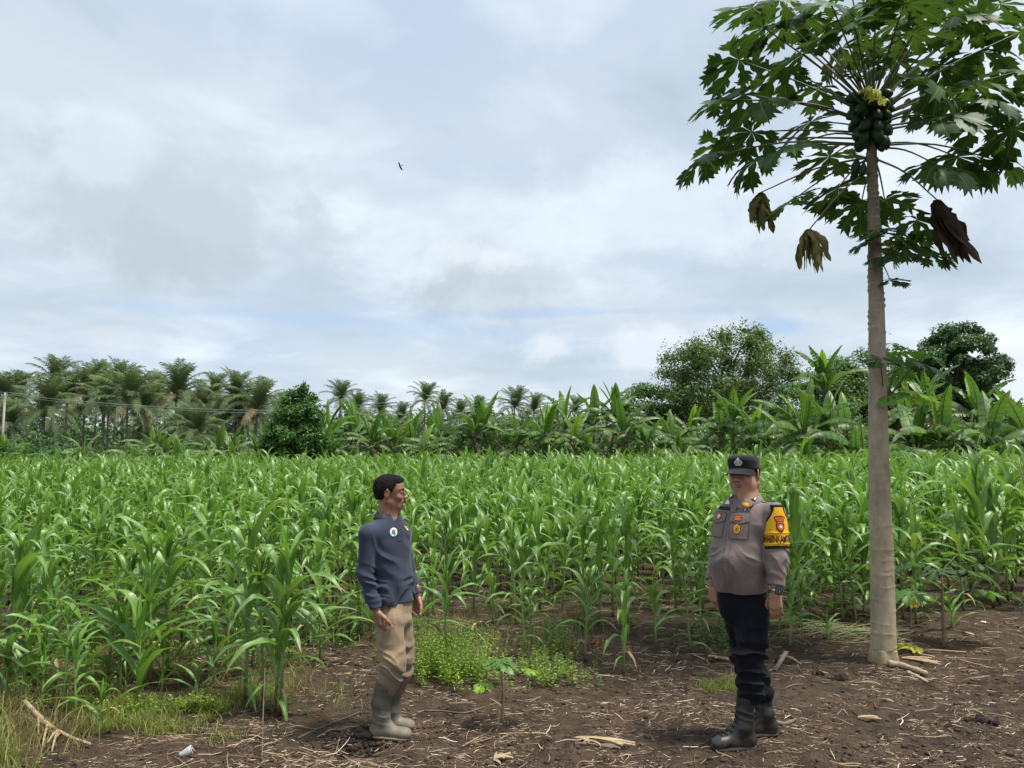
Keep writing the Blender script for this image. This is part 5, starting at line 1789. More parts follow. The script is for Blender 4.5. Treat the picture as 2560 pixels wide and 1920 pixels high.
        self.apply(fn, (R_[:, 1].min() - m, R_[:, 2].min() - m, zs[0]), (R_[:, 1].max() + m, R_[:, 2].max() + m, zs[-1]), k)

    def sample(self, P):
        """Trilinear field value at points."""
        q = (np.asarray(P) - self.lo) / self.h
        i = np.clip(np.floor(q).astype(int), 0, self.n - 2); f = q - i
        d = self.d; x, y, z = i.T
        fx, fy, fz = f.T
        def g(a, b, c): return d[x + a, y + b, z + c]
        return ((g(0, 0, 0) * (1 - fx) + g(1, 0, 0) * fx) * (1 - fy) + (g(0, 1, 0) * (1 - fx) + g(1, 1, 0) * fx) * fy) * (1 - fz) + \
               ((g(0, 0, 1) * (1 - fx) + g(1, 0, 1) * fx) * (1 - fy) + (g(0, 1, 1) * (1 - fx) + g(1, 1, 1) * fx) * fy) * fz

    def surface(self):
        """Surface nets."""
        d = self.d
        s = d < 0
        nx, ny, nz = d.shape
        c = np.zeros((nx - 1, ny - 1, nz - 1), np.int8)
        for dx in (0, 1):
            for dy in (0, 1):
                for dz in (0, 1):
                    c += s[dx:nx - 1 + dx, dy:ny - 1 + dy, dz:nz - 1 + dz]
        act = (c > 0) & (c < 8)
        I = np.argwhere(act)
        idx = np.full(act.shape, -1, np.int64)
        idx[act] = np.arange(len(I))
        acc = np.zeros((len(I), 3)); cnt = np.zeros(len(I))
        cor = [(a, b, e) for a in (0, 1) for b in (0, 1) for e in (0, 1)]
        vals = {q: d[I[:, 0] + q[0], I[:, 1] + q[1], I[:, 2] + q[2]] for q in cor}
        for axis in range(3):
            for q in cor:
                if q[axis] == 1: continue
                q2 = list(q); q2[axis] = 1; q2 = tuple(q2)
                a, b = vals[q], vals[q2]
                cr = (a < 0) != (b < 0)
                t = np.where(cr, a / np.where(cr, a - b, 1), 0)
                p = np.tile(np.array(q, float), (len(I), 1)); p[:, axis] = t
                acc[cr] += p[cr]; cnt[cr] += 1
        V = self.lo + self.h * (I + acc / cnt[:, None])
        Q = []
        for axis in range(3):
            sl0 = [slice(1, n - 1) for n in d.shape]; sl1 = list(sl0)
            sl0[axis] = slice(0, d.shape[axis] - 1); sl1[axis] = slice(1, d.shape[axis])
            A, B = s[tuple(sl0)], s[tuple(sl1)]
            E = np.argwhere(A != B)
            if not len(E): continue
            flip = A[E[:, 0], E[:, 1], E[:, 2]]
            off = np.array([1, 1, 1]); off[axis] = 0
            E = E + off
            o1, o2 = [(a + 1) % 3 for a in (axis,)][0], (axis + 2) % 3
            def id_(da, db):
                J = E.copy(); J[:, o1] += da; J[:, o2] += db
                return idx[J[:, 0], J[:, 1], J[:, 2]]
            q = np.stack([id_(-1, -1), id_(0, -1), id_(0, 0), id_(-1, 0)], -1)
            q[~flip] = q[~flip][:, ::-1]
            Q.append(q)
        Q = np.concatenate(Q)
        Q = Q[(Q >= 0).all(1)]
        return V, Q


def sdf_mesh(name, F, mats, colr=None, relax=1):
    V, Q = F.surface()
    for _ in range(relax):
        n = len(V)
        ia = np.concatenate([Q[:, 0], Q[:, 1], Q[:, 2], Q[:, 3], Q[:, 1], Q[:, 2], Q[:, 3], Q[:, 0]])
        ib = np.concatenate([Q[:, 1], Q[:, 2], Q[:, 3], Q[:, 0], Q[:, 0], Q[:, 1], Q[:, 2], Q[:, 3]])
        C = np.bincount(ia, minlength=n)
        S = np.stack([np.bincount(ia, V[ib, j], n) for j in range(3)], -1)
        V = V * 0.5 + 0.5 * S / np.maximum(C, 1)[:, None]
    cc = colr(V) if colr is not None else None
    return mesh_np(name, V, Q, None, np.zeros((len(V), 2)), mats, None, True, cc)


VF = VNoise(17)


def folds(amp, freq, direction, seed=0.0, warp=0.6):
    """Cloth folds: ridges perpendicular to direction, wandering with noise."""
    dv = np.array(direction, float); dv /= np.linalg.norm(dv)

    def fn(X, Y, Z):
        w = VF(X * 7 + seed, Y * 7 + seed, Z * 5) * warp
        u = (X * dv[0] + Y * dv[1] + Z * dv[2]) * freq + w * 2.2
        n = VF(X * 3.5 + seed * 2, Y * 3.5, u)
        n2 = VF(X * 8 + seed, Y * 8 + 5, u * 1.9 + 3)
        r = 1 - np.abs(n) * 3.0
        return -1.35 * amp * (np.clip(r, -0.5, 1) * 0.9 + 0.45 * n2)
    return fn


def zwin(fn, z0, z1, soft=0.04, extra=None):
    def g(X, Y, Z):
        w = np.clip((Z - z0) / soft, 0, 1) * np.clip((z1 - Z) / soft, 0, 1)
        if extra is not None:
            w = w * extra(X, Y, Z)
        return fn(X, Y, Z) * w
    return g


# ---- materials
def skin_mat(name, base, dark, red):
    m, nt = new_mat(name)
    tc = N(nt, 'ShaderNodeTexCoord')
    at_ = N(nt, 'ShaderNodeVertexColor'); at_.layer_name = 'Col'
    nz = noise(nt, tc.outputs['Object'], 22, 5, 0.6)
    c = mixc(nt, ramp(nt, nz, [(0.3, 0), (0.7, 1)]), base, dark)
    n2 = noise(nt, tc.outputs['Object'], 60, 4, 0.6)
    c = mixc(nt, ramp(nt, n2, [(0.55, 0), (0.75, 0.35)]), c, red)
    c = mixc(nt, 1.0, c, at_.outputs[0], 'MULTIPLY')
    p = N(nt, 'ShaderNodeBsdfPrincipled')
    nt.links.new(c, p.inputs['Base Color'])
    p.inputs['Roughness'].default_value = 0.48
    p.inputs['Subsurface Weight'].default_value = 0.08
    p.inputs['Subsurface Radius'].default_value = (0.008, 0.004, 0.002)
    p.inputs['Subsurface Scale'].default_value = 1.0
    bp = N(nt, 'ShaderNodeBump'); bp.inputs['Strength'].default_value = 0.15; bp.inputs['Distance'].default_value = 0.002
    nt.links.new(noise(nt, tc.outputs['Object'], 260, 3, 0.6), bp.inputs['Height'])
    nt.links.new(bp.outputs[0], p.inputs['Normal'])
    o = N(nt, 'ShaderNodeOutputMaterial'); nt.links.new(p.outputs[0], o.inputs[0])
    return m


def cloth_mat(name, c1, c2, rough=0.85, weave=900, spec=0.2, sheen=0.1, dirt=None):
    m, nt = new_mat(name)
    tc = N(nt, 'ShaderNodeTexCoord'); v = tc.outputs['Object']
    nz = noise(nt, v, 5.5, 5, 0.6)
    c = mixc(nt, ramp(nt, nz, [(0.3, 0), (0.7, 1)]), c1, c2)
    n2 = noise(nt, v, 60, 3, 0.7)
    c = mixc(nt, ramp(nt, n2, [(0.35, 0.22), (0.65, 0.0)]), c, (0.02, 0.02, 0.02))
    if dirt:
        sep = N(nt, 'ShaderNodeSeparateXYZ'); nt.links.new(v, sep.inputs[0])
        f = math_node(nt, 'ADD', sep.outputs[2], math_node(nt, 'MULTIPLY', math_node(nt, 'SUBTRACT', noise(nt, v, 14, 6, 0.7), 0.5), 0.35))
        c = mixc(nt, ramp(nt, f, [(dirt[0], 0.85), (dirt[1], 0.0)]), c, dirt[2])
    p = N(nt, 'ShaderNodeBsdfPrincipled')
    nt.links.new(c, p.inputs['Base Color'])
    p.inputs['Roughness'].default_value = rough
    p.inputs['Specular IOR Level'].default_value = spec
    p.inputs['Sheen Weight'].default_value = sheen
    bp = N(nt, 'ShaderNodeBump'); bp.inputs['Strength'].default_value = 0.35; bp.inputs['Distance'].default_value = 0.004
    nt.links.new(noise(nt, v, 45, 6, 0.7), bp.inputs['Height'])
    nt.links.new(bp.outputs[0], p.inputs['Normal'])
    o = N(nt, 'ShaderNodeOutputMaterial'); nt.links.new(p.outputs[0], o.inputs[0])
    return m


M_SKIN_A = skin_mat('skin_weathered', (0.31, 0.158, 0.098), (0.22, 0.106, 0.066), (0.35, 0.155, 0.10))
M_SKIN_B = skin_mat('skin', (0.42, 0.22, 0.145), (0.32, 0.16, 0.105), (0.47, 0.22, 0.155))
M_HAIR = plain('hair', (0.009, 0.008, 0.009), (0.018, 0.015, 0.015), rough=0.85, scale=70, bump=0.8, bscale=160, spec=0.12)
M_POLO = cloth_mat('navy_polo', (0.032, 0.040, 0.068), (0.046, 0.056, 0.090), rough=0.9, sheen=0.12)
M_KHAKI = cloth_mat('khaki_trousers', (0.34, 0.250, 0.160), (0.26, 0.190, 0.122), dirt=(0.30, 0.50, (0.15, 0.115, 0.085)))
M_RUBBER = cloth_mat('rubber_boot', (0.060, 0.066, 0.050), (0.105, 0.105, 0.082), rough=0.6, spec=0.4, sheen=0.0, dirt=(-0.02, 0.20, (0.21, 0.18, 0.14)))
M_UNI = cloth_mat('uniform_shirt', (0.200, 0.155, 0.142), (0.160, 0.123, 0.113), rough=0.7, spec=0.35, sheen=0.15)
M_BLACKCLOTH = cloth_mat('black_trousers', (0.004, 0.0048, 0.008), (0.007, 0.0085, 0.014), rough=0.9, sheen=0.03, spec=0.12)
M_LEATHER = cloth_mat('black_boot', (0.013, 0.013, 0.014), (0.022, 0.021, 0.020), rough=0.42, spec=0.5, sheen=0, dirt=(-0.05, 0.07, (0.09, 0.075, 0.06)))
M_CAP = cloth_mat('black_cap', (0.010, 0.011, 0.013), (0.014, 0.015, 0.018), rough=0.85)
M_WHITE = plain('patch_white', (0.75, 0.76, 0.78), (0.65, 0.66, 0.70), rough=0.6)
M_BLK = plain('print_black', (0.012, 0.011, 0.012), rough=0.8)
M_YEL = plain('armband_yellow', (0.80, 0.44, 0.010), (0.72, 0.36, 0.008), rough=0.65, scale=12, bump=0.2)
M_RED = plain('patch_red', (0.50, 0.025, 0.030), (0.40, 0.015, 0.025), rough=0.6)
M_ORG = plain('patch_orange', (0.75, 0.20, 0.015), (0.65, 0.26, 0.02), rough=0.6)
M_GOLD = plain('patch_gold', (0.75, 0.45, 0.03), rough=0.6)
M_GRN = plain('patch_green', (0.02, 0.25, 0.16), rough=0.6)
M_SILVER = plain('badge_silver', (0.70, 0.71, 0.74), (0.5, 0.5, 0.54), rough=0.3, metallic=0.3, scale=200)
M_EYEW = plain('eye_white', (0.55, 0.50, 0.46), rough=0.3)
M_EYED = plain('iris', (0.02, 0.012, 0.008), rough=0.2)
M_NAIL = plain('nail', (0.50, 0.34, 0.28), rough=0.4)
M_STEEL = plain('watch_steel', (0.55, 0.55, 0.56), rough=0.3, metallic=0.9)
M_GLASS = plain('watch_glass', (0.008, 0.008, 0.010), rough=0.08, spec=0.8)


def rotz(v, a):
    return np.array([v[0] * math.cos(a) - v[1] * math.sin(a), v[0] * math.sin(a) + v[1] * math.cos(a), v[2]])


def head_prims(F, c, yaw, S, full=1.0, pitch=0.0, smile=0.0):
    """Head in field F: c = centre between the ears, yaw = direction faced, S = scale (head height 0.235*S); full = cheek width."""
    def W(x, y, z):
        v = np.array([x, y, z]) * S
        cp, sp = math.cos(pitch), math.sin(pitch)
        v = np.array([v[0] * cp + v[2] * sp, v[1], -v[0] * sp + v[2] * cp])
        return np.array(c) + rotz(v, yaw)
    Mz = np.array(Matrix.Rotation(yaw, 3, 'Z') @ Matrix.Rotation(pitch, 3, 'Y'))
    e = lambda x, y, z, rx, ry, rz_, k=0.012, op='add': F.ell(W(x, y, z), np.array([rx, ry, rz_]) * S, k * S, op, Mz)
    cap = lambda a, b, ra, rb, k=0.01, op='add': F.cap(W(*a), W(*b), ra * S, rb * S, k * S, op)
    f = full
    e(-0.010, 0, 0.040, 0.096, 0.074 * (0.9 + 0.1 * f), 0.080 if f < 1.1 else 0.068)                 # skull
    e(0.030, 0, 0.018, 0.060, 0.062 * (0.9 + 0.1 * f), 0.075, 0.02)              # brow, front
    e(0.030, 0, -0.045, 0.050, 0.050 * f, 0.055, 0.03)               # face
    e(0.055, 0, -0.085, 0.026, 0.030 * f, 0.022, 0.025)              # chin
    cap((0.060, 0.018 * f, -0.088), (-0.010, 0.056 * f, -0.052), 0.014 * f, 0.016 * f, 0.022)
    cap((0.060, -0.018 * f, -0.088), (-0.010, -0.056 * f, -0.052), 0.014 * f, 0.016 * f, 0.022)
    for s in (-1, 1):
        e(0.062, s * 0.036 * (0.6 + 0.4 * f), -0.028, 0.020, 0.020, 0.018, 0.02)      # cheekbone
        if f > 1.05:
            e(0.045, s * 0.044, -0.052, 0.032, 0.022, 0.032, 0.025)
        cap((0.083, s * 0.012, 0.026), (0.070, s * 0.044, 0.024), 0.0075, 0.008, 0.012)   # brow ridge
        e(0.090, s * 0.031, 0.003, 0.014, 0.017, 0.012, 0.012, 'sub')               # eye socket
        e(0.076, s * 0.031, 0.003, 0.0135, 0.015, 0.0125, 0.002)                    # eyeball and lids
    cap((0.090, 0, 0.008), (0.106, 0, -0.022), 0.007, 0.0095, 0.012)            # nose ridge
    e(0.109, 0, -0.027, 0.012, 0.012, 0.010, 0.006)
    for s in (-1, 1):
        e(0.099, s * 0.0150, -0.030, 0.011, 0.0085, 0.009, 0.005)
        e(0.103, s * 0.007, -0.037, 0.005, 0.0035, 0.003, 0.002, 'sub')
    e(0.080, 0, -0.055, 0.019, 0.028, 0.022, 0.018)                    # muzzle
    for s in (-1, 1):
        cap((0.0985, 0.0, -0.0525), (0.087, s * 0.022, -0.0545 + 0.004 * smile), 0.0070, 0.0040, 0.003)
        cap((0.0965, 0.0, -0.0625), (0.087, s * 0.019, -0.0600 + 0.004 * smile), 0.0078, 0.0042, 0.003)
        cap((0.103, s * 0.0, -0.0572), (0.089, s * 0.024, -0.0572 + 0.004 * smile), 0.0026, 0.0022, 0.002, 'sub')
        cap((0.094, s * 0.019, -0.032), (0.082, s * 0.033, -0.056), 0.0036, 0.0028, 0.006, 'sub')   # nasolabial fold
        # ear
        Me = np.array(Matrix.Rotation(yaw, 3, 'Z') @ Matrix.Rotation(pitch, 3, 'Y') @ Matrix.Rotation(s * 0.45, 3, 'Z') @ Matrix.Rotation(-0.12, 3, 'Y'))
        ex = 0.070 * (0.62 + 0.38 * f)
        F.ell(W(-0.012, s * (ex + 0.006), -0.002), np.array([0.021, 0.0070, 0.034]) * S, 0.004 * S, 'add', Me)
        F.ell(W(-0.011, s * (ex + 0.013), 0.004), np.array([0.012, 0.0060, 0.020]) * S, 0.002 * S, 'sub', Me)
        F.ell(W(-0.010, s * (ex + 0.002), -0.028), np.array([0.009, 0.006, 0.010]) * S, 0.006 * S, 'add', Me)
    e(0.090, 0, -0.073, 0.010, 0.02, 0.004, 0.008, 'sub')
    return W


def head_colour(W, S, cap_shade=0.0, stubble=0.5):
    def fn(V):
        c = np.ones((len(V), 3))
        def near(p, r, col_, w=1.0):
            d = np.linalg.norm((V - W(*p)) / S, axis=1)
            m = (np.clip(1 - d / r, 0, 1) ** 0.7 * w)[:, None]
            c[:] = c * (1 - m) + np.array(col_) * m
        for s in (-1, 1):
            for t in np.linspace(0, 1, 5):
                near((0.098 - 0.009 * t, s * 0.021 * t, -0.0575), 0.011, (0.62, 0.36, 0.38), 0.85)
                near((0.090 - 0.012 * t, s * (0.014 + 0.030 * t), 0.0255 - 0.003 * t), 0.0105, (0.12, 0.12, 0.14), 0.95)
            for t in np.linspace(0, 1, 5):
                near((0.092 - 0.004 * t, s * (0.020 + 0.024 * t), 0.0045), 0.0085, (0.22, 0.18, 0.18), 0.8)
            near((0.085, s * 0.031, -0.010), 0.014, (0.72, 0.66, 0.66), 0.6)
            near((0.103, s * 0.011, -0.037), 0.0075, (0.30, 0.22, 0.22), 0.85)
            near((-0.010, s * 0.086, 0.004), 0.013, (0.55, 0.42, 0.40), 0.7)  # painted shading: under eyes, nostrils and ear hollows darkened in the skin colour
        near((0.09, 0, -0.044), 0.022, (0.60, 0.58, 0.58), stubble)
        near((0.075, 0, -0.085), 0.030, (0.60, 0.58, 0.58), stubble)
        return c
    return fn


def eyes(parent, W, S, yaw, name='eye'):
    for s in (-1, 1):
        c = W(0.0875, s * 0.031, 0.0035)
        mb = MB()
        z = np.linspace(-1, 1, 7)
        P = [tuple(np.array([0, 0, 0.0]) + rotz(np.array([0.0042 * t, 0, 0]) * S, yaw)) for t in z]
        tube(P, 0.0062 * S * np.sqrt(np.maximum(0.02, 1 - z ** 2)), 10, 0, mb)
        link('eye', mb.mesh('eye', [M_EYED]), parent, Matrix.Translation(c))


def hand(F, wrist, d, palm_n, thumb, S=1.0, curl=0.35, side=1, k=0.006):
    """Hand in field F. d: direction of the fingers, palm_n: palm normal (towards which fingers curl), thumb: direction of the thumb side."""
    d = unit(np.array(d, float)); p = np.array(palm_n, float); p = unit(p - d * (p @ d)); t = np.array(thumb, float); t = unit(t - d * (t @ d) - p * (t @ p))
    w = np.array(wrist, float)
    tips = []
    F.cap(w - d * 0.05, w + d * 0.018, 0.027 * S, 0.025 * S, 0.015, flat=(0.78, 1.0), fdir=p)
    for off, ln in ((0.026, 0.078), (0.009, 0.083), (-0.009, 0.080), (-0.025, 0.073)):
        F.cap(w + d * 0.02 * S + t * off * 0.75 * S, w + d * ln * S + t * off * S, 0.0155 * S, 0.0125 * S, 0.010)
    for off, l0, ln in ((0.027, 0.080, 0.070), (0.0092, 0.086, 0.080), (-0.0092, 0.083, 0.074), (-0.026, 0.076, 0.056)):
        a = w + d * l0 * S + t * off * S
        ang = curl * (1 + 0.35 * (off < 0.02)) * np.random.default_rng(int(abs(off) * 1e4)).uniform(0.85, 1.15)
        dirv = d.copy(); r = 0.0093 * S
        tot = 0.25 * ang
        for j, frac in enumerate((0.46, 0.30, 0.24)):
            tot += ang * (1.0, 1.3, 0.9)[j]
            dirv = unit(d * math.cos(tot) + p * math.sin(tot) + t * off * 0.5)
            b = a + dirv * ln * frac * S
            F.cap(a, b, r, r * 0.93, 0.0035)
            a = b; r *= 0.92
        tips.append((a, dirv))
    a = w + d * 0.022 * S + t * 0.022 * S + p * 0.006
    for j, (ln, r0, r1) in enumerate(((0.040, 0.0165, 0.0125), (0.032, 0.0118, 0.0105), (0.026, 0.0103, 0.0085))):
        dirv = unit(d * (0.72 + 0.12 * j) + t * (0.62 - 0.22 * j) + p * (0.38 + 0.06 * j))
        b = a + dirv * ln * S
        F.cap(a, b, r0 * S, r1 * S, 0.008 if j == 0 else 0.0035)
        a = b
    tips.append((a, dirv))
    return tips


# ---- patches laid on clothing
def bvh_of(objs, frame_obj):
    vs_, fs_ = [], []
    for o in objs:
        me = o.data; n = len(vs_)
        vs_ += [o.matrix_basis @ v.co for v in me.vertices]
        fs_ += [[n + i for i in p.vertices] for p in me.polygons]
    return BVHTree.FromPolygons(vs_, fs_)


def drape(bvh, name, outline_sets, origin, normal, up, parent, mats, lift=0.003, sub=0.006, roll=0.0):
    """Lay flat pieces (list of (polygon points, material slot, extra lift)) onto a surface: projected along -normal."""
    n = Vector(normal).normalized(); u = Vector(up); u = (u - n * u.dot(n)).normalized(); r = u.cross(n)
    if roll:
        q = Quaternion(n, roll); u = q @ u; r = q @ r
    o = Vector(origin)
    mb = MB()
    for poly, slot, extra in outline_sets:
        V, T = poly_fill(poly, sub)
        out = []
        for (x, y) in V:
            p = o + r * x + u * y + n * 0.12
            hit, nrm, _, dist = bvh.ray_cast(p, -n, 0.3)
            if hit is None:
                hit, nrm, _, dist = bvh.find_nearest(o + r * x + u * y)
                nrm = nrm or n
            out.append(hit + n * (lift + extra))
        mb.add([tuple(v) for v in out], None, T, None, slot)
    me = mb.mesh(name, mats, False)
    return link(name, me, parent)


def poly_fill(poly, sub):
    """Triangulate a polygon with a grid of inner points so that it can bend."""
    import bmesh
    bm = bmesh.new()
    vs_ = [bm.verts.new((x, y, 0)) for x, y in poly]
    f = bm.faces.new(vs_)
    bmesh.ops.triangulate(bm, faces=[f])
    for _ in range(5):
        es = [e for e in bm.edges if e.calc_length() > sub * 1.6]
        if not es: break
        bmesh.ops.subdivide_edges(bm, edges=es, cuts=1)
        bmesh.ops.triangulate(bm, faces=[f for f in bm.faces if len(f.verts) > 3])
    bm.verts.index_update()
    V = [(v.co.x, v.co.y) for v in bm.verts]
    T = []
    for f in bm.faces:
        i = [v.index for v in f.verts]
        (ax, ay), (bx, by), (cx_, cy_) = V[i[0]], V[i[1]], V[i[2]]
        if (bx - ax) * (cy_ - ay) - (by - ay) * (cx_ - ax) < 0: i = i[::-1]
        T.append(i)
    bm.free()
    return V, T


def text_polys(body, size):
    """Triangles of a word set in the built-in font: list of small polygons (centred)."""
    cu = bpy.data.curves.new('lettering', 'FONT')
    cu.body = body; cu.size = size; cu.align_x = 'CENTER'; cu.align_y = 'CENTER'; cu.resolution_u = 2
    cu.offset = size * 0.018
    ob = bpy.data.objects.new('lettering', cu)
    col.objects.link(ob)
    dg = bpy.context.evaluated_depsgraph_get()
    me = ob.evaluated_get(dg).to_mesh()
    me.calc_loop_triangles()
    P = [[(me.vertices[i].co.x, me.vertices[i].co.y) for i in t.vertices] for t in me.loop_triangles]
    ob.evaluated_get(dg).to_mesh_clear()
    bpy.data.objects.remove(ob); bpy.data.curves.remove(cu)
    return P


def ngon(cx_, cy_, rx, ry, n=20, a0=0.0):
    return [(cx_ + rx * math.cos(a0 + 2 * math.pi * i / n), cy_ + ry * math.sin(a0 + 2 * math.pi * i / n)) for i in range(n)]


def hitpix(bv, g, px, py):
    """Point of a surface (in the person's own space) seen at a photograph pixel."""
    o = Vector((0, 0, CAMZ)) - g
    h, n, _, _ = bv.ray_cast(o, pixdir(px, py).normalized())
    return h, n


def rect(cx_, cy_, w, h):
    return [(cx_ - w / 2, cy_ - h / 2), (cx_ + w / 2, cy_ - h / 2), (cx_ + w / 2, cy_ + h / 2), (cx_ - w / 2, cy_ + h / 2)]
# ------------------------------------------------------------------ man in the blue polo shirt
D0 = gpix(965, 1829).y
g0 = Vector((at(965, 1829, D0).x, D0, gz(at(965, 1829, D0).x, D0)))
man = tag(empty('person', g0), 'lean man in navy long sleeved polo, khaki trousers and muddy rubber boots', 'person')


def LM(px, py, dy=0.0):
    return np.array(at(px, py, D0 + dy) - g0)


yt = R(-38); yh = R(2)
HC = LM(975, 1232)                       # centre between the ears
SH_N, EL_N, CU_N = LM(921, 1334, -0.125), LM(914, 1435, -0.14), LM(939, 1520, -0.15)
SH_F, EL_F, CU_F = LM(1003, 1334, 0.13), LM(1023, 1430, 0.16), LM(1040, 1486, 0.12)
HIP_N, KN_N, AN_N = LM(972, 1530, -0.075), LM(983, 1655, -0.10), LM(963, 1790, -0.10)
HIP_F, KN_F, AN_F = LM(1000, 1530, 0.075), LM(1003, 1655, 0.07), LM(990, 1780, 0.09)

# body: one surface from head to hands and legs
FB = Field((-0.32, -0.36, -0.02), (0.36, 0.36, 1.72), 0.0034)
Wm = head_prims(FB, HC, yh, 0.97, full=0.93)
nb = LM(966, 1300, 0.0)
FB.cap(HC + [-0.012, 0, -0.03], nb + [0.0, 0, 0], 0.052, 0.060, 0.03)
FB.cap(HC + [0.015, -0.035, -0.05], nb + [0.055, -0.02, -0.01], 0.010, 0.012, 0.02)
FB.cap(HC + [0.050, 0, -0.075], nb + [0.045, 0, 0.01], 0.020, 0.030, 0.03)
FB.stack([(LM(0, 1550)[2], 0.045, 0, 0.06, 0.05), (LM(0, 1510)[2], 0.04, 0, 0.08, 0.055), (LM(0, 1450)[2], 0.03, 0, 0.10, 0.07), (LM(0, 1370)[2], 0.005, 0, 0.145, 0.095), (LM(0, 1325)[2], 0.0, 0, 0.13, 0.07), (LM(0, 1300)[2], 0.0, 0, 0.06, 0.05)], yt, 0.03)
for a, b, c in ((SH_N, EL_N, CU_N), (SH_F, EL_F, CU_F)):
    FB.cap(nb + [0, 0, -0.06], a, 0.05, 0.045, 0.03); FB.cap(a, b, 0.042, 0.034, 0.02); FB.cap(b, c, 0.034, 0.024, 0.015)
for a, b, c in ((HIP_N, KN_N, AN_N), (HIP_F, KN_F, AN_F)):
    FB.cap(LM(988, 1545), a + [0, 0, -0.07], 0.050, 0.050, 0.03); FB.cap(a + [0, 0, -0.07], b, 0.052, 0.042, 0.02); FB.cap(b, c + [0, 0, 0.05], 0.036, 0.024, 0.02)
tipsN = hand(FB, LM(941, 1526, -0.15), (0.20, 0.0, -1), (0.75, 0.60, 0.0), (0.75, -0.5, 0), 1.03, 0.42)
tipsF = hand(FB, LM(1043, 1490, 0.12), (0.10, 0.0, -1), (-0.6, -0.8, 0), (0.6, -0.7, 0.1), 0.98, 0.5)
body = link('body', sdf_mesh('body', FB, [M_SKIN_A], head_colour(Wm, 0.97, stubble=0.35)), man)
eyes(man, Wm, 0.97, yh)
for (a, dv) in (tipsN[4], tipsF[4]):
    mb = MB(); tube([(0, 0, 0), tuple(dv * 0.010)], [0.006, 0.004], 6, 0, mb)
    link('nail', mb.mesh('nail', [M_NAIL]), man, Matrix.Translation(Vector(a) + Vector((0.0, -0.007, 0.0))))

# hair
FH = Field(HC - [0.13, 0.12, 0.10], HC + [0.13, 0.12, 0.16], 0.0034)
Mz = np.array(Matrix.Rotation(yh, 3, 'Z'))
S_ = 0.97
FH.ell(Wm(-0.012, 0, 0.041), np.array([0.1000, 0.0785, 0.0830]) * S_, 0.01, 'add', Mz)
FH.ell(Wm(0.040, 0, 0.076), np.array([0.048, 0.054, 0.032]) * S_, 0.02, 'add', Mz)
FH.ell(Wm(-0.05, 0, 0.005), np.array([0.055, 0.071, 0.068]) * S_, 0.02, 'add', Mz)
FH.ell(Wm(0.092, 0, 0.002), np.array([0.072, 0.12, 0.072]) * S_, 0.008, 'sub', Mz)            # forehead and face
FH.ell(Wm(0.075, 0, -0.05), np.array([0.078, 0.14, 0.085]) * S_, 0.006, 'sub', Mz)
for s in (-1, 1):
    FH.ell(Wm(-0.004, s * 0.085, -0.012), np.array([0.027, 0.030, 0.036]) * S_, 0.006, 'sub', Mz)
    FH.cap(Wm(0.020, s * 0.064, 0.03), Wm(0.016, s * 0.066, 0.008), 0.008, 0.004, 0.006)  # sideburn


def hair_cut(X, Y, Z):
    q = (X - HC[0]) * math.cos(yh) + (Y - HC[1]) * math.sin(yh)
    return (HC[2] - 0.040 + 0.14 * (q + 0.06)) - Z


FH.apply(hair_cut, FH.lo, FH.lo + FH.n * FH.h, 0, 'cut')
FH.apply(lambda X, Y, Z: 0.0012 * VF(X * 60, Y * 60, Z * 60) + 0.0032 * VF(X * 170, Y * 170, Z * 110), FH.lo, FH.lo + FH.n * FH.h, 0, 'offset')
link('hair', sdf_mesh('hair', FH, [M_HAIR], relax=0), man)

# polo shirt with sleeves
FS = Field((-0.33, -0.34, 0.70), (0.36, 0.36, 1.48), 0.0042)
zh = LM(0, 1508)[2]
FS.stack([(zh - 0.02, 0.036, 0.0, 0.148, 0.106), (LM(0, 1460)[2], 0.028, 0, 0.140, 0.104), (LM(0, 1420)[2], 0.020, 0, 0.140, 0.102), (LM(0, 1370)[2], 0.008, 0, 0.150, 0.110),
          (LM(0, 1335)[2], 0.002, 0, 0.158, 0.102), (LM(0, 1312)[2], 0.0, 0, 0.135, 0.085), (LM(0, 1292)[2], -0.002, 0, 0.080, 0.068), (LM(0, 1280)[2], -0.003, 0, 0.064, 0.062)], yt, 0.02)
FS.apply(lambda X, Y, Z: (zh + 0.004 * np.sin(X * 18) + 0.03 * X) - Z, FS.lo, (0.4, 0.4, zh + 0.06), 0, 'cut')
for a, b, c, r in ((SH_N, EL_N, CU_N, 1.0), (SH_F, EL_F, CU_F, 0.95)):
    FS.cap(nb + [0, 0, -0.075], a + [0, 0, 0.0], 0.055, 0.056, 0.04)
    FS.cap(a, b, 0.057 * r, 0.047 * r, 0.022); FS.cap(b, c, 0.047 * r, 0.034 * r, 0.010)


def arm_w(a, b, c, r=0.075):
    a, b, c = map(np.array, (a, b, c))
    def f(X, Y, Z):
        out = 0
        for p, q in ((a, b), (b, c)):
            ba = q - p; L2 = ba @ ba
            t = np.clip(((X - p[0]) * ba[0] + (Y - p[1]) * ba[1] + (Z - p[2]) * ba[2]) / L2, 0, 1)
            d = np.sqrt((X - p[0] - t * ba[0]) ** 2 + (Y - p[1] - t * ba[1]) ** 2 + (Z - p[2] - t * ba[2]) ** 2)
            out = np.maximum(out, np.clip(1.6 - d / r, 0, 1))
        return out
    return f


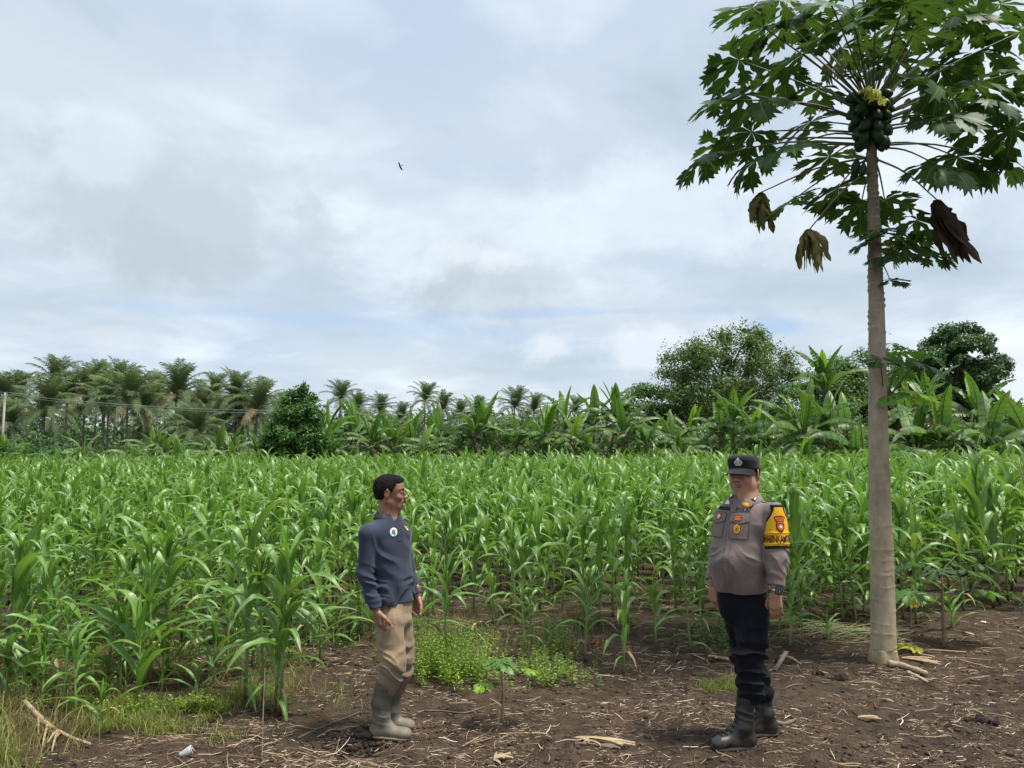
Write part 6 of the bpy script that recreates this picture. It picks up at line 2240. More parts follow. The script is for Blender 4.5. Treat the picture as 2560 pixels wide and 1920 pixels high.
lo, hi = FS.lo, FS.lo + FS.n * FS.h
FS.apply(zwin(folds(0.0075, 26, (0.2, 0.1, 1), 1.0), EL_N[2] - 0.30, EL_N[2] + 0.09, 0.08, arm_w(SH_N, EL_N, CU_N)), lo, hi, 0, 'offset')
FS.apply(zwin(folds(0.0055, 22, (-0.2, 0.1, 1), 4.0), EL_F[2] - 0.25, EL_F[2] + 0.08, 0.08, arm_w(SH_F, EL_F, CU_F)), lo, hi, 0, 'offset')
bodyw = lambda X, Y, Z: 1 - np.maximum(arm_w(SH_N, EL_N, CU_N, 0.06)(X, Y, Z), arm_w(SH_F, EL_F, CU_F, 0.06)(X, Y, Z))
FS.apply(zwin(folds(0.0055, 10, (0.7, 0.0, 0.55), 7.0, 0.9), zh - 0.05, LM(0, 1320)[2], 0.06, bodyw), lo, hi, 0, 'offset')
FS.apply(zwin(folds(0.0075, 15, (-0.3, 0.2, 1.0), 9.0, 0.8), zh - 0.05, LM(0, 1420)[2], 0.08, bodyw), lo, hi, 0, 'offset')
# hem and cuffs cut straight
for el, cu, r in ((EL_N, CU_N, 0.07), (EL_F, CU_F, 0.07)):
    n = unit(cu - el)
    FS.apply(lambda X, Y, Z: np.where((X - cu[0]) ** 2 + (Y - cu[1]) ** 2 + (Z - cu[2]) ** 2 < r * r, (X - cu[0]) * n[0] + (Y - cu[1]) * n[1] + (Z - cu[2]) * n[2] - 0.002, -1), cu - 0.08, cu + 0.08, 0, 'cut')
    FS.cap(cu - n * 0.012, cu - n * 0.002, 0.0385, 0.0375, 0.002)
    FS.apply(lambda X, Y, Z: np.where((X - cu[0]) ** 2 + (Y - cu[1]) ** 2 + (Z - cu[2]) ** 2 < r * r, (X - cu[0]) * n[0] + (Y - cu[1]) * n[1] + (Z - cu[2]) * n[2] - 0.002, -1), cu - 0.08, cu + 0.08, 0, 'cut')
# V opening of the neck
fv = np.array([math.cos(yt), math.sin(yt), 0])
nc = LM(967, 1292)
FS.cap(nc + fv * 0.075 + [0, 0, 0.03], nc + fv * 0.088 + [0, 0, -0.045], 0.030, 0.006, 0.004, 'sub')
FS.cap(nc + [0, 0, 0.02], nc + [0, 0, 0.12], 0.066, 0.085, 0.004, 'sub')
shirt = link('polo_shirt', sdf_mesh('polo_shirt', FS, [M_POLO]), man)

# collar
mb = MB()
n_ = 40
th = np.linspace(R(-158), R(158), n_)
V = []
for i, t in enumerate(th):
    w = t + math.pi + yt                                 # t=0 at the nape
    ax = np.array([math.cos(w), math.sin(w), 0])
    fr = abs(t) / R(158)
    top = nc + np.array([0.002, 0, 0.040 - 0.036 * fr ** 1.6]) + ax * (0.062 + 0.010 * fr)
    mid = nc + np.array([0.0, 0, 0.020 - 0.030 * fr ** 1.6]) + ax * (0.073 + 0.012 * fr)
    low = nc + np.array([0.0, 0, -0.008 - 0.052 * fr ** 2.2]) + ax * (0.082 + 0.014 * fr)
    inn = nc + np.array([0.002, 0, 0.036 - 0.036 * fr ** 1.6]) + ax * (0.058 + 0.010 * fr)
    V += [inn, top, mid, low, low - ax * 0.006 + [0, 0, 0.001]]
mb.add(V, grid_quads(n_, 5))
link('collar', mb.mesh('collar', [M_POLO]), man)
bv = bvh_of([shirt], man)
# placket, buttons, badges
f3 = Vector(fv)
pl_o = Vector(LM(1000, 1335)) 
drape(bv, 'placket', [(rect(0, -0.005, 0.030, 0.125), 0, 0.0), (rect(0.014, -0.005, 0.0025, 0.125), 1, 0.0006), (ngon(0, 0.03, 0.005, 0.005, 10), 2, 0.001), (ngon(0, -0.03, 0.005, 0.005, 10), 2, 0.001)],
      Vector(nc) + f3 * 0.1 + Vector((0, 0, -0.075)), f3, (0, 0, 1), man, [M_POLO, M_BLK, M_GLASS], 0.003)
rt = Vector((f3.y, -f3.x, 0)) * 1.0                 # his right side
nb1 = (f3 + rt * 0.55).normalized()
o1 = Vector(LM(979, 1328, -0.05))
b1 = drape(bv, 'round_badge', [(ngon(0, 0, 0.026, 0.026, 26), 0, 0), (ngon(0.000, 0.006, 0.012, 0.007, 12), 1, 0.001), (ngon(-0.002, -0.003, 0.014, 0.008, 12), 2, 0.0012), (ngon(0.006, -0.010, 0.006, 0.008, 10), 2, 0.0014), (ngon(0.002, 0.012, 0.014, 0.002, 10), 1, 0.0014), (ngon(0.008, -0.014, 0.003, 0.006, 8), 3, 0.0018)],
           o1, nb1, (0, 0, 1), man, [M_WHITE, M_RED, M_GRN, M_BLK], 0.003)
b1['label'] = 'round white chest badge with red and green emblem'
o2 = Vector(LM(1013, 1320, 0.0))
nb2 = (f3 - rt * 0.25).normalized()
b2 = drape(bv, 'chest_logo', [([(-0.016, 0.014), (-0.006, 0.016), (0, 0.004), (0.008, 0.012), (0.015, 0.010), (0.006, -0.004), (0.012, -0.018), (-0.002, -0.010)], 0, 0), (ngon(0.008, -0.008, 0.006, 0.006, 8), 1, 0.001)],
           o2, nb2, (0, 0, 1), man, [M_GOLD, M_WHITE], 0.003)
b2['label'] = 'small yellow and white chest logo'

# trousers
FT = Field((-0.20, -0.30, 0.20), (0.30, 0.32, 0.93), 0.0042)
FT.stack([(LM(0, 1575)[2], 0.048, 0, 0.040, 0.035), (LM(0, 1560)[2], 0.048, 0, 0.095, 0.075), (LM(0, 1540)[2], 0.046, 0, 0.128, 0.092), (LM(0, 1505)[2], 0.040, 0, 0.122, 0.086), (LM(0, 1478)[2], 0.036, 0, 0.10, 0.07)], R(-25), 0.035)
for a, b, c, bt in ((HIP_N, KN_N, AN_N, LM(969, 1722, -0.10)), (HIP_F, KN_F, AN_F, LM(991, 1722, 0.09))):
    FT.cap(a + [0, 0, -0.060], b, 0.082, 0.074, 0.035); FT.cap(b, b + (c - b) * 0.25, 0.074, 0.068, 0.03); FT.cap(b + (c - b) * 0.2, bt, 0.070, 0.056, 0.02)
lo, hi = FT.lo, FT.lo + FT.n * FT.h
zk = KN_N[2]
FT.apply(zwin(folds(0.0095, 20, (0.30, 0.1, 1), 2.0, 0.7), 0.26, zk + 0.12, 0.09), lo, hi, 0, 'offset')
FT.apply(zwin(folds(0.0075, 9, (0.6, 0.2, 0.8), 5.0, 0.8), zk, 0.79, 0.08), lo, hi, 0, 'offset')
FT.apply(lambda X, Y, Z: 0.006 * np.exp(-((X - 0.0 - (Z - 0.6) * 0.12) / 0.006) ** 2) * (Y < 0) * (Z > zk), lo, hi, 0, 'offset')
link('trousers', sdf_mesh('trousers', FT, [M_KHAKI]), man)


M_SOLE_A = plain('muddy_sole', (0.24, 0.19, 0.13), (0.15, 0.115, 0.085), rough=0.9, scale=20)
# rubber boots
def rubber_boot(px_top, py_top, dyt, ank, px_toe, px_heel, py_sole, dy_s, name='rubber_boot'):
    F = Field((-0.22, -0.34, -0.05), (0.32, 0.32, 0.42), 0.0040)
    top = LM(px_top, py_top, dyt)
    heel = LM(px_heel, py_sole, dy_s); toe = LM(px_toe, py_sole - 3, dy_s - 0.03)
    ax = unit(toe - heel)
    z0 = gz(g0.x + (heel[0] + toe[0]) / 2, g0.y + heel[1]) - g0.z - 0.008
    heel[2] = toe[2] = z0
    ank2 = heel + ax * 0.070 + [0, 0, 0.12]
    F.cap(top + [0, 0, 0.02], ank2 + [0, 0, 0.08], 0.066, 0.056, 0.02)
    F.cap(ank2 + [0, 0, 0.08], ank2, 0.056, 0.050, 0.02)
    F.cap(ank2, heel + ax * 0.050 + [0, 0, 0.045], 0.050, 0.045, 0.02)
    F.cap(heel + ax * 0.050 + [0, 0, 0.045], toe - ax * 0.045 + [0, 0, 0.032], 0.041, 0.040, 0.025, flat=(0.80, 1.0), fdir=(0, 0, 1))
    F.cap(ank2 + ax * 0.012 + [0, 0, -0.02], toe - ax * 0.11 + [0, 0, 0.040], 0.036, 0.030, 0.03)
    F.ell(toe - ax * 0.050 + [0, 0, 0.035], (0.052, 0.043, 0.032), 0.02, 'add', np.array([ax, np.cross([0, 0, 1], ax), [0, 0, 1]]).T)
    lo, hi = F.lo, F.lo + F.n * F.h
    F.apply(zwin(folds(0.0028, 32, (0.25, 0, 1), 3.0, 0.3), 0.07, 0.18, 0.04), lo, hi, 0, 'offset')
    F.apply(zwin(folds(0.0022, 9, (0.9, 0, 0.4), 3.0, 0.5), 0.10, 0.36, 0.04), lo, hi, 0, 'offset')
    for dz in (0.0, 0.012, 0.024):
        F.cap(top + [0, 0, 0.005 - dz], top + [0, 0, 0.006 - dz], 0.069, 0.069, 0.002, flat=(0.06, 1.0), fdir=(0, 0, 1)) if False else None
    F.apply(lambda X, Y, Z: -0.0030 * (np.abs(((Z - top[2]) % 0.011) - 0.0055) < 0.003) * (Z > top[2] - 0.040) * (Z < top[2] + 0.02), lo, hi, 0, 'offset')
    F.apply(lambda X, Y, Z: Z - top[2] - 0.004, lo, hi, 0, 'cut')
    F.apply(lambda X, Y, Z: (z0 + 0.0) - Z, lo, hi, 0, 'cut')
    # hollow rim
    F.cap(top + [0, 0, -0.01], top + [0, 0, 0.05], 0.060, 0.060, 0.0, 'sub')
    b = link(name, sdf_mesh('rubber_boot', F, [M_RUBBER]), man)
    F2 = Field((-0.22, -0.34, -0.05), (0.32, 0.32, 0.08), 0.0040)
    F2.cap(heel + ax * 0.048 + [0, 0, 0.012], toe - ax * 0.052 + [0, 0, 0.012], 0.047, 0.049, 0.0, flat=(0.34, 1.0), fdir=(0, 0, 1))
    link('sole', sdf_mesh('sole', F2, [M_SOLE_A]), b)



rubber_boot(969, 1704, -0.10, AN_N, 1028, 924, 1843, -0.10)
rubber_boot(990, 1700, 0.09, AN_F, 1036, 950, 1815, 0.09)
# ------------------------------------------------------------------ police officer
D1 = gpix(1868, 1848).y
g1 = Vector((at(1868, 1848, D1).x, D1, 0)); g1.z = gz(g1.x, g1.y)
off = tag(empty('person', g1), 'stout police officer in grey brown uniform shirt, black cap and boots, yellow armband', 'person')


def LO(px, py, dy=0.0):
    return np.array(at(px, py, D1 + dy) - g1)


yo = R(180 + 42 + 0)                       # facing left and towards the camera
yo = math.atan2(-math.cos(R(46)), -math.sin(R(46)))
yf = math.atan2(-math.cos(R(40)), -math.sin(R(40)))
HO = LO(1860, 1185, 0.01)
fo = np.array([math.cos(yo), math.sin(yo), 0]); lo_ = np.array([-fo[1], fo[0], 0])    # his left
SL, EL, CL = LO(1934, 1283, -0.13), LO(1944, 1390, -0.17), LO(1939, 1464, -0.21)
SR, ER, CR = LO(1824, 1280, 0.14), LO(1801, 1380, 0.15), LO(1782, 1452, 0.08)
HL, KL, AL = LO(1882, 1525, -0.065), LO(1876, 1640, -0.13), LO(1866, 1790, -0.13)
HR, KR, AR = LO(1848, 1525, 0.06), LO(1866, 1640, 0.05), LO(1908, 1785, 0.10)

FB = Field((-0.32, -0.40, -0.02), (0.36, 0.36, 1.84), 0.0034)
So = 1.05
Wo = head_prims(FB, HO, yf, So, full=1.22, pitch=0.06, smile=1.0)
no = LO(1869, 1250, 0.0)
FB.cap(HO + [0.01, 0.01, -0.03], no, 0.066, 0.074, 0.03)
FB.cap(HO + unit(np.array([math.cos(yf), math.sin(yf), 0])) * 0.045 + [0, 0, -0.095], no + fo * 0.04 + [0, 0, 0.0], 0.036, 0.05, 0.03)
FB.stack([(LO(0, 1530)[2], -0.01, 0, 0.09, 0.075), (LO(0, 1400)[2], -0.01, 0, 0.12, 0.10), (LO(0, 1300)[2], -0.0, 0, 0.15, 0.10), (LO(0, 1265)[2], 0.01, 0, 0.06, 0.06)], yo, 0.03)
for a, b, c in ((SL, EL, CL), (SR, ER, CR)):
    FB.cap(no + [0, 0, -0.06], a, 0.05, 0.045, 0.03); FB.cap(a, b, 0.045, 0.038, 0.02); FB.cap(b, c, 0.038, 0.028, 0.015)
for a, b, c in ((HL, KL, AL), (HR, KR, AR)):
    FB.cap(LO(1865, 1530), a, 0.07, 0.06, 0.03); FB.cap(a, b, 0.068, 0.050, 0.02); FB.cap(b, c + [0, 0, 0.05], 0.040, 0.024, 0.02)
hand(FB, LO(1938, 1482, -0.21), (0.0, -0.03, -1), (0.55, 0.85, 0.0), (-0.9, 0.15, 0), 1.06, 0.22)
hand(FB, LO(1782, 1466, 0.08), (0.02, 0.0, -1), (0.8, 0.55, 0), (-0.5, -0.8, 0), 1.02, 0.40)
body_o = link('body', sdf_mesh('body', FB, [M_SKIN_B], head_colour(Wo, So, stubble=0.25)), off)
eyes(off, Wo, So, yf)

# hair under the cap
Mo = np.array(Matrix.Rotation(yf, 3, 'Z') @ Matrix.Rotation(0.06, 3, 'Y'))
FH = Field(HO - [0.14, 0.14, 0.10], HO + [0.14, 0.14, 0.16], 0.004)
FH.ell(Wo(-0.012, 0, 0.026), np.array([0.100, 0.080, 0.072]) * So, 0.01, 'add', Mo)
FH.ell(Wo(-0.04, 0, 0.0), np.array([0.064, 0.077, 0.06]) * So, 0.02, 'add', Mo)
FH.ell(Wo(0.075, 0, -0.03), np.array([0.080, 0.14, 0.110]) * So, 0.006, 'sub', Mo)
for s in (-1, 1):
    FH.ell(Wo(-0.004, s * 0.088, -0.014), np.array([0.027, 0.030, 0.034]) * So, 0.006, 'sub', Mo)
FH.apply(lambda X, Y, Z: (HO[2] - 0.040) - Z, FH.lo, FH.lo + FH.n * FH.h, 0, 'cut')
FH.apply(lambda X, Y, Z: 0.003 * VF(X * 110, Y * 110, Z * 60), FH.lo, FH.lo + FH.n * FH.h, 0, 'offset')
link('hair', sdf_mesh('hair', FH, [M_HAIR], relax=0), off)

# cap: crown, sweatband, bill, emblem
FC = Field(HO - [0.20, 0.20, 0.02], HO + [0.20, 0.20, 0.18], 0.0035)


def cap_crown(X, Y, Z):
    ex, ey, ez = [np.array(Mo)[:, i] for i in range(3)]
    px, py, pz = X - HO[0], Y - HO[1], Z - HO[2]
    u = px * ex[0] + py * ex[1] + pz * ex[2]; v = px * ey[0] + py * ey[1] + pz * ey[2]; w = px * ez[0] + py * ez[1] + pz * ez[2]
    u0 = -0.008 * So
    topz = (0.113 + 0.06 * (u / 0.1) * 0.18) * So
    rr = 1.0 + 0.04 * (w - 0.04) / 0.08
    a, b = 0.103 * So * rr, 0.086 * So * rr
    q = ((np.abs((u - u0) / a)) ** 2.3 + np.abs(v / b) ** 2.3) ** (1 / 2.3)
    side = (q - 1) * b
    top = (w - topz) + 0.020 * q ** 4
    d = np.maximum(side, top) + np.where((side > -0.02) & (top > -0.02), np.minimum(np.hypot(np.maximum(side + 0.02, 0), np.maximum(top + 0.02, 0)) - np.maximum(side, top) - 0.02, 0.02), 0)
    return np.maximum(d, (0.030 - 0.14 * (-u - 0.02) * 0.35) * So - w)


FC.apply(cap_crown, FC.lo, FC.lo + FC.n * FC.h, 0)
FC.apply(lambda X, Y, Z: 0.0022 * VF(X * 22, Y * 22, Z * 18), FC.lo, FC.lo + FC.n * FC.h, 0, 'offset')
cap_o = link('cap', sdf_mesh('cap', FC, [M_CAP]), off)
mb = MB()
nu, nv = 26, 9
ez = np.array(Mo)[:, 2]
for lay in (0, 1):
    V = []
    for i in range(nu):
        a = (i / (nu - 1) - 0.5) * R(138)
        for j in range(nv):
            r = j / (nv - 1)
            wz = 0.046 - 0.030 * r - 0.020 * (abs(a) / R(69)) ** 2 * (0.5 + 0.5 * r) - lay * 0.004
            bx = -0.008 + 0.100 * math.cos(a) + r * 0.072 * max(0.0, math.cos(a * 1.15)) ** 0.8
            by = 0.083 * math.sin(a) * (1 + 0.06 * r)
            V.append(Wo(bx, by, wz))
    q = grid_quads(nu, nv)
    mb.add(V, q if lay == 0 else q[:, ::-1])
n0 = nu * nv
ring = [i * nv + nv - 1 for i in range(nu)]
mb.Q.append(np.array([(ring[i], ring[i + 1], ring[i + 1] + n0, ring[i] + n0) for i in range(nu - 1)])); mb.mq.append(np.zeros(nu - 1, int))
link('bill', mb.mesh('bill', [M_CAP]), cap_o)
bvc = bvh_of([cap_o], off)
em_dir = rotz(np.array([1, 0.06, 0]), yf)
em_o = Vector(Wo(0.10, 0.010, 0.076))
em = drape(bvc, 'cap_emblem', [(ngon(0, -0.002, 0.025, 0.019, 24), 0, 0), (ngon(-0.008, -0.004, 0.011, 0.011, 14), 1, 0.001), (ngon(0.009, -0.003, 0.010, 0.011, 14), 1, 0.001), (ngon(0, -0.004, 0.0065, 0.0095, 12), 0, 0.002),
                               ([(-0.012, 0.014), (0.012, 0.014), (0.009, 0.020), (0.003, 0.024), (0.0, 0.031), (-0.003, 0.024), (-0.009, 0.020)], 0, 0.0015), (ngon(0, 0.018, 0.003, 0.003, 8), 1, 0.003), (rect(0, -0.018, 0.034, 0.005), 0, 0.002)],
           em_o, em_dir, (0, 0, 1), cap_o, [M_SILVER, plain('badge_shade', (0.28, 0.29, 0.33), rough=0.4)], 0.003)

# shirt
FS = Field((-0.36, -0.38, 0.80), (0.38, 0.38, 1.62), 0.0042)
zh = LO(0, 1479, -0.05)[2]
FS.stack([(zh - 0.02, -0.016, 0, 0.156, 0.132), (LO(0, 1440)[2], -0.020, -0.008, 0.166, 0.152), (LO(0, 1400)[2], -0.024, -0.016, 0.168, 0.162), (LO(0, 1350)[2], -0.014, -0.01, 0.166, 0.138),
          (LO(0, 1310)[2], -0.002, 0, 0.180, 0.128), (LO(0, 1283)[2], 0.010, 0, 0.176, 0.110), (LO(0, 1262)[2], 0.014, 0, 0.135, 0.090), (LO(0, 1246)[2], 0.010, 0, 0.085, 0.078), (LO(0, 1236)[2], 0.010, 0, 0.076, 0.072)], yo, 0.02)
FS.apply(lambda X, Y, Z: (zh + 0.003 * np.sin(X * 18)) - Z, FS.lo, (0.4, 0.4, zh + 0.06), 0, 'cut')
for a, b, c, r in ((SL, EL, CL, 1.06), (SR, ER, CR, 1.0)):
    FS.cap(no + [0, 0, -0.075], a, 0.058, 0.060, 0.045)
    FS.cap(a, b, 0.066 * r, 0.060 * r, 0.022); FS.cap(b, c, 0.060 * r, 0.045 * r, 0.010)
lo, hi = FS.lo, FS.lo + FS.n * FS.h
FS.apply(zwin(folds(0.0085, 17, (0.25, 0.1, 1), 11.0), CL[2] + 0.03, EL[2] + 0.08, 0.05, arm_w(SL, EL, CL, 0.085)), lo, hi, 0, 'offset')
FS.apply(zwin(folds(0.0065, 17, (-0.2, 0.1, 1), 14.0), CR[2] + 0.02, ER[2] + 0.10, 0.06, arm_w(SR, ER, CR, 0.08)), lo, hi, 0, 'offset')
bodyw = lambda X, Y, Z: 1 - np.maximum(arm_w(SL, EL, CL, 0.062)(X, Y, Z), arm_w(SR, ER, CR, 0.06)(X, Y, Z))
FS.apply(zwin(folds(0.0080, 10, (0.35, 0.0, 0.9), 17.0, 0.8), zh - 0.05, LO(0, 1350)[2], 0.08, bodyw), lo, hi, 0, 'offset')
FS.apply(zwin(folds(0.0060, 8, (0.6, 0.2, 0.75), 21.0, 0.6), LO(0, 1370)[2], LO(0, 1285)[2], 0.05, lambda X, Y, Z: bodyw(X, Y, Z) * np.clip((X - 0.0) * 14, 0, 1)), lo, hi, 0, 'offset')
for el, cu in ((EL, CL), (ER, CR)):
    n = unit(cu - el)
    cut = lambda X, Y, Z: np.where((X - cu[0]) ** 2 + (Y - cu[1]) ** 2 + (Z - cu[2]) ** 2 < 0.075 ** 2, (X - cu[0]) * n[0] + (Y - cu[1]) * n[1] + (Z - cu[2]) * n[2] - 0.002, -1)
    FS.cap(cu - n * 0.045, cu, 0.0495, 0.0485, 0.003)
    FS.apply(cut, cu - 0.08, cu + 0.08, 0, 'cut')
nco = LO(1866, 1246, -0.01)
FS.cap(nco + fo * 0.09 + [0, 0, 0.05], nco + fo * 0.115 + [0, 0, -0.055], 0.045, 0.008, 0.004, 'sub')
FS.cap(nco + [0, 0, 0.02], nco + [0, 0, 0.12], 0.076, 0.10, 0.004, 'sub')
shirt_o = link('uniform_shirt', sdf_mesh('uniform_shirt', FS, [M_UNI]), off)
bv = bvh_of([shirt_o], off)

# open collar: two leaves standing round the neck and falling to points
mb = MB()
n_ = 46
th = np.linspace(R(-143), R(143), n_)
V = []
for t in th:
    w = t + math.pi + yo
    ax = np.array([math.cos(w), math.sin(w), 0])
    fr = abs(t) / R(143)
    top = nco + np.array([0, 0, 0.046 - 0.052 * fr ** 1.4]) + ax * (0.074 + 0.016 * fr)
    mid = nco + np.array([0, 0, 0.018 - 0.046 * fr ** 1.4]) + ax * (0.090 + 0.014 * fr)
    low = nco + np.array([0, 0, -0.012 - 0.046 * fr ** 2.6]) + ax * (0.102 + 0.014 * fr)
    V += [top - ax * 0.006, top, mid, low, low - ax * 0.007 + [0, 0, 0.002]]
mb.add(V, grid_quads(n_, 5))
collar_o = link('collar', mb.mesh('collar', [M_UNI]), off)
bvcol = bvh_of([collar_o, shirt_o], off)
Fo, Lo = Vector(fo), Vector(lo_)
Up = Vector((0, 0, 1))


def chest(lat, z, out=0.16):
    """Point in front of the chest: lat metres to his left, height z."""
    return Vector((0, 0, 0)) + Vector((0.0, 0, 0)) + Fo * out + Lo * lat + Vector((0, 0, z))


def nrm_at(lat, k=2.2):
    return (Fo + Lo * lat * k).normalized()


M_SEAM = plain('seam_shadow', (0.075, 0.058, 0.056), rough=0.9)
zP = LO(0, 1262)[2]                     # height of the lettering line
z_po = LO(0, 1272, -0.12)[2]
# placket
zt = LO(0, 1270)[2]
pk = [(rect(0, (zh - zt) / 2 + 0.0, 0.034, (zt - zh) * 0.98), 0, 0.0), (rect(-0.0165, (zh - zt) / 2, 0.0022, (zt - zh) * 0.98), 1, 0.0006)]
drape(bv, 'placket', pk, chest(0.0, zt, 0.14), Fo, Up, off, [M_UNI, M_SEAM], 0.0025)


def opix(px, py, nk=None):
    h, n = hitpix(bv, g1, px, py)
    lat = h.dot(Lo)
    return h, (Fo + Lo * lat * 2.2).normalized()


def pocket(px, py, w=0.115, h=0.150):
    o, n = opix(px, py)
    p = drape(bv, 'pocket', [(rect(0, -h / 2, w, h), 0, 0.0), (rect(-w / 2, -h / 2, 0.003, h), 1, 0.001), (rect(w / 2, -h / 2, 0.003, h), 1, 0.001), (rect(0, -h, w, 0.003), 1, 0.001)],
              o, n, Up, off, [M_UNI, M_SEAM], 0.003)
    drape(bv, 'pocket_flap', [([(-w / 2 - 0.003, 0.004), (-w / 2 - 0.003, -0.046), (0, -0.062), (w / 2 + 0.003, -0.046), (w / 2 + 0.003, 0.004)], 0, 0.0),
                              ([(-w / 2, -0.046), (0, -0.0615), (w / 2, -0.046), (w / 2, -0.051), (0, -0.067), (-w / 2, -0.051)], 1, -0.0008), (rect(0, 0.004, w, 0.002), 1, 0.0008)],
          o, n, Up, p, [M_UNI, M_SEAM], 0.0065)


pocket(1851, 1283)
pocket(1801, 1281, 0.108, 0.145)


def badge(name, label, sets, px, py, mats, lift=0.006, parent=off, roll=0.0):
    o, n = opix(px, py)
    b = drape(bv, name, sets, o, n, Up, parent, mats, lift, roll=roll)
    b['label'] = label
    return b


tp = lambda txt, size, slot, ex: [(t, slot, ex) for t in text_polys(txt, size)]
off_tx = lambda polys, dx, dy: [([(x + dx, y + dy) for x, y in p], s, e) for p, s, e in polys]
badge('name_lettering', 'black lettering POLRI over the pocket', tp('POLRI', 0.034, 0, 0.0), 1858, 1275, [M_BLK], 0.004)
badge('name_tape', 'black name tape over the other pocket', [(rect(-0.045 + i * 0.0128, 0, 0.0085, 0.021), 0, 0.0) for i in range(8)] + [(rect(-0.045 + i * 0.0128 + 0.004, (0.007 if i % 3 else -0.007), 0.009, 0.006), 0, 0.0004) for i in range(7)],
      1810, 1270, [M_BLK], 0.004)
badge('wing_badge', 'orange and gold winged badge under the collar', [([(-0.031, 0.008), (-0.016, 0.012), (0, 0.008), (0.016, 0.012), (0.032, 0.006), (0.024, -0.008), (0.008, -0.015), (-0.012, -0.014), (-0.026, -0.006)], 1, 0),
      ([(-0.024, 0.006), (-0.008, 0.008), (0.0, 0.002), (0.012, 0.009), (0.026, 0.004), (0.014, -0.003), (0.0, -0.010), (-0.015, -0.005)], 0, 0.001)], 1868, 1260, [M_GOLD, M_ORG], 0.005)
badge('white_pin', 'white triangular pin beside the open neck', [([(-0.020, -0.013), (0.020, -0.012), (0.013, 0.008), (0.0, 0.018), (-0.010, 0.008)], 0, 0.001), ([(-0.023, -0.016), (0.023, -0.015), (0.016, 0.010), (0.0, 0.021), (-0.013, 0.010)], 1, 0)],
      1820, 1255, [M_WHITE, M_RED], 0.006)
badge('pocket_badge', 'red badge with gold bands on the pocket flap', [([(-0.024, -0.016), (0.024, -0.016), (0.028, 0.004), (0.014, 0.013), (0.0, 0.022), (-0.014, 0.013), (-0.028, 0.004)], 0, 0), (rect(0, -0.002, 0.034, 0.004), 1, 0.001), (rect(0, 0.006, 0.028, 0.003), 1, 0.001), (rect(0, -0.011, 0.036, 0.003), 1, 0.001), (rect(0, 0.002, 0.024, 0.003), 2, 0.001)],
      1846, 1294, [M_RED, M_GOLD, M_BLK], 0.010)
badge('round_pocket_badge', 'orange oval badge with dark ringed centre below the flap', [(ngon(0, 0, 0.024, 0.030, 24), 1, 0), (ngon(0, 0, 0.020, 0.026, 24), 0, 0.001), (ngon(0, 0, 0.012, 0.015, 18), 2, 0.0018), (ngon(0, 0, 0.009, 0.012, 16), 0, 0.0024), (ngon(0, 0, 0.004, 0.006, 12), 2, 0.003)],
      1843, 1322, [M_GOLD, M_RED, M_BLK], 0.006)
badge('small_round_badge', 'round red and white badge on the other flap', [(ngon(0, 0, 0.019, 0.019, 22), 0, 0), (ngon(0, 0, 0.014, 0.014, 18), 1, 0.001), (ngon(0.0, 0.003, 0.008, 0.008, 12), 2, 0.002)],
      1800, 1290, [M_RED, M_GOLD, M_WHITE], 0.010)
# collar tabs
for px, py, rl, lab in ((1885, 1245, -0.75, 'black collar tab with white bar'), (1829, 1237, 0.75, 'far collar tab with white bar')):
    h, n = hitpix(bvcol, g1, px, py)
    nn = Vector((h.x - nco[0], h.y - nco[1], 0.0)).normalized() + Vector((0, 0, 0.35))
    b = drape(bvcol, 'collar_tab', [([(-0.013, -0.024), (0.013, -0.024), (0.013, 0.018), (0.0, 0.026), (-0.013, 0.018)], 0, 0), ([(-0.008, -0.018), (0, -0.012), (0.008, -0.018), (0.008, 0.014), (0, 0.020), (-0.008, 0.014)], 1, 0.0015)],
              h, nn, Up, off, [M_BLK, M_WHITE], 0.004, roll=rl)
    b['label'] = lab
# shoulder strap
for s in (1, -1):
    S0 = Vector(no) + Lo * s * 0.075 + Vector((0, 0, 0.02)); S1 = Vector(SL if s > 0 else SR) + Vector((0, 0, 0.05)) + Lo * s * 0.02
    ctr = (S0 + S1) / 2
    ln = (S1 - S0).length
    drape(bv, 'shoulder_strap', [(rect(0, 0, ln, 0.042), 0, 0), (rect(0, 0.021, ln, 0.003), 1, 0.0006), (rect(0, -0.021, ln, 0.003), 1, 0.0006), (rect((ln / 2 - 0.012) * (1), 0, 0.022, 0.050), 2, 0.001)],
          ctr + Vector((0, 0, 0.03)), (Vector((0, 0, 1)) + Lo * s * 0.35), -Fo if s > 0 else Fo, off, [M_UNI, M_SEAM, M_BLK], 0.004)

# yellow armband on his left arm: fitted sleeve, wider below, with crest and lettering
ud = unit(EL - SL)
FA = Field(np.minimum(SL, EL) - 0.13, np.maximum(SL, EL) + 0.13, 0.0042)
A0 = SL - ud * 0.015; A1 = SL + ud * 0.205
FA.cap(A0, A1, 0.0765, 0.0735, 0.0)
armn = unit(np.array([0.10, -1.0, 0.05]))                     # side of the arm turned to the camera
side = np.cross(ud, armn)
lo, hi = FA.lo, FA.lo + FA.n * FA.h


def arm_uv(X, Y, Z):
    px, py, pz = X - SL[0], Y - SL[1], Z - SL[2]
    t = px * ud[0] + py * ud[1] + pz * ud[2]
    u = px * side[0] + py * side[1] + pz * side[2]
    f = px * armn[0] + py * armn[1] + pz * armn[2]
    return t, u, f


def band_cut(X, Y, Z):
    t, u, f = arm_uv(X, Y, Z)
    lim = 0.030 + 0.052 * np.clip((t + 0.01) / 0.10, 0, 1) + 0.10 * (t > 0.118)
    c = np.maximum(np.abs(u) - lim, np.maximum(-0.035 - t, t - 0.198))
    c = np.where((f < 0.0) & (t < 0.118), 0.05, c)
    return c


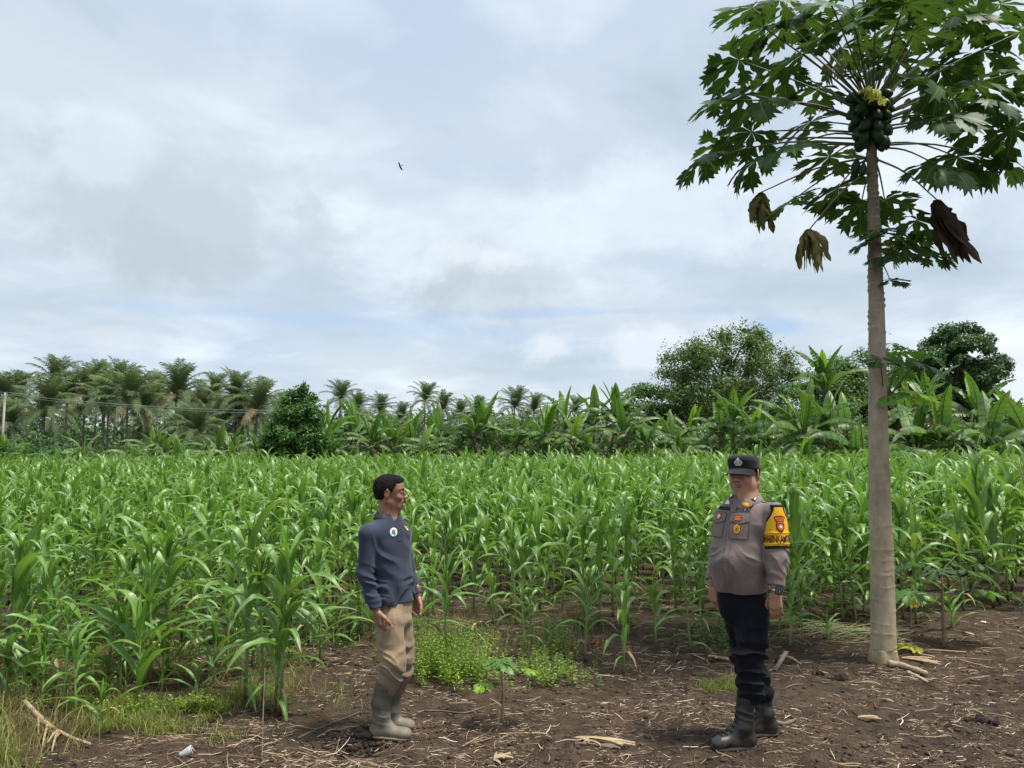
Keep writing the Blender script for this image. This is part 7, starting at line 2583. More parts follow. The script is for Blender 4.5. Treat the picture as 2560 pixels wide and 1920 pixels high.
FA.apply(band_cut, lo, hi, 0, 'cut')
FA.apply(lambda X, Y, Z: -0.0035 * ((np.abs(arm_uv(X, Y, Z)[0] - 0.120) < 0.004) | (np.abs(arm_uv(X, Y, Z)[0] - 0.183) < 0.004)) * (arm_uv(X, Y, Z)[0] > 0), lo, hi, 0, 'offset')
band = link('armband', sdf_mesh('armband', FA, [M_YEL]), off)
band['label'] = 'yellow armband with red crest and black lettering'
FA2 = Field(np.minimum(SL, EL) - 0.13, np.maximum(SL, EL) + 0.13, 0.0042)
FA2.cap(A0 - ud * 0.01, A1, 0.0755, 0.0728, 0.0)


def trim_cut(X, Y, Z):
    t, u, f = arm_uv(X, Y, Z)
    lim = 0.040 + 0.052 * np.clip((t + 0.01) / 0.10, 0, 1) + 0.10 * (t > 0.118)
    c = np.maximum(np.abs(u) - lim, np.maximum(-0.045 - t, t - 0.212))
    return np.where((f < 0.0) & (t < 0.118), 0.05, c)


FA2.apply(trim_cut, FA2.lo, FA2.lo + FA2.n * FA2.h, 0, 'cut')
link('trim', sdf_mesh('armband_trim', FA2, [M_BLK]), band)
bva = bvh_of([band], off)
an, uv_ = Vector(armn), Vector(-ud)
crest = [([(-0.036, 0.036), (-0.020, 0.045), (0, 0.048), (0.020, 0.045), (0.036, 0.036), (0.020, 0.004), (0.026, -0.006), (0.024, -0.030), (0.014, -0.044), (0, -0.051), (-0.014, -0.044), (-0.024, -0.030), (-0.026, -0.006), (-0.020, 0.004)], 0, 0.0),
         ([(-0.031, 0.033), (-0.018, 0.041), (0, 0.044), (0.018, 0.041), (0.031, 0.033), (0.016, 0.002), (0.021, -0.008), (0.020, -0.028), (0.012, -0.039), (0, -0.045), (-0.012, -0.039), (-0.020, -0.028), (-0.021, -0.008), (-0.016, 0.002)], 1, 0.0012),
         (ngon(0, -0.020, 0.0155, 0.0165, 20), 2, 0.002), (ngon(0, -0.020, 0.012, 0.013, 18), 1, 0.0025), (ngon(0.001, -0.018, 0.0085, 0.009, 16), 3, 0.003), (rect(0, 0.018, 0.040, 0.0025), 2, 0.002), (rect(0, 0.006, 0.026, 0.003), 2, 0.002)]
crest += off_tx([(t, 2, 0.0024) for t in text_polys('POLDA', 0.0165)], 0, 0.029)
b = drape(bva, 'crest', crest, Vector(SL) + Vector(ud) * 0.060 + an * 0.08, an, uv_, band, [M_BLK, M_RED, M_GOLD, M_WHITE], 0.0030)
b['label'] = 'red crest edged black with gold lettering POLDA'
# lettering wrapped round the band
mbt = MB()
polys = text_polys('BHABINKAMTIBMAS', 0.040)
xs = [x for p in polys for x, _ in p]; wtx = max(xs) - min(xs)
rr = 0.0775
for p in polys:
    vv = []
    for x, y in poly_fill(p, 0.008)[0]:
        pass
    Vp, Tp = poly_fill(p, 0.010)
    for x, y in Vp:
        a = (x / wtx) * 2 * 1.62
        yy_ = y * 1.55
        t = 0.152 - yy_
        c = SL + ud * t
        vv.append(c + (armn * math.cos(a) + (-side) * math.sin(a) * -1 * (-1)) * (rr + 0.001) if False else c + (armn * math.cos(a) - side * math.sin(a)) * (rr + 0.0005))
    mbt.add(vv, None, Tp)
lt = link('lettering', mbt.mesh('armband_lettering', [M_BLK], False), band)
lt['label'] = 'black lettering BHABINKAMTIBMAS around the armband'

# watch on the left wrist
mb = MB()
wc = LO(1940, 1477, -0.21)
wd = unit(CL - EL)
link('wristwatch', tube([wc - wd * 0.011, wc + wd * 0.011], [0.0335, 0.0325], 20).mesh('watch_strap', [M_STEEL]), off)
F = Field(wc - 0.05, wc + 0.05, 0.0022)
wf = unit(np.array([0.15, -1.0, 0.1])); ws = np.cross(wd, wf)


def wbox(X, Y, Z):
    px, py, pz = X - wc[0], Y - wc[1], Z - wc[2]
    a = np.abs(px * wd[0] + py * wd[1] + pz * wd[2]) - 0.021
    b_ = np.abs(px * ws[0] + py * ws[1] + pz * ws[2]) - 0.018
    c_ = np.abs(px * wf[0] + py * wf[1] + pz * wf[2] - 0.034) - 0.006
    return np.maximum(np.maximum(a, b_), c_) - 0.002


F.apply(wbox, wc - 0.05, wc + 0.05)
w_ = link('watch_case', sdf_mesh('watch_case', F, [M_GLASS]), off)
drape(bvh_of([w_], off), 'watch_dial', [(ngon(0, 0, 0.010, 0.012, 16), 0, 0), (rect(0, 0.0, 0.003, 0.014), 1, 0.0006)], Vector(wc) + Vector(wf) * 0.05, Vector(wf), -Vector(wd), w_, [M_BLK, M_STEEL], 0.001)

# trousers
FT = Field((-0.26, -0.36, 0.20), (0.30, 0.32, 1.00), 0.0042)
FT.stack([(LO(0, 1570)[2], -0.004, -0.01, 0.05, 0.05), (LO(0, 1550)[2], -0.004, -0.01, 0.11, 0.10), (LO(0, 1520)[2], -0.004, -0.01, 0.142, 0.118), (LO(0, 1480)[2], -0.008, 0, 0.144, 0.122), (LO(0, 1462)[2], -0.010, 0, 0.14, 0.115)], yo + 0.25, 0.035)
bl, br = LO(1877, 1732, -0.13), LO(1904, 1730, 0.08)
for a, b, c in ((HL, KL, bl), (HR, KR, br)):
    FT.cap(a, b, 0.098, 0.084, 0.03); FT.cap(b, c, 0.082, 0.072, 0.02)
    FT.ell(c + (b - c) * 0.06, (0.082, 0.076, 0.045), 0.02)
    FT.ell(b + [-0.005, 0, 0], (0.090, 0.080, 0.06), 0.02)
lo, hi = FT.lo, FT.lo + FT.n * FT.h
FT.apply(zwin(folds(0.0120, 22, (0.15, 0.1, 1), 31.0, 0.7), 0.24, KL[2] + 0.12, 0.07), lo, hi, 0, 'offset')
FT.apply(zwin(folds(0.0050, 8, (0.5, 0.2, 0.8), 35.0, 0.8), KL[2], 0.92, 0.08), lo, hi, 0, 'offset')
tr_o = link('trousers', sdf_mesh('trousers', FT, [M_BLACKCLOTH]), off)
bt = bvh_of([tr_o], off)
pn = Vector((0.35, -1, 0))
drape(bt, 'cargo_pocket', [(rect(0, -0.06, 0.125, 0.14), 0, 0), (rect(0, 0.0, 0.132, 0.040), 0, 0.006)], Vector(LO(1897, 1562, -0.16)), pn, Up, tr_o, [M_BLACKCLOTH], 0.006, roll=-0.08)


# boots
M_SOLE_B = plain('black_sole', (0.016, 0.015, 0.015), (0.06, 0.05, 0.042), rough=0.8, scale=25)


def combat_boot(px_t, dyt, px_toe, px_heel, py_toe, py_heel, dy_s):
    F = Field((-0.32, -0.40, -0.05), (0.30, 0.32, 0.32), 0.0038)
    heel = LO(px_heel, py_heel, dy_s); toe = LO(px_toe, py_toe, dy_s - 0.05)
    z0 = gz(g1.x + (heel[0] + toe[0]) / 2, g1.y + heel[1]) - g1.z - 0.006
    heel[2] = toe[2] = z0
    ax = unit(toe - heel); lt_ = np.cross([0, 0, 1], ax)
    A = np.array([ax, lt_, [0, 0, 1]]).T
    top = LO(px_t, 1735, dyt)
    an = heel + ax * 0.080 + [0, 0, 0.125]
    F.cap(top, an, 0.055, 0.049, 0.02)
    F.cap(an, heel + ax * 0.052 + [0, 0, 0.060], 0.049, 0.046, 0.02)
    F.cap(heel + ax * 0.055 + [0, 0, 0.060], toe - ax * 0.062 + [0, 0, 0.052], 0.042, 0.040, 0.035)
    F.cap(an + ax * 0.008, toe - ax * 0.12 + [0, 0, 0.062], 0.042, 0.032, 0.03)
    F.ell(toe - ax * 0.060 + [0, 0, 0.050], (0.060, 0.048, 0.034), 0.015, 'add', A)
    lo, hi = F.lo, F.lo + F.n * F.h
    F.apply(zwin(folds(0.0028, 28, (0.3, 0, 1), 3.0 + px_t, 0.4), 0.09, 0.27, 0.04), lo, hi, 0, 'offset')
    F.apply(lambda X, Y, Z: (z0 + 0.022) - Z, lo, hi, 0, 'cut')
    b = link('combat_boot', sdf_mesh('combat_boot', F, [M_LEATHER]), off)
    F2 = Field((-0.32, -0.40, -0.05), (0.30, 0.32, 0.08), 0.0038)
    F2.cap(heel + ax * 0.050 + [0, 0, 0.016], toe - ax * 0.056 + [0, 0, 0.016], 0.050, 0.052, 0.0, flat=(0.42, 1.0), fdir=(0, 0, 1))
    F2.apply(lambda X, Y, Z: np.maximum(z0 - Z, Z - z0 - 0.030), F2.lo, F2.lo + F2.n * F2.h, 0, 'cut')
    u_ = lambda X, Y: (X - heel[0]) * ax[0] + (Y - heel[1]) * ax[1]
    F2.apply(lambda X, Y, Z: 0.004 * ((u_(X, Y) % 0.022) < 0.006) * (Z < z0 + 0.014), F2.lo, F2.lo + F2.n * F2.h, 0, 'offset')
    link('sole', sdf_mesh('sole', F2, [M_SOLE_B]), b)
    # laces over the tongue, buckle strap
    bb = bvh_of([b], off)
    mbl = MB()
    for i in range(6):
        f = i / 5
        c = (an + ax * (0.056 + 0.0 * f) + [0, 0, 0.07 - 0.12 * f] + ax * 0.075 * f ** 1.2)
        nrm_ = Vector(unit(ax * (1 - 0.4 * f) + np.array([0, 0, 0.3 + 0.6 * f])))
        for sgn in (-1, 1):
            P = []
            for t in np.linspace(-1, 1, 6):
                q = Vector(c) + Vector(lt_) * t * 0.020 + Vector((0, 0, sgn * t * 0.008)) + nrm_ * 0.05
                hit = bb.ray_cast(q, -nrm_, 0.12)[0]
                P.append(tuple((hit or q - nrm_ * 0.05) + nrm_ * 0.002))
            tube(P, 0.0022, 5, 0, mbl)
    link('laces', mbl.mesh('laces', [M_BLK]), b)


combat_boot(1866, -0.13, 1779, 1891, 1858, 1864, -0.13)
combat_boot(1906, 0.09, 1815, 1945, 1812, 1834, 0.09)
# ------------------------------------------------------------------ straw, clods, weeds and grass on the ground
M_STRAW = plain('straw', (0.42, 0.32, 0.20), (0.25, 0.18, 0.11), rough=0.85, scale=1.7, detail=2)
M_CLOD = plain('soil_clod', (0.055, 0.040, 0.032), (0.10, 0.072, 0.054), rough=1.0, scale=9, bump=1.0, bscale=60, spec=0.1)
M_DARKCLOD = plain('dark_clod', (0.018, 0.014, 0.012), (0.040, 0.030, 0.024), rough=0.9, scale=14, bump=1.0, bscale=60, spec=0.2)
M_HUSK = plain('husk', (0.46, 0.36, 0.22), (0.26, 0.18, 0.11), rough=0.85, scale=7, stretch=(1, 5, 5), bump=0.5)
M_STICK = plain('stick', (0.20, 0.16, 0.12), (0.11, 0.08, 0.06), rough=0.9, scale=6, bump=0.5)
M_WOOD = plain('grey_wood', (0.25, 0.215, 0.175), (0.15, 0.12, 0.095), rough=0.9, scale=5, stretch=(8, 8, 1), bump=0.6)
rgq = np.random.default_rng(55)


def px_uniform(n, x0, x1, y0, y1):
    px = rgq.uniform(x0, x1, n); py = rgq.uniform(y0, y1, n)
    return px, py


def to_ground(px, py):
    ax = (px - CX) / FPX; ay = (CY - py) / FPX
    c, s = math.cos(PITCH), math.sin(PITCH)
    dx, dy, dz = ax, c - ay * s, s + ay * c
    t = -CAMZ / dz
    x, y = dx * t, dy * t
    return x, y, ground_h(x, y)


def straw_bits(name, n, x, y, Lr, Wr, mat, seed, curve=0.3, lift=0.004, label=None, tiltmax=0.25):
    rg = np.random.default_rng(seed)
    z = ground_h(x, y)
    a = rg.uniform(0, 2 * np.pi, n)
    a = np.where(rg.random(n) < 0.55, rg.normal(0.15, 0.5, n), a)
    L = np.exp(rg.uniform(np.log(Lr[0]), np.log(Lr[1]), n)); W = rg.uniform(*Wr, n)
    bend = rg.normal(0, curve, n)
    k = 4
    s = np.linspace(-0.5, 0.5, k)
    P = []
    for j in range(k):
        aa = a + bend * s[j] * 2
        P.append(np.stack([x + np.cos(aa) * L * s[j], y + np.sin(aa) * L * s[j], z * 0], -1))
    tl = rg.uniform(-tiltmax, tiltmax, n) * rg.random(n)
    V = []
    for j in range(k):
        aa = a + bend * s[j] * 2
        px_, py_ = P[j][:, 0], P[j][:, 1]
        zz = ground_h(px_, py_) + lift + W * 0.35 + np.maximum(0, tl * L * s[j] * 2) * 0.6 + L * 0.04 * (1 - (2 * s[j]) ** 2) * rg.random(n)
        w = W * (1 - 0.5 * abs(2 * s[j]) ** 3) * 0.5
        nx, ny = -np.sin(aa) * w, np.cos(aa) * w
        V.append(np.stack([px_ - nx, py_ - ny, zz - W * 0.25], -1))
        V.append(np.stack([px_, py_, zz + W * 0.2], -1))
        V.append(np.stack([px_ + nx, py_ + ny, zz - W * 0.25], -1))
    V = np.stack(V, 1)
    q = grid_quads(k, 3)
    Q = (np.arange(n)[:, None, None] * (3 * k) + q[None]).reshape(-1, 4)
    me = mesh_np(name, V.reshape(-1, 3), Q, None, np.zeros((n * 3 * k, 2)), [mat], None, False)
    return tag(link(name, me), label, 'plant litter', None, 'stuff')


def island_straw(m):
    nt = m.node_tree
    p = [n_ for n_ in nt.nodes if n_.type == 'BSDF_PRINCIPLED'][0]
    geo = N(nt, 'ShaderNodeNewGeometry')
    r = ramp(nt, geo.outputs['Random Per Island'], [(0, (0.07, 0.045, 0.032)), (0.40, (0.15, 0.10, 0.065)), (0.72, (0.30, 0.215, 0.14)), (0.93, (0.48, 0.38, 0.26)), (1, (0.66, 0.58, 0.46))])
    nt.links.new(r, p.inputs['Base Color'])


island_straw(M_STRAW)
# density follows the photograph: thick litter in front, thin among the maize
n = 24000
px, py = px_uniform(n, -250, 2800, 1655, 2010)
keep = (1.5 * VN(px / 110, py / 38, px * 0) + 0.7 * VN(px / 30, py / 12, px * 0) + 0.0 + 0.3 * (py > 1790) > rgq.uniform(-0.5, 0.9, n)) & ~((px < 560) & (py < 1860) & (rgq.random(n) < 0.6))
x, y, _ = to_ground(px[keep], py[keep])
straw_bits('straw', len(x), x, y, (0.010, 0.075), (0.0013, 0.0048), M_STRAW, 1, 0.14, label='dry straw and stalk scraps strewn over the near soil')
px, py = px_uniform(5200, -200, 2800, 1480, 1700)
x, y, _ = to_ground(px, py)
straw_bits('straw', len(x), x, y, (0.02, 0.16), (0.002, 0.006), M_STRAW, 2, 0.15, label='dry straw lying between the foremost maize plants')
px, py = px_uniform(130, 1150, 2700, 1660, 1930)
x, y, _ = to_ground(px, py)
straw_bits('straw', len(x), x, y, (0.07, 0.22), (0.003, 0.009), M_STRAW, 3, 0.14, 0.006, label='longer straws and husk strips on the near soil')
px, py = px_uniform(150, 300, 1250, 1830, 1960)
x, y, _ = to_ground(px, py)
straw_bits('straw', len(x), x, y, (0.08, 0.28), (0.002, 0.005), M_STRAW, 4, 0.12, 0.008, label='long pale straws before the rubber boots')


def lumps(name, n, x, y, r0, r1, mat, seed, label=None, sink=0.35):
    rg = np.random.default_rng(seed)
    import bmesh
    bm = bmesh.new(); bmesh.ops.create_icosphere(bm, subdivisions=1, radius=1)
    B = np.array([v.co[:] for v in bm.verts]); T = np.array([[v.index for v in f.verts] for f in bm.faces]); bm.free()
    r = np.exp(rg.uniform(np.log(r0), np.log(r1), n))
    J = B[None] * (1 + rg.uniform(-0.28, 0.28, (n, len(B), 1))) * (r[:, None, None] * np.stack([rg.uniform(0.8, 1.4, n), rg.uniform(0.8, 1.2, n), rg.uniform(0.5, 0.9, n)], -1)[:, None])
    z = ground_h(x, y)
    J = J + np.stack([x, y, z + r * (0.5 - sink)], -1)[:, None]
    TT = (np.arange(n)[:, None, None] * len(B) + T[None]).reshape(-1, 3)
    return tag(link(name, mesh_np(name, J.reshape(-1, 3), None, TT, None, [mat], None, True)), label, 'soil clods', None, 'stuff')


px, py = px_uniform(6500, -250, 2800, 1560, 2010)
x, y, _ = to_ground(px, py)
lumps('soil_crumbs', len(x), x, y, 0.004, 0.020, M_CLOD, 5, 'crumbly dark soil clods scattered over the ground')
cx_, cy_ = gpix(880, 1845).x, gpix(880, 1845).y
x = cx_ + rgq.normal(0, 0.13, 200); y = cy_ + rgq.normal(0, 0.05, 200)
lumps('soil_crumbs', 200, x, y, 0.005, 0.018, M_DARKCLOD, 6, 'black lumps of the scraped hollow behind the rubber boot')  # lumps darker than the crumbs around them
for i, (px_, py_, s_, lab) in enumerate(((2100, 1700, 0.052, 'black wet clod lying left of the trunk foot'), (2052, 1688, 0.035, 'smaller flat black clod beside the bigger one'), (1962, 1660, 0.05, 'dark clod behind the leaning board'), (2455, 1805, 0.045, 'dark clod with straw near the picture edge'),
                                         (905, 1836, 0.055, 'large black clod touching the rubber boot heel'))):
    F = Field((-0.12, -0.12, -0.10), (0.12, 0.12, 0.10), 0.006)
    rg_ = np.random.default_rng(i)
    for j in range(9):
        c = rg_.normal(0, 0.020, 3) * [1.4, 1, 0.4]
        F.ell(c, rg_.uniform(0.012, 0.026, 3) * s_ / 0.035, 0.006)
    F.apply(lambda X, Y, Z: 0.006 * VF(X * 90 + i, Y * 90, Z * 90), F.lo, F.lo + F.n * F.h, 0, 'offset')
    o = link('soil_clod', sdf_mesh('soil_clod', F, [M_DARKCLOD], relax=0))
    g = gpix(px_, py_)
    o.location = (g.x, g.y, g.z + 0.008)
    tag(o, lab, 'soil clod')


for k_, (fx, fy, sx) in enumerate(((975, 1846, 60), (1000, 1822, 50), (1835, 1868, 60), (1880, 1842, 55), (2211, 1662, 40))):
    px = fx + rgq.normal(0, sx * 0.8, 90); py = fy + 4 + np.abs(rgq.normal(0, 6, 90)) * (1 if k_ % 2 == 0 else -0.2)
    x, y, _ = to_ground(px, py)
    lumps('soil_crumbs', 90, x, y, 0.005, 0.016, M_CLOD, 50 + k_, 'loose crumbs of soil pushed up round the feet and trunk')


# weeds and grasses
M_GRASS = leaf_material('grass_blade', (0.13, 0.17, 0.035), (0.24, 0.26, 0.060), rough=0.6, trans=0.35, tcol=(0.4, 0.5, 0.06), ribw=0, var=0.4)
M_GRASSD = leaf_material('grass_blade_dry', (0.30, 0.24, 0.11), (0.22, 0.22, 0.07), rough=0.8, trans=0.3, tcol=(0.4, 0.35, 0.1), ribw=0, var=0.4)
M_WEED = leaf_material('weed_leaf', (0.15, 0.26, 0.030), (0.24, 0.36, 0.045), rough=0.5, trans=0.35, tcol=(0.45, 0.65, 0.05), ribw=0, var=0.35)
M_WEED2 = leaf_material('weed_leaf_dark', (0.06, 0.14, 0.025), (0.11, 0.21, 0.035), rough=0.5, trans=0.3, tcol=(0.2, 0.4, 0.04), ribw=0, var=0.35)


def grass(name, label, x, y, hr, mat, seed, w=0.0026, lean=1.1):
    rg = np.random.default_rng(seed)
    n = len(x)
    z = ground_h(x, y)
    h = rg.uniform(*hr, n); a = rg.uniform(0, 2 * np.pi, n); l = rg.uniform(0.1, lean, n) * h
    wa = rg.uniform(0, 2 * np.pi, n); W = w * rg.uniform(0.6, 1.5, n)
    V = []
    for t in (0.0, 0.35, 0.7, 1.0):
        cx2 = x + np.cos(a) * l * t ** 1.8; cy2 = y + np.sin(a) * l * t ** 1.8; cz = z - 0.005 + h * (t - 0.25 * t ** 3 * (l / h))
        ww = W * (1 - t ** 2 * 0.95)
        V.append(np.stack([cx2 - np.cos(wa) * ww, cy2 - np.sin(wa) * ww, cz], -1))
        V.append(np.stack([cx2 + np.cos(wa) * ww, cy2 + np.sin(wa) * ww, cz], -1))
    V = np.stack(V, 1)
    Q = (np.arange(n)[:, None, None] * 8 + grid_quads(4, 2)[None]).reshape(-1, 4)
    return tag(link(name, mesh_np(name, V.reshape(-1, 3), Q, None, np.zeros((n * 8, 2)) + [0.3, 0.3], [mat])), label, 'grass', None, 'stuff')


def clumped(n, x0, x1, y0, y1, nc, spread=0.05, seed=0):
    rg = np.random.default_rng(seed)
    cx3 = rg.uniform(x0, x1, nc) + rg.normal(0, 0.10 * (x1 - x0), nc); cy3 = np.clip(rg.uniform(y0, y1, nc) + rg.normal(0, 0.12 * (y1 - y0), nc), 1480, 1990)
    X0, Y0, _ = to_ground(cx3, cy3)
    i = rg.integers(0, nc, n)
    return X0[i] + rg.normal(0, spread, n), Y0[i] + rg.normal(0, spread, n)


gx, gy = clumped(3000, 150, 560, 1760, 1855, 46, 0.05, 1)
grass('grass', 'yellow green grass patch in the near corner round the short maize', gx, gy, (0.03, 0.12), M_GRASS, 11)
gx, gy = clumped(750, -120, 70, 1760, 1960, 18, 0.05, 2)
grass('grass', 'taller grass at the picture edge mixed with dry stalks', gx, gy, (0.06, 0.24), M_GRASS, 12)
gx, gy = clumped(1300, -120, 190, 1680, 1960, 36, 0.07, 3)
grass('dry_grass', 'dry straw coloured grass at the picture edge', gx, gy, (0.06, 0.22), M_GRASSD, 13)
gx, gy = clumped(2600, -100, 800, 1500, 1740, 70, 0.09, 4)
grass('grass', 'thin grass between the maize stalks left of the man in blue', gx, gy, (0.03, 0.14), M_GRASS, 14)
gx, gy = clumped(2800, 60, 780, 1540, 1760, 60, 0.08, 5)
grass('dry_grass', 'withered brown grass round the maize stalks', gx, gy, (0.03, 0.12), M_GRASSD, 15)
gx, gy = clumped(2200, 1020, 1460, 1540, 1640, 60, 0.08, 6)
grass('dry_grass', 'fine pale stems standing behind the weed patch', gx, gy, (0.05, 0.17), M_GRASSD, 16, w=0.002)
gx, gy = clumped(420, 1750, 1850, 1700, 1725, 6, 0.05, 7)
grass('grass', 'small dry green tuft before the boots of the officer', gx, gy, (0.04, 0.12), M_GRASS, 17)
gx, gy = clumped(500, 590, 700, 1730, 1790, 12, 0.05, 8)
grass('grass', 'few grass blades under the tall dark maize pair', gx, gy, (0.04, 0.13), M_GRASS, 18)


def weeds(name, label, cx4, cy4, mat, seed, h=(0.08, 0.26), leaf=0.016, per=16):
    rg = np.random.default_rng(seed)
    mb = MB()
    n = len(cx4)
    z = ground_h(cx4, cy4)
    for i in range(n):
        hh_ = rg.uniform(*h); a = rg.uniform(0, 6.28); l = rg.uniform(0, 0.5) * hh_
        P = np.array([[cx4[i], cy4[i], z[i] - 0.005], [cx4[i] + math.cos(a) * l * 0.3, cy4[i] + math.sin(a) * l * 0.3, z[i] + hh_ * 0.55], [cx4[i] + math.cos(a) * l, cy4[i] + math.sin(a) * l, z[i] + hh_]])
        tube(P, 0.0014, 3, 0, mb, cap=False)
        for j in range(per):
            t = 0.15 + 0.85 * (j + 1) / per
            c = P[0] * (1 - t) ** 2 + 2 * P[1] * t * (1 - t) + P[2] * t * t
            b = j * 2.4 + rg.normal(0, 0.4); L = leaf * rg.uniform(0.6, 1.4) * (1.15 - 0.5 * t)
            dd = np.array([math.cos(b), math.sin(b), rg.uniform(-0.15, 0.5)]); dd /= np.linalg.norm(dd)
            s2 = np.array([-math.sin(b), math.cos(b), rg.normal(0, 0.3)])
            c0 = c + dd * L * 0.5
            mb.add([c0, c0 + dd * L * 0.7 + s2 * L * 0.5, c0 + dd * L * 1.6, c0 + dd * L * 0.7 - s2 * L * 0.5], [(0, 1, 2, 3)], None, [(0.3, .3)] * 4)
    return tag(link(name, mb.mesh(name, [mat])), label, 'weeds', None, 'stuff')


def patch(spots, seed):
    rg = np.random.default_rng(seed)
    X, Y = [], []
    for px_, py_, sx, sy, n in spots:
        X0, Y0, _ = to_ground(rg.normal(px_, sx, n), np.clip(rg.normal(py_, sy, n), py_ - 3 * sy, 1800))
        X.append(X0); Y.append(Y0)
    return np.concatenate(X), np.concatenate(Y)


X, Y = patch([(1115, 1700, 52, 20, 210), (1190, 1695, 34, 16, 80), (1060, 1690, 26, 16, 50)], 1)
weeds('weeds', 'bright green weed patch between the man in blue and the small papaya sapling', X, Y, M_WEED, 21, (0.10, 0.38), 0.015, 15)
X, Y = patch([(1330, 1690, 34, 20, 50), (1400, 1712, 40, 12, 40), (1385, 1640, 30, 18, 40)], 2)
weeds('weeds', 'thinner weed patch right of the small papaya sapling', X, Y, M_WEED, 22, (0.06, 0.20))
X, Y = patch([(1390, 1630, 30, 14, 40), (1130, 1640, 50, 18, 60)], 3)
weeds('weeds', 'pale flowering weed tops behind the bright patches', X, Y, M_WEED2, 23, (0.12, 0.26), 0.012, 12)
X, Y = patch([(500, 1835, 26, 10, 50), (330, 1810, 90, 22, 60), (60, 1760, 60, 30, 50)], 4)
weeds('weeds', 'small broad leaved weeds in the grass of the near corner', X, Y, M_WEED, 24, (0.04, 0.13), 0.014, 12)
X, Y = patch([(880, 1560, 70, 30, 150), (650, 1600, 110, 40, 130), (1000, 1590, 40, 30, 70), (1800, 1600, 40, 16, 60), (1500, 1500, 120, 20, 120)], 5)
weeds('weeds', 'low weeds growing between the maize stalks', X, Y, M_WEED2, 25, (0.06, 0.22), 0.018, 14)
# uprooted green stems lying between officer and trunk
px, py = rgq.uniform(1930, 2260, 120), None
py = 1560 + (px - 1930) * 0.13 + rgq.normal(0, 11, 120)
x, y, _ = to_ground(px, py)
o = straw_bits('cut_grass', len(x), x, y, (0.25, 0.60), (0.004, 0.009), plain('cut_stem', (0.13, 0.18, 0.06), (0.22, 0.21, 0.10), rough=0.7, scale=2), 9, 0.12, 0.02, label='cut green stems lying in a swath behind the officer and the trunk')


# ------------------------------------------------------------------ single things on the ground
def stick(name, label, cat, pts_, r, mat, lift=None):
    w = [gpix(px_, py_) for px_, py_ in pts_]
    P = curve_pts([(p.x, p.y, p.z + (lift[i] if lift else r)) for i, p in enumerate(w)], 14)
    rr_ = r * (1 + 0.15 * np.sin(np.linspace(0, 12, 14))) * np.linspace(1, 0.7, 14)
    o = link(name, tube(P - P[0], rr_, 7).mesh(name, [mat]))
    o.location = P[0]
    return tag(o, label, cat)


stick('dry_stalk', 'thin dry stem standing upright before the grass, beside the straw', 'stem', [(655, 1905), (655, 1880), (657, 1850)], 0.0035, M_STICK, [0.0, 0.20, 0.42])
stick('stick', 'dark stick lying behind the rubber boots', 'stick', [(745, 1848), (800, 1820), (870, 1795), (905, 1780)], 0.006, M_STICK)
stick('stick', 'brown stick lying across the low bank before the weed patch', 'stick', [(1060, 1779), (1110, 1780), (1160, 1782), (1210, 1770)], 0.006, M_STICK)
stick('stick', 'thick root end by the boots of the officer', 'stick', [(1935, 1812), (1965, 1810), (1990, 1803)], 0.014, M_STICK)
stick('stick', 'pale curved twig in the middle of the bare soil', 'stick', [(1155, 1868), (1200, 1840), (1225, 1833)], 0.004, M_HUSK)
stick('stick', 'long pale twig lying right of the papaya saplings foot', 'stick', [(1245, 1835), (1290, 1834), (1350, 1832)], 0.0035, M_HUSK)
stick('stick', 'straight straw pointing at the papaya trunk', 'stick', [(2360, 1645), (2420, 1647), (2478, 1648)], 0.004, M_HUSK)
stick('stick', 'bundle like straw under the straight one', 'stick', [(2395, 1650), (2440, 1662), (2480, 1672)], 0.006, M_HUSK)
stick('stick', 'peeled white stick behind the leaning board', 'stick', [(1950, 1650), (1975, 1652), (2003, 1664)], 0.013, M_HUSK, [0.03, 0.03, 0.013])


def board(px_, py_, px2, py2, w, lift2, label):
    a = gpix(px_, py_); b = gpix(px2, py2 + 30)
    d = Vector((b.x - a.x, b.y - a.y, lift2)); L = d.length
    M = frame(d)
    o = link('board', MB().add([(x_, y_, z_) for x_ in (0, L) for y_ in (-w / 2, w / 2) for z_ in (0, 0.012)],
             [(0, 1, 3, 2), (4, 6, 7, 5), (0, 4, 5, 1), (2, 3, 7, 6), (0, 2, 6, 4), (1, 5, 7, 3)]).mesh('board', [M_WOOD], False), None, Matrix.Translation(a) @ M)
    return tag(o, label, 'board')


board(1938, 1678, 1968, 1640, 0.035, 0.12, 'grey weathered board leaning up behind the legs of the officer')
board(2000, 1682, 1992, 1652, 0.016, 0.06, 'narrow broken board upright beside the leaning one')


def husk(name, label, cat, px_, py_, L, nst, spread, az, seed, mat=M_HUSK, w=0.012, up=0.3):
    rg = np.random.default_rng(seed)
    mb = MB()
    for i in range(nst):
        a = az + rg.normal(0, spread); Ls = L * rg.uniform(0.5, 1.0)
        s = np.linspace(0, 1, 8)
        el = rg.uniform(0.0, up)
        P = np.stack([np.cos(a + 0.4 * s * rg.normal(0, 1)) * Ls * s, np.sin(a) * Ls * s, 0.008 + Ls * el * s * (1 - 0.8 * s) + 0.01 * rg.random()], -1)
        wv = w * rg.uniform(0.5, 1.3) * np.sin(np.pi * np.clip(0.12 + 0.85 * s, 0, 1)) + 0.001
        n2 = np.array([-math.sin(a), math.cos(a), 0])
        V = np.stack([P - n2 * wv[:, None] - [0, 0, 0.003], P + [0, 0, 0.004], P + n2 * wv[:, None] - [0, 0, 0.003]], 1)
        mb.add(V.reshape(-1, 3), grid_quads(8, 3))
    g = gpix(px_, py_)
    o = link(name, mb.mesh(name, [mat])); o.location = g
    return tag(o, label, cat)


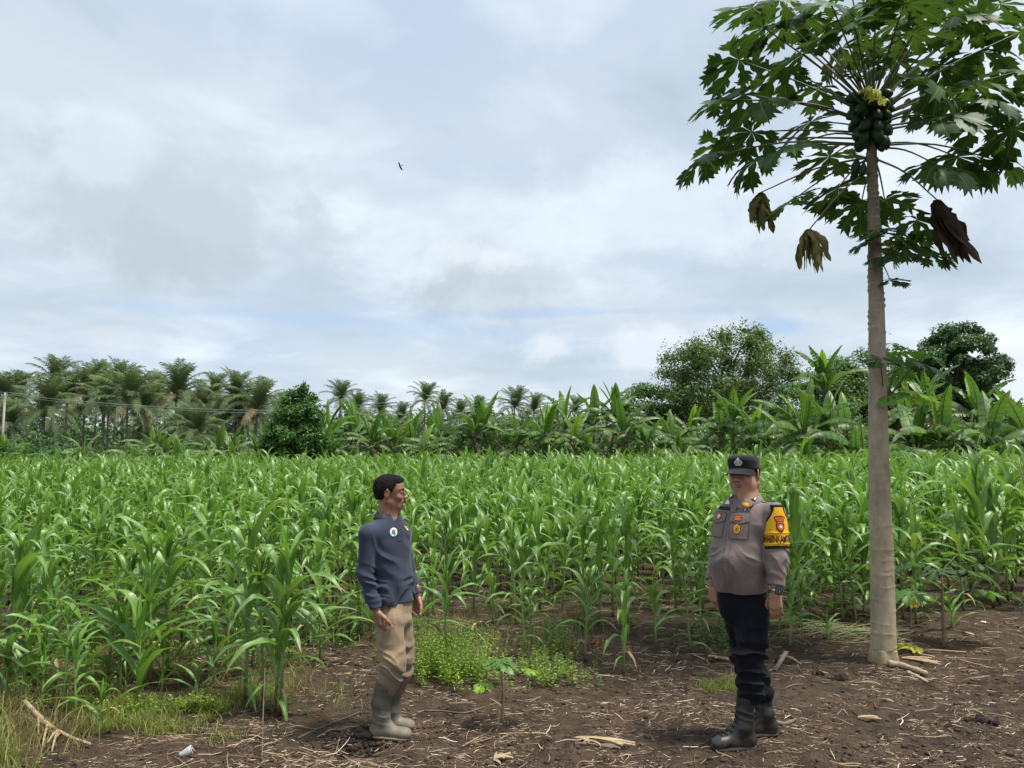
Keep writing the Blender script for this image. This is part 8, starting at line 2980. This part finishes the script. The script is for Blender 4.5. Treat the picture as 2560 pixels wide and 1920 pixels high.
husk('maize_stump', 'torn dry maize stump lying at the bottom edge of the picture', 'stump', 1235, 1905, 0.12, 16, 0.7, 0.9, 1, w=0.007, up=0.9)
husk('dry_husk', 'dry maize husk bundle on bare soil between the two men', 'husk', 1440, 1850, 0.36, 11, 0.10, -0.45, 2, w=0.014)
husk('dry_husk', 'dark brown husk strip below the husk bundle', 'husk', 1490, 1866, 0.20, 5, 0.12, -0.4, 3, M_STICK, 0.018)
husk('dry_husk', 'pale split husk in front of the officer to the right', 'husk', 2145, 1798, 0.16, 6, 0.12, -0.3, 4, w=0.010)
husk('dry_husk', 'brown husk piece on the bank behind the knees of the officer', 'husk', 1770, 1640, 0.22, 6, 0.2, -0.6, 5, M_HUSK, 0.022)
husk('dry_husk', 'curled pale leaf scrap lying right of the papaya saplings', 'husk', 2435, 1590, 0.10, 4, 0.5, 1.8, 6, w=0.018, up=0.8)
husk('dry_husk', 'white leaf scrap near the picture edge behind the straight straw', 'husk', 2452, 1558, 0.06, 3, 0.5, -0.6, 7, plain('white_scrap', (0.6, 0.58, 0.54), rough=0.7), 0.018, 0.5)
husk('dry_husk', 'torn grey leaf fibres beside the papaya trunk foot', 'husk', 2255, 1650, 0.34, 12, 0.18, -0.45, 8, w=0.008, up=0.15)
# dry forked stalk in the grass corner
g = gpix(60, 1800)
root = MB()
pts0 = [gpix(60, 1795), gpix(110, 1832), gpix(165, 1858), gpix(228, 1870)]
P = curve_pts([(p.x - g.x, p.y - g.y, p.z - g.z + (0.10, 0.07, 0.045, 0.02)[i]) for i, p in enumerate(pts0)], 14)
tube(P, np.linspace(0.016, 0.008, 14), 7, 0, root)
for k0, tgt in ((5, (105, 1880)), (7, (128, 1893)), (8, (140, 1862)), (3, (95, 1850)), (7, (118, 1870))):
    e_ = gpix(*tgt)
    tube(curve_pts([tuple(P[k0]), tuple((P[k0] + np.array([e_.x - g.x, e_.y - g.y, 0.03])) / 2), (e_.x - g.x, e_.y - g.y, 0.005)], 6), np.linspace(0.010, 0.004, 6), 6, 0, root)
o = link('dry_stalk', root.mesh('dry_stalk', [M_HUSK])); o.location = g
tag(o, 'dry straw coloured maize root with prongs lying in the grassy corner', 'maize stalk')
# crushed clear plastic cup
M_PLAST, ntp = new_mat('clear_plastic')
pb = N(ntp, 'ShaderNodeBsdfPrincipled')
pb.inputs['Base Color'].default_value = (0.75, 0.78, 0.80, 1); pb.inputs['Roughness'].default_value = 0.18; pb.inputs['Transmission Weight'].default_value = 0.55
oo = N(ntp, 'ShaderNodeOutputMaterial'); ntp.links.new(pb.outputs[0], oo.inputs[0])
g = gpix(463, 1884)
cup = tag(empty('plastic_cup', g), 'crushed clear plastic cup lying below the grass', 'cup')
cup.rotation_euler = (0.2, 1.15, 0.5)
th_ = np.linspace(0, 2 * np.pi, 18, endpoint=False)
V = []
for i, (z_, r_) in enumerate(((0, 0.018), (0.002, 0.021), (0.02, 0.0225), (0.045, 0.026), (0.07, 0.029), (0.072, 0.027), (0.045, 0.0245), (0.02, 0.021), (0.004, 0.019))):
    V += [(math.cos(t) * r_ * (1 + 0.12 * math.sin(3 * t + i)), math.sin(t) * r_ * 0.8, z_ - 0.03) for t in th_]
link('shell', MB().add(V, grid_quads(9, 18, True)).mesh('cup_shell', [M_PLAST]), cup)
link('rim', tube([(math.cos(t) * 0.029, math.sin(t) * 0.0232, 0.041) for t in np.linspace(0, 2 * np.pi, 24)], 0.0018, 5).mesh('cup_rim', [M_WHITE]), cup)
# orange mushroom like scrap among the stalks
o = link('dry_leaf_scrap', papaya_leaf(95, 0.06, 0.8, 0.4, nl=7).mesh('scrap', [plain('orange_scrap', (0.40, 0.12, 0.04), (0.28, 0.09, 0.04), rough=0.8)]))
g = gpix(1492, 1612); o.location = g + Vector((0, 0, 0.03)); o.rotation_euler = (0.4, 0, 1)
tag(o, 'small rusty orange leaf scrap on the black soil between maize stalks', 'leaf scrap')


# ------------------------------------------------------------------ birds
M_BIRD = plain('bird_feathers', (0.035, 0.025, 0.022), (0.08, 0.05, 0.04), rough=0.8)


def bird(px_, py_, Y, size, label, roll, heading):
    p = at(px_, py_, Y)
    root = tag(empty('bird', p), label, 'bird')
    root.rotation_euler = (roll, 0.25, heading)
    s = size
    link('body', tube([(-0.30 * s, 0, 0), (-0.15 * s, 0, 0), (0.0, 0, 0), (0.14 * s, 0, 0.01), (0.20 * s, 0, 0.012), (0.26 * s, 0, 0.008)], [0.004 * s, 0.05 * s, 0.075 * s, 0.055 * s, 0.04 * s, 0.008 * s], 10).mesh('bird_body', [M_BIRD]), root)
    for sd in (-1, 1):
        L_ = [(0.10, 0.04, 0), (0.14, 0.25, 0.05), (0.12, 0.48, 0.08), (0.02, 0.66, 0.09)]
        T_2 = [(-0.12, 0.04, 0), (-0.13, 0.25, 0.045), (-0.15, 0.46, 0.075), (-0.10, 0.62, 0.085)]
        V = []
        for a, b in zip(L_, T_2):
            V += [(a[0] * s, sd * a[1] * s, a[2] * s), ((a[0] + b[0]) / 2 * s, sd * (a[1] + b[1]) / 2 * s, (a[2] + 0.012) * s), (b[0] * s, sd * b[1] * s, b[2] * s)]
        link('wing', MB().add(V, grid_quads(4, 3)).mesh('wing', [M_BIRD]), root)
    link('tail', MB().add([(-0.26 * s, -0.02 * s, 0), (-0.26 * s, 0.02 * s, 0), (-0.48 * s, 0.10 * s, 0), (-0.50 * s, 0, 0.004), (-0.48 * s, -0.10 * s, 0)], None, [(0, 1, 3), (1, 2, 3), (0, 3, 4)]).mesh('tail', [M_BIRD]), root)


bird(1000, 416, 70, 0.62, 'small dark bird soaring high in the open sky', 1.15, 2.6)
bird(2225, 835, 24, 0.16, 'tiny dark bird flying just right of the papaya trunk', 0.5, 0.4)
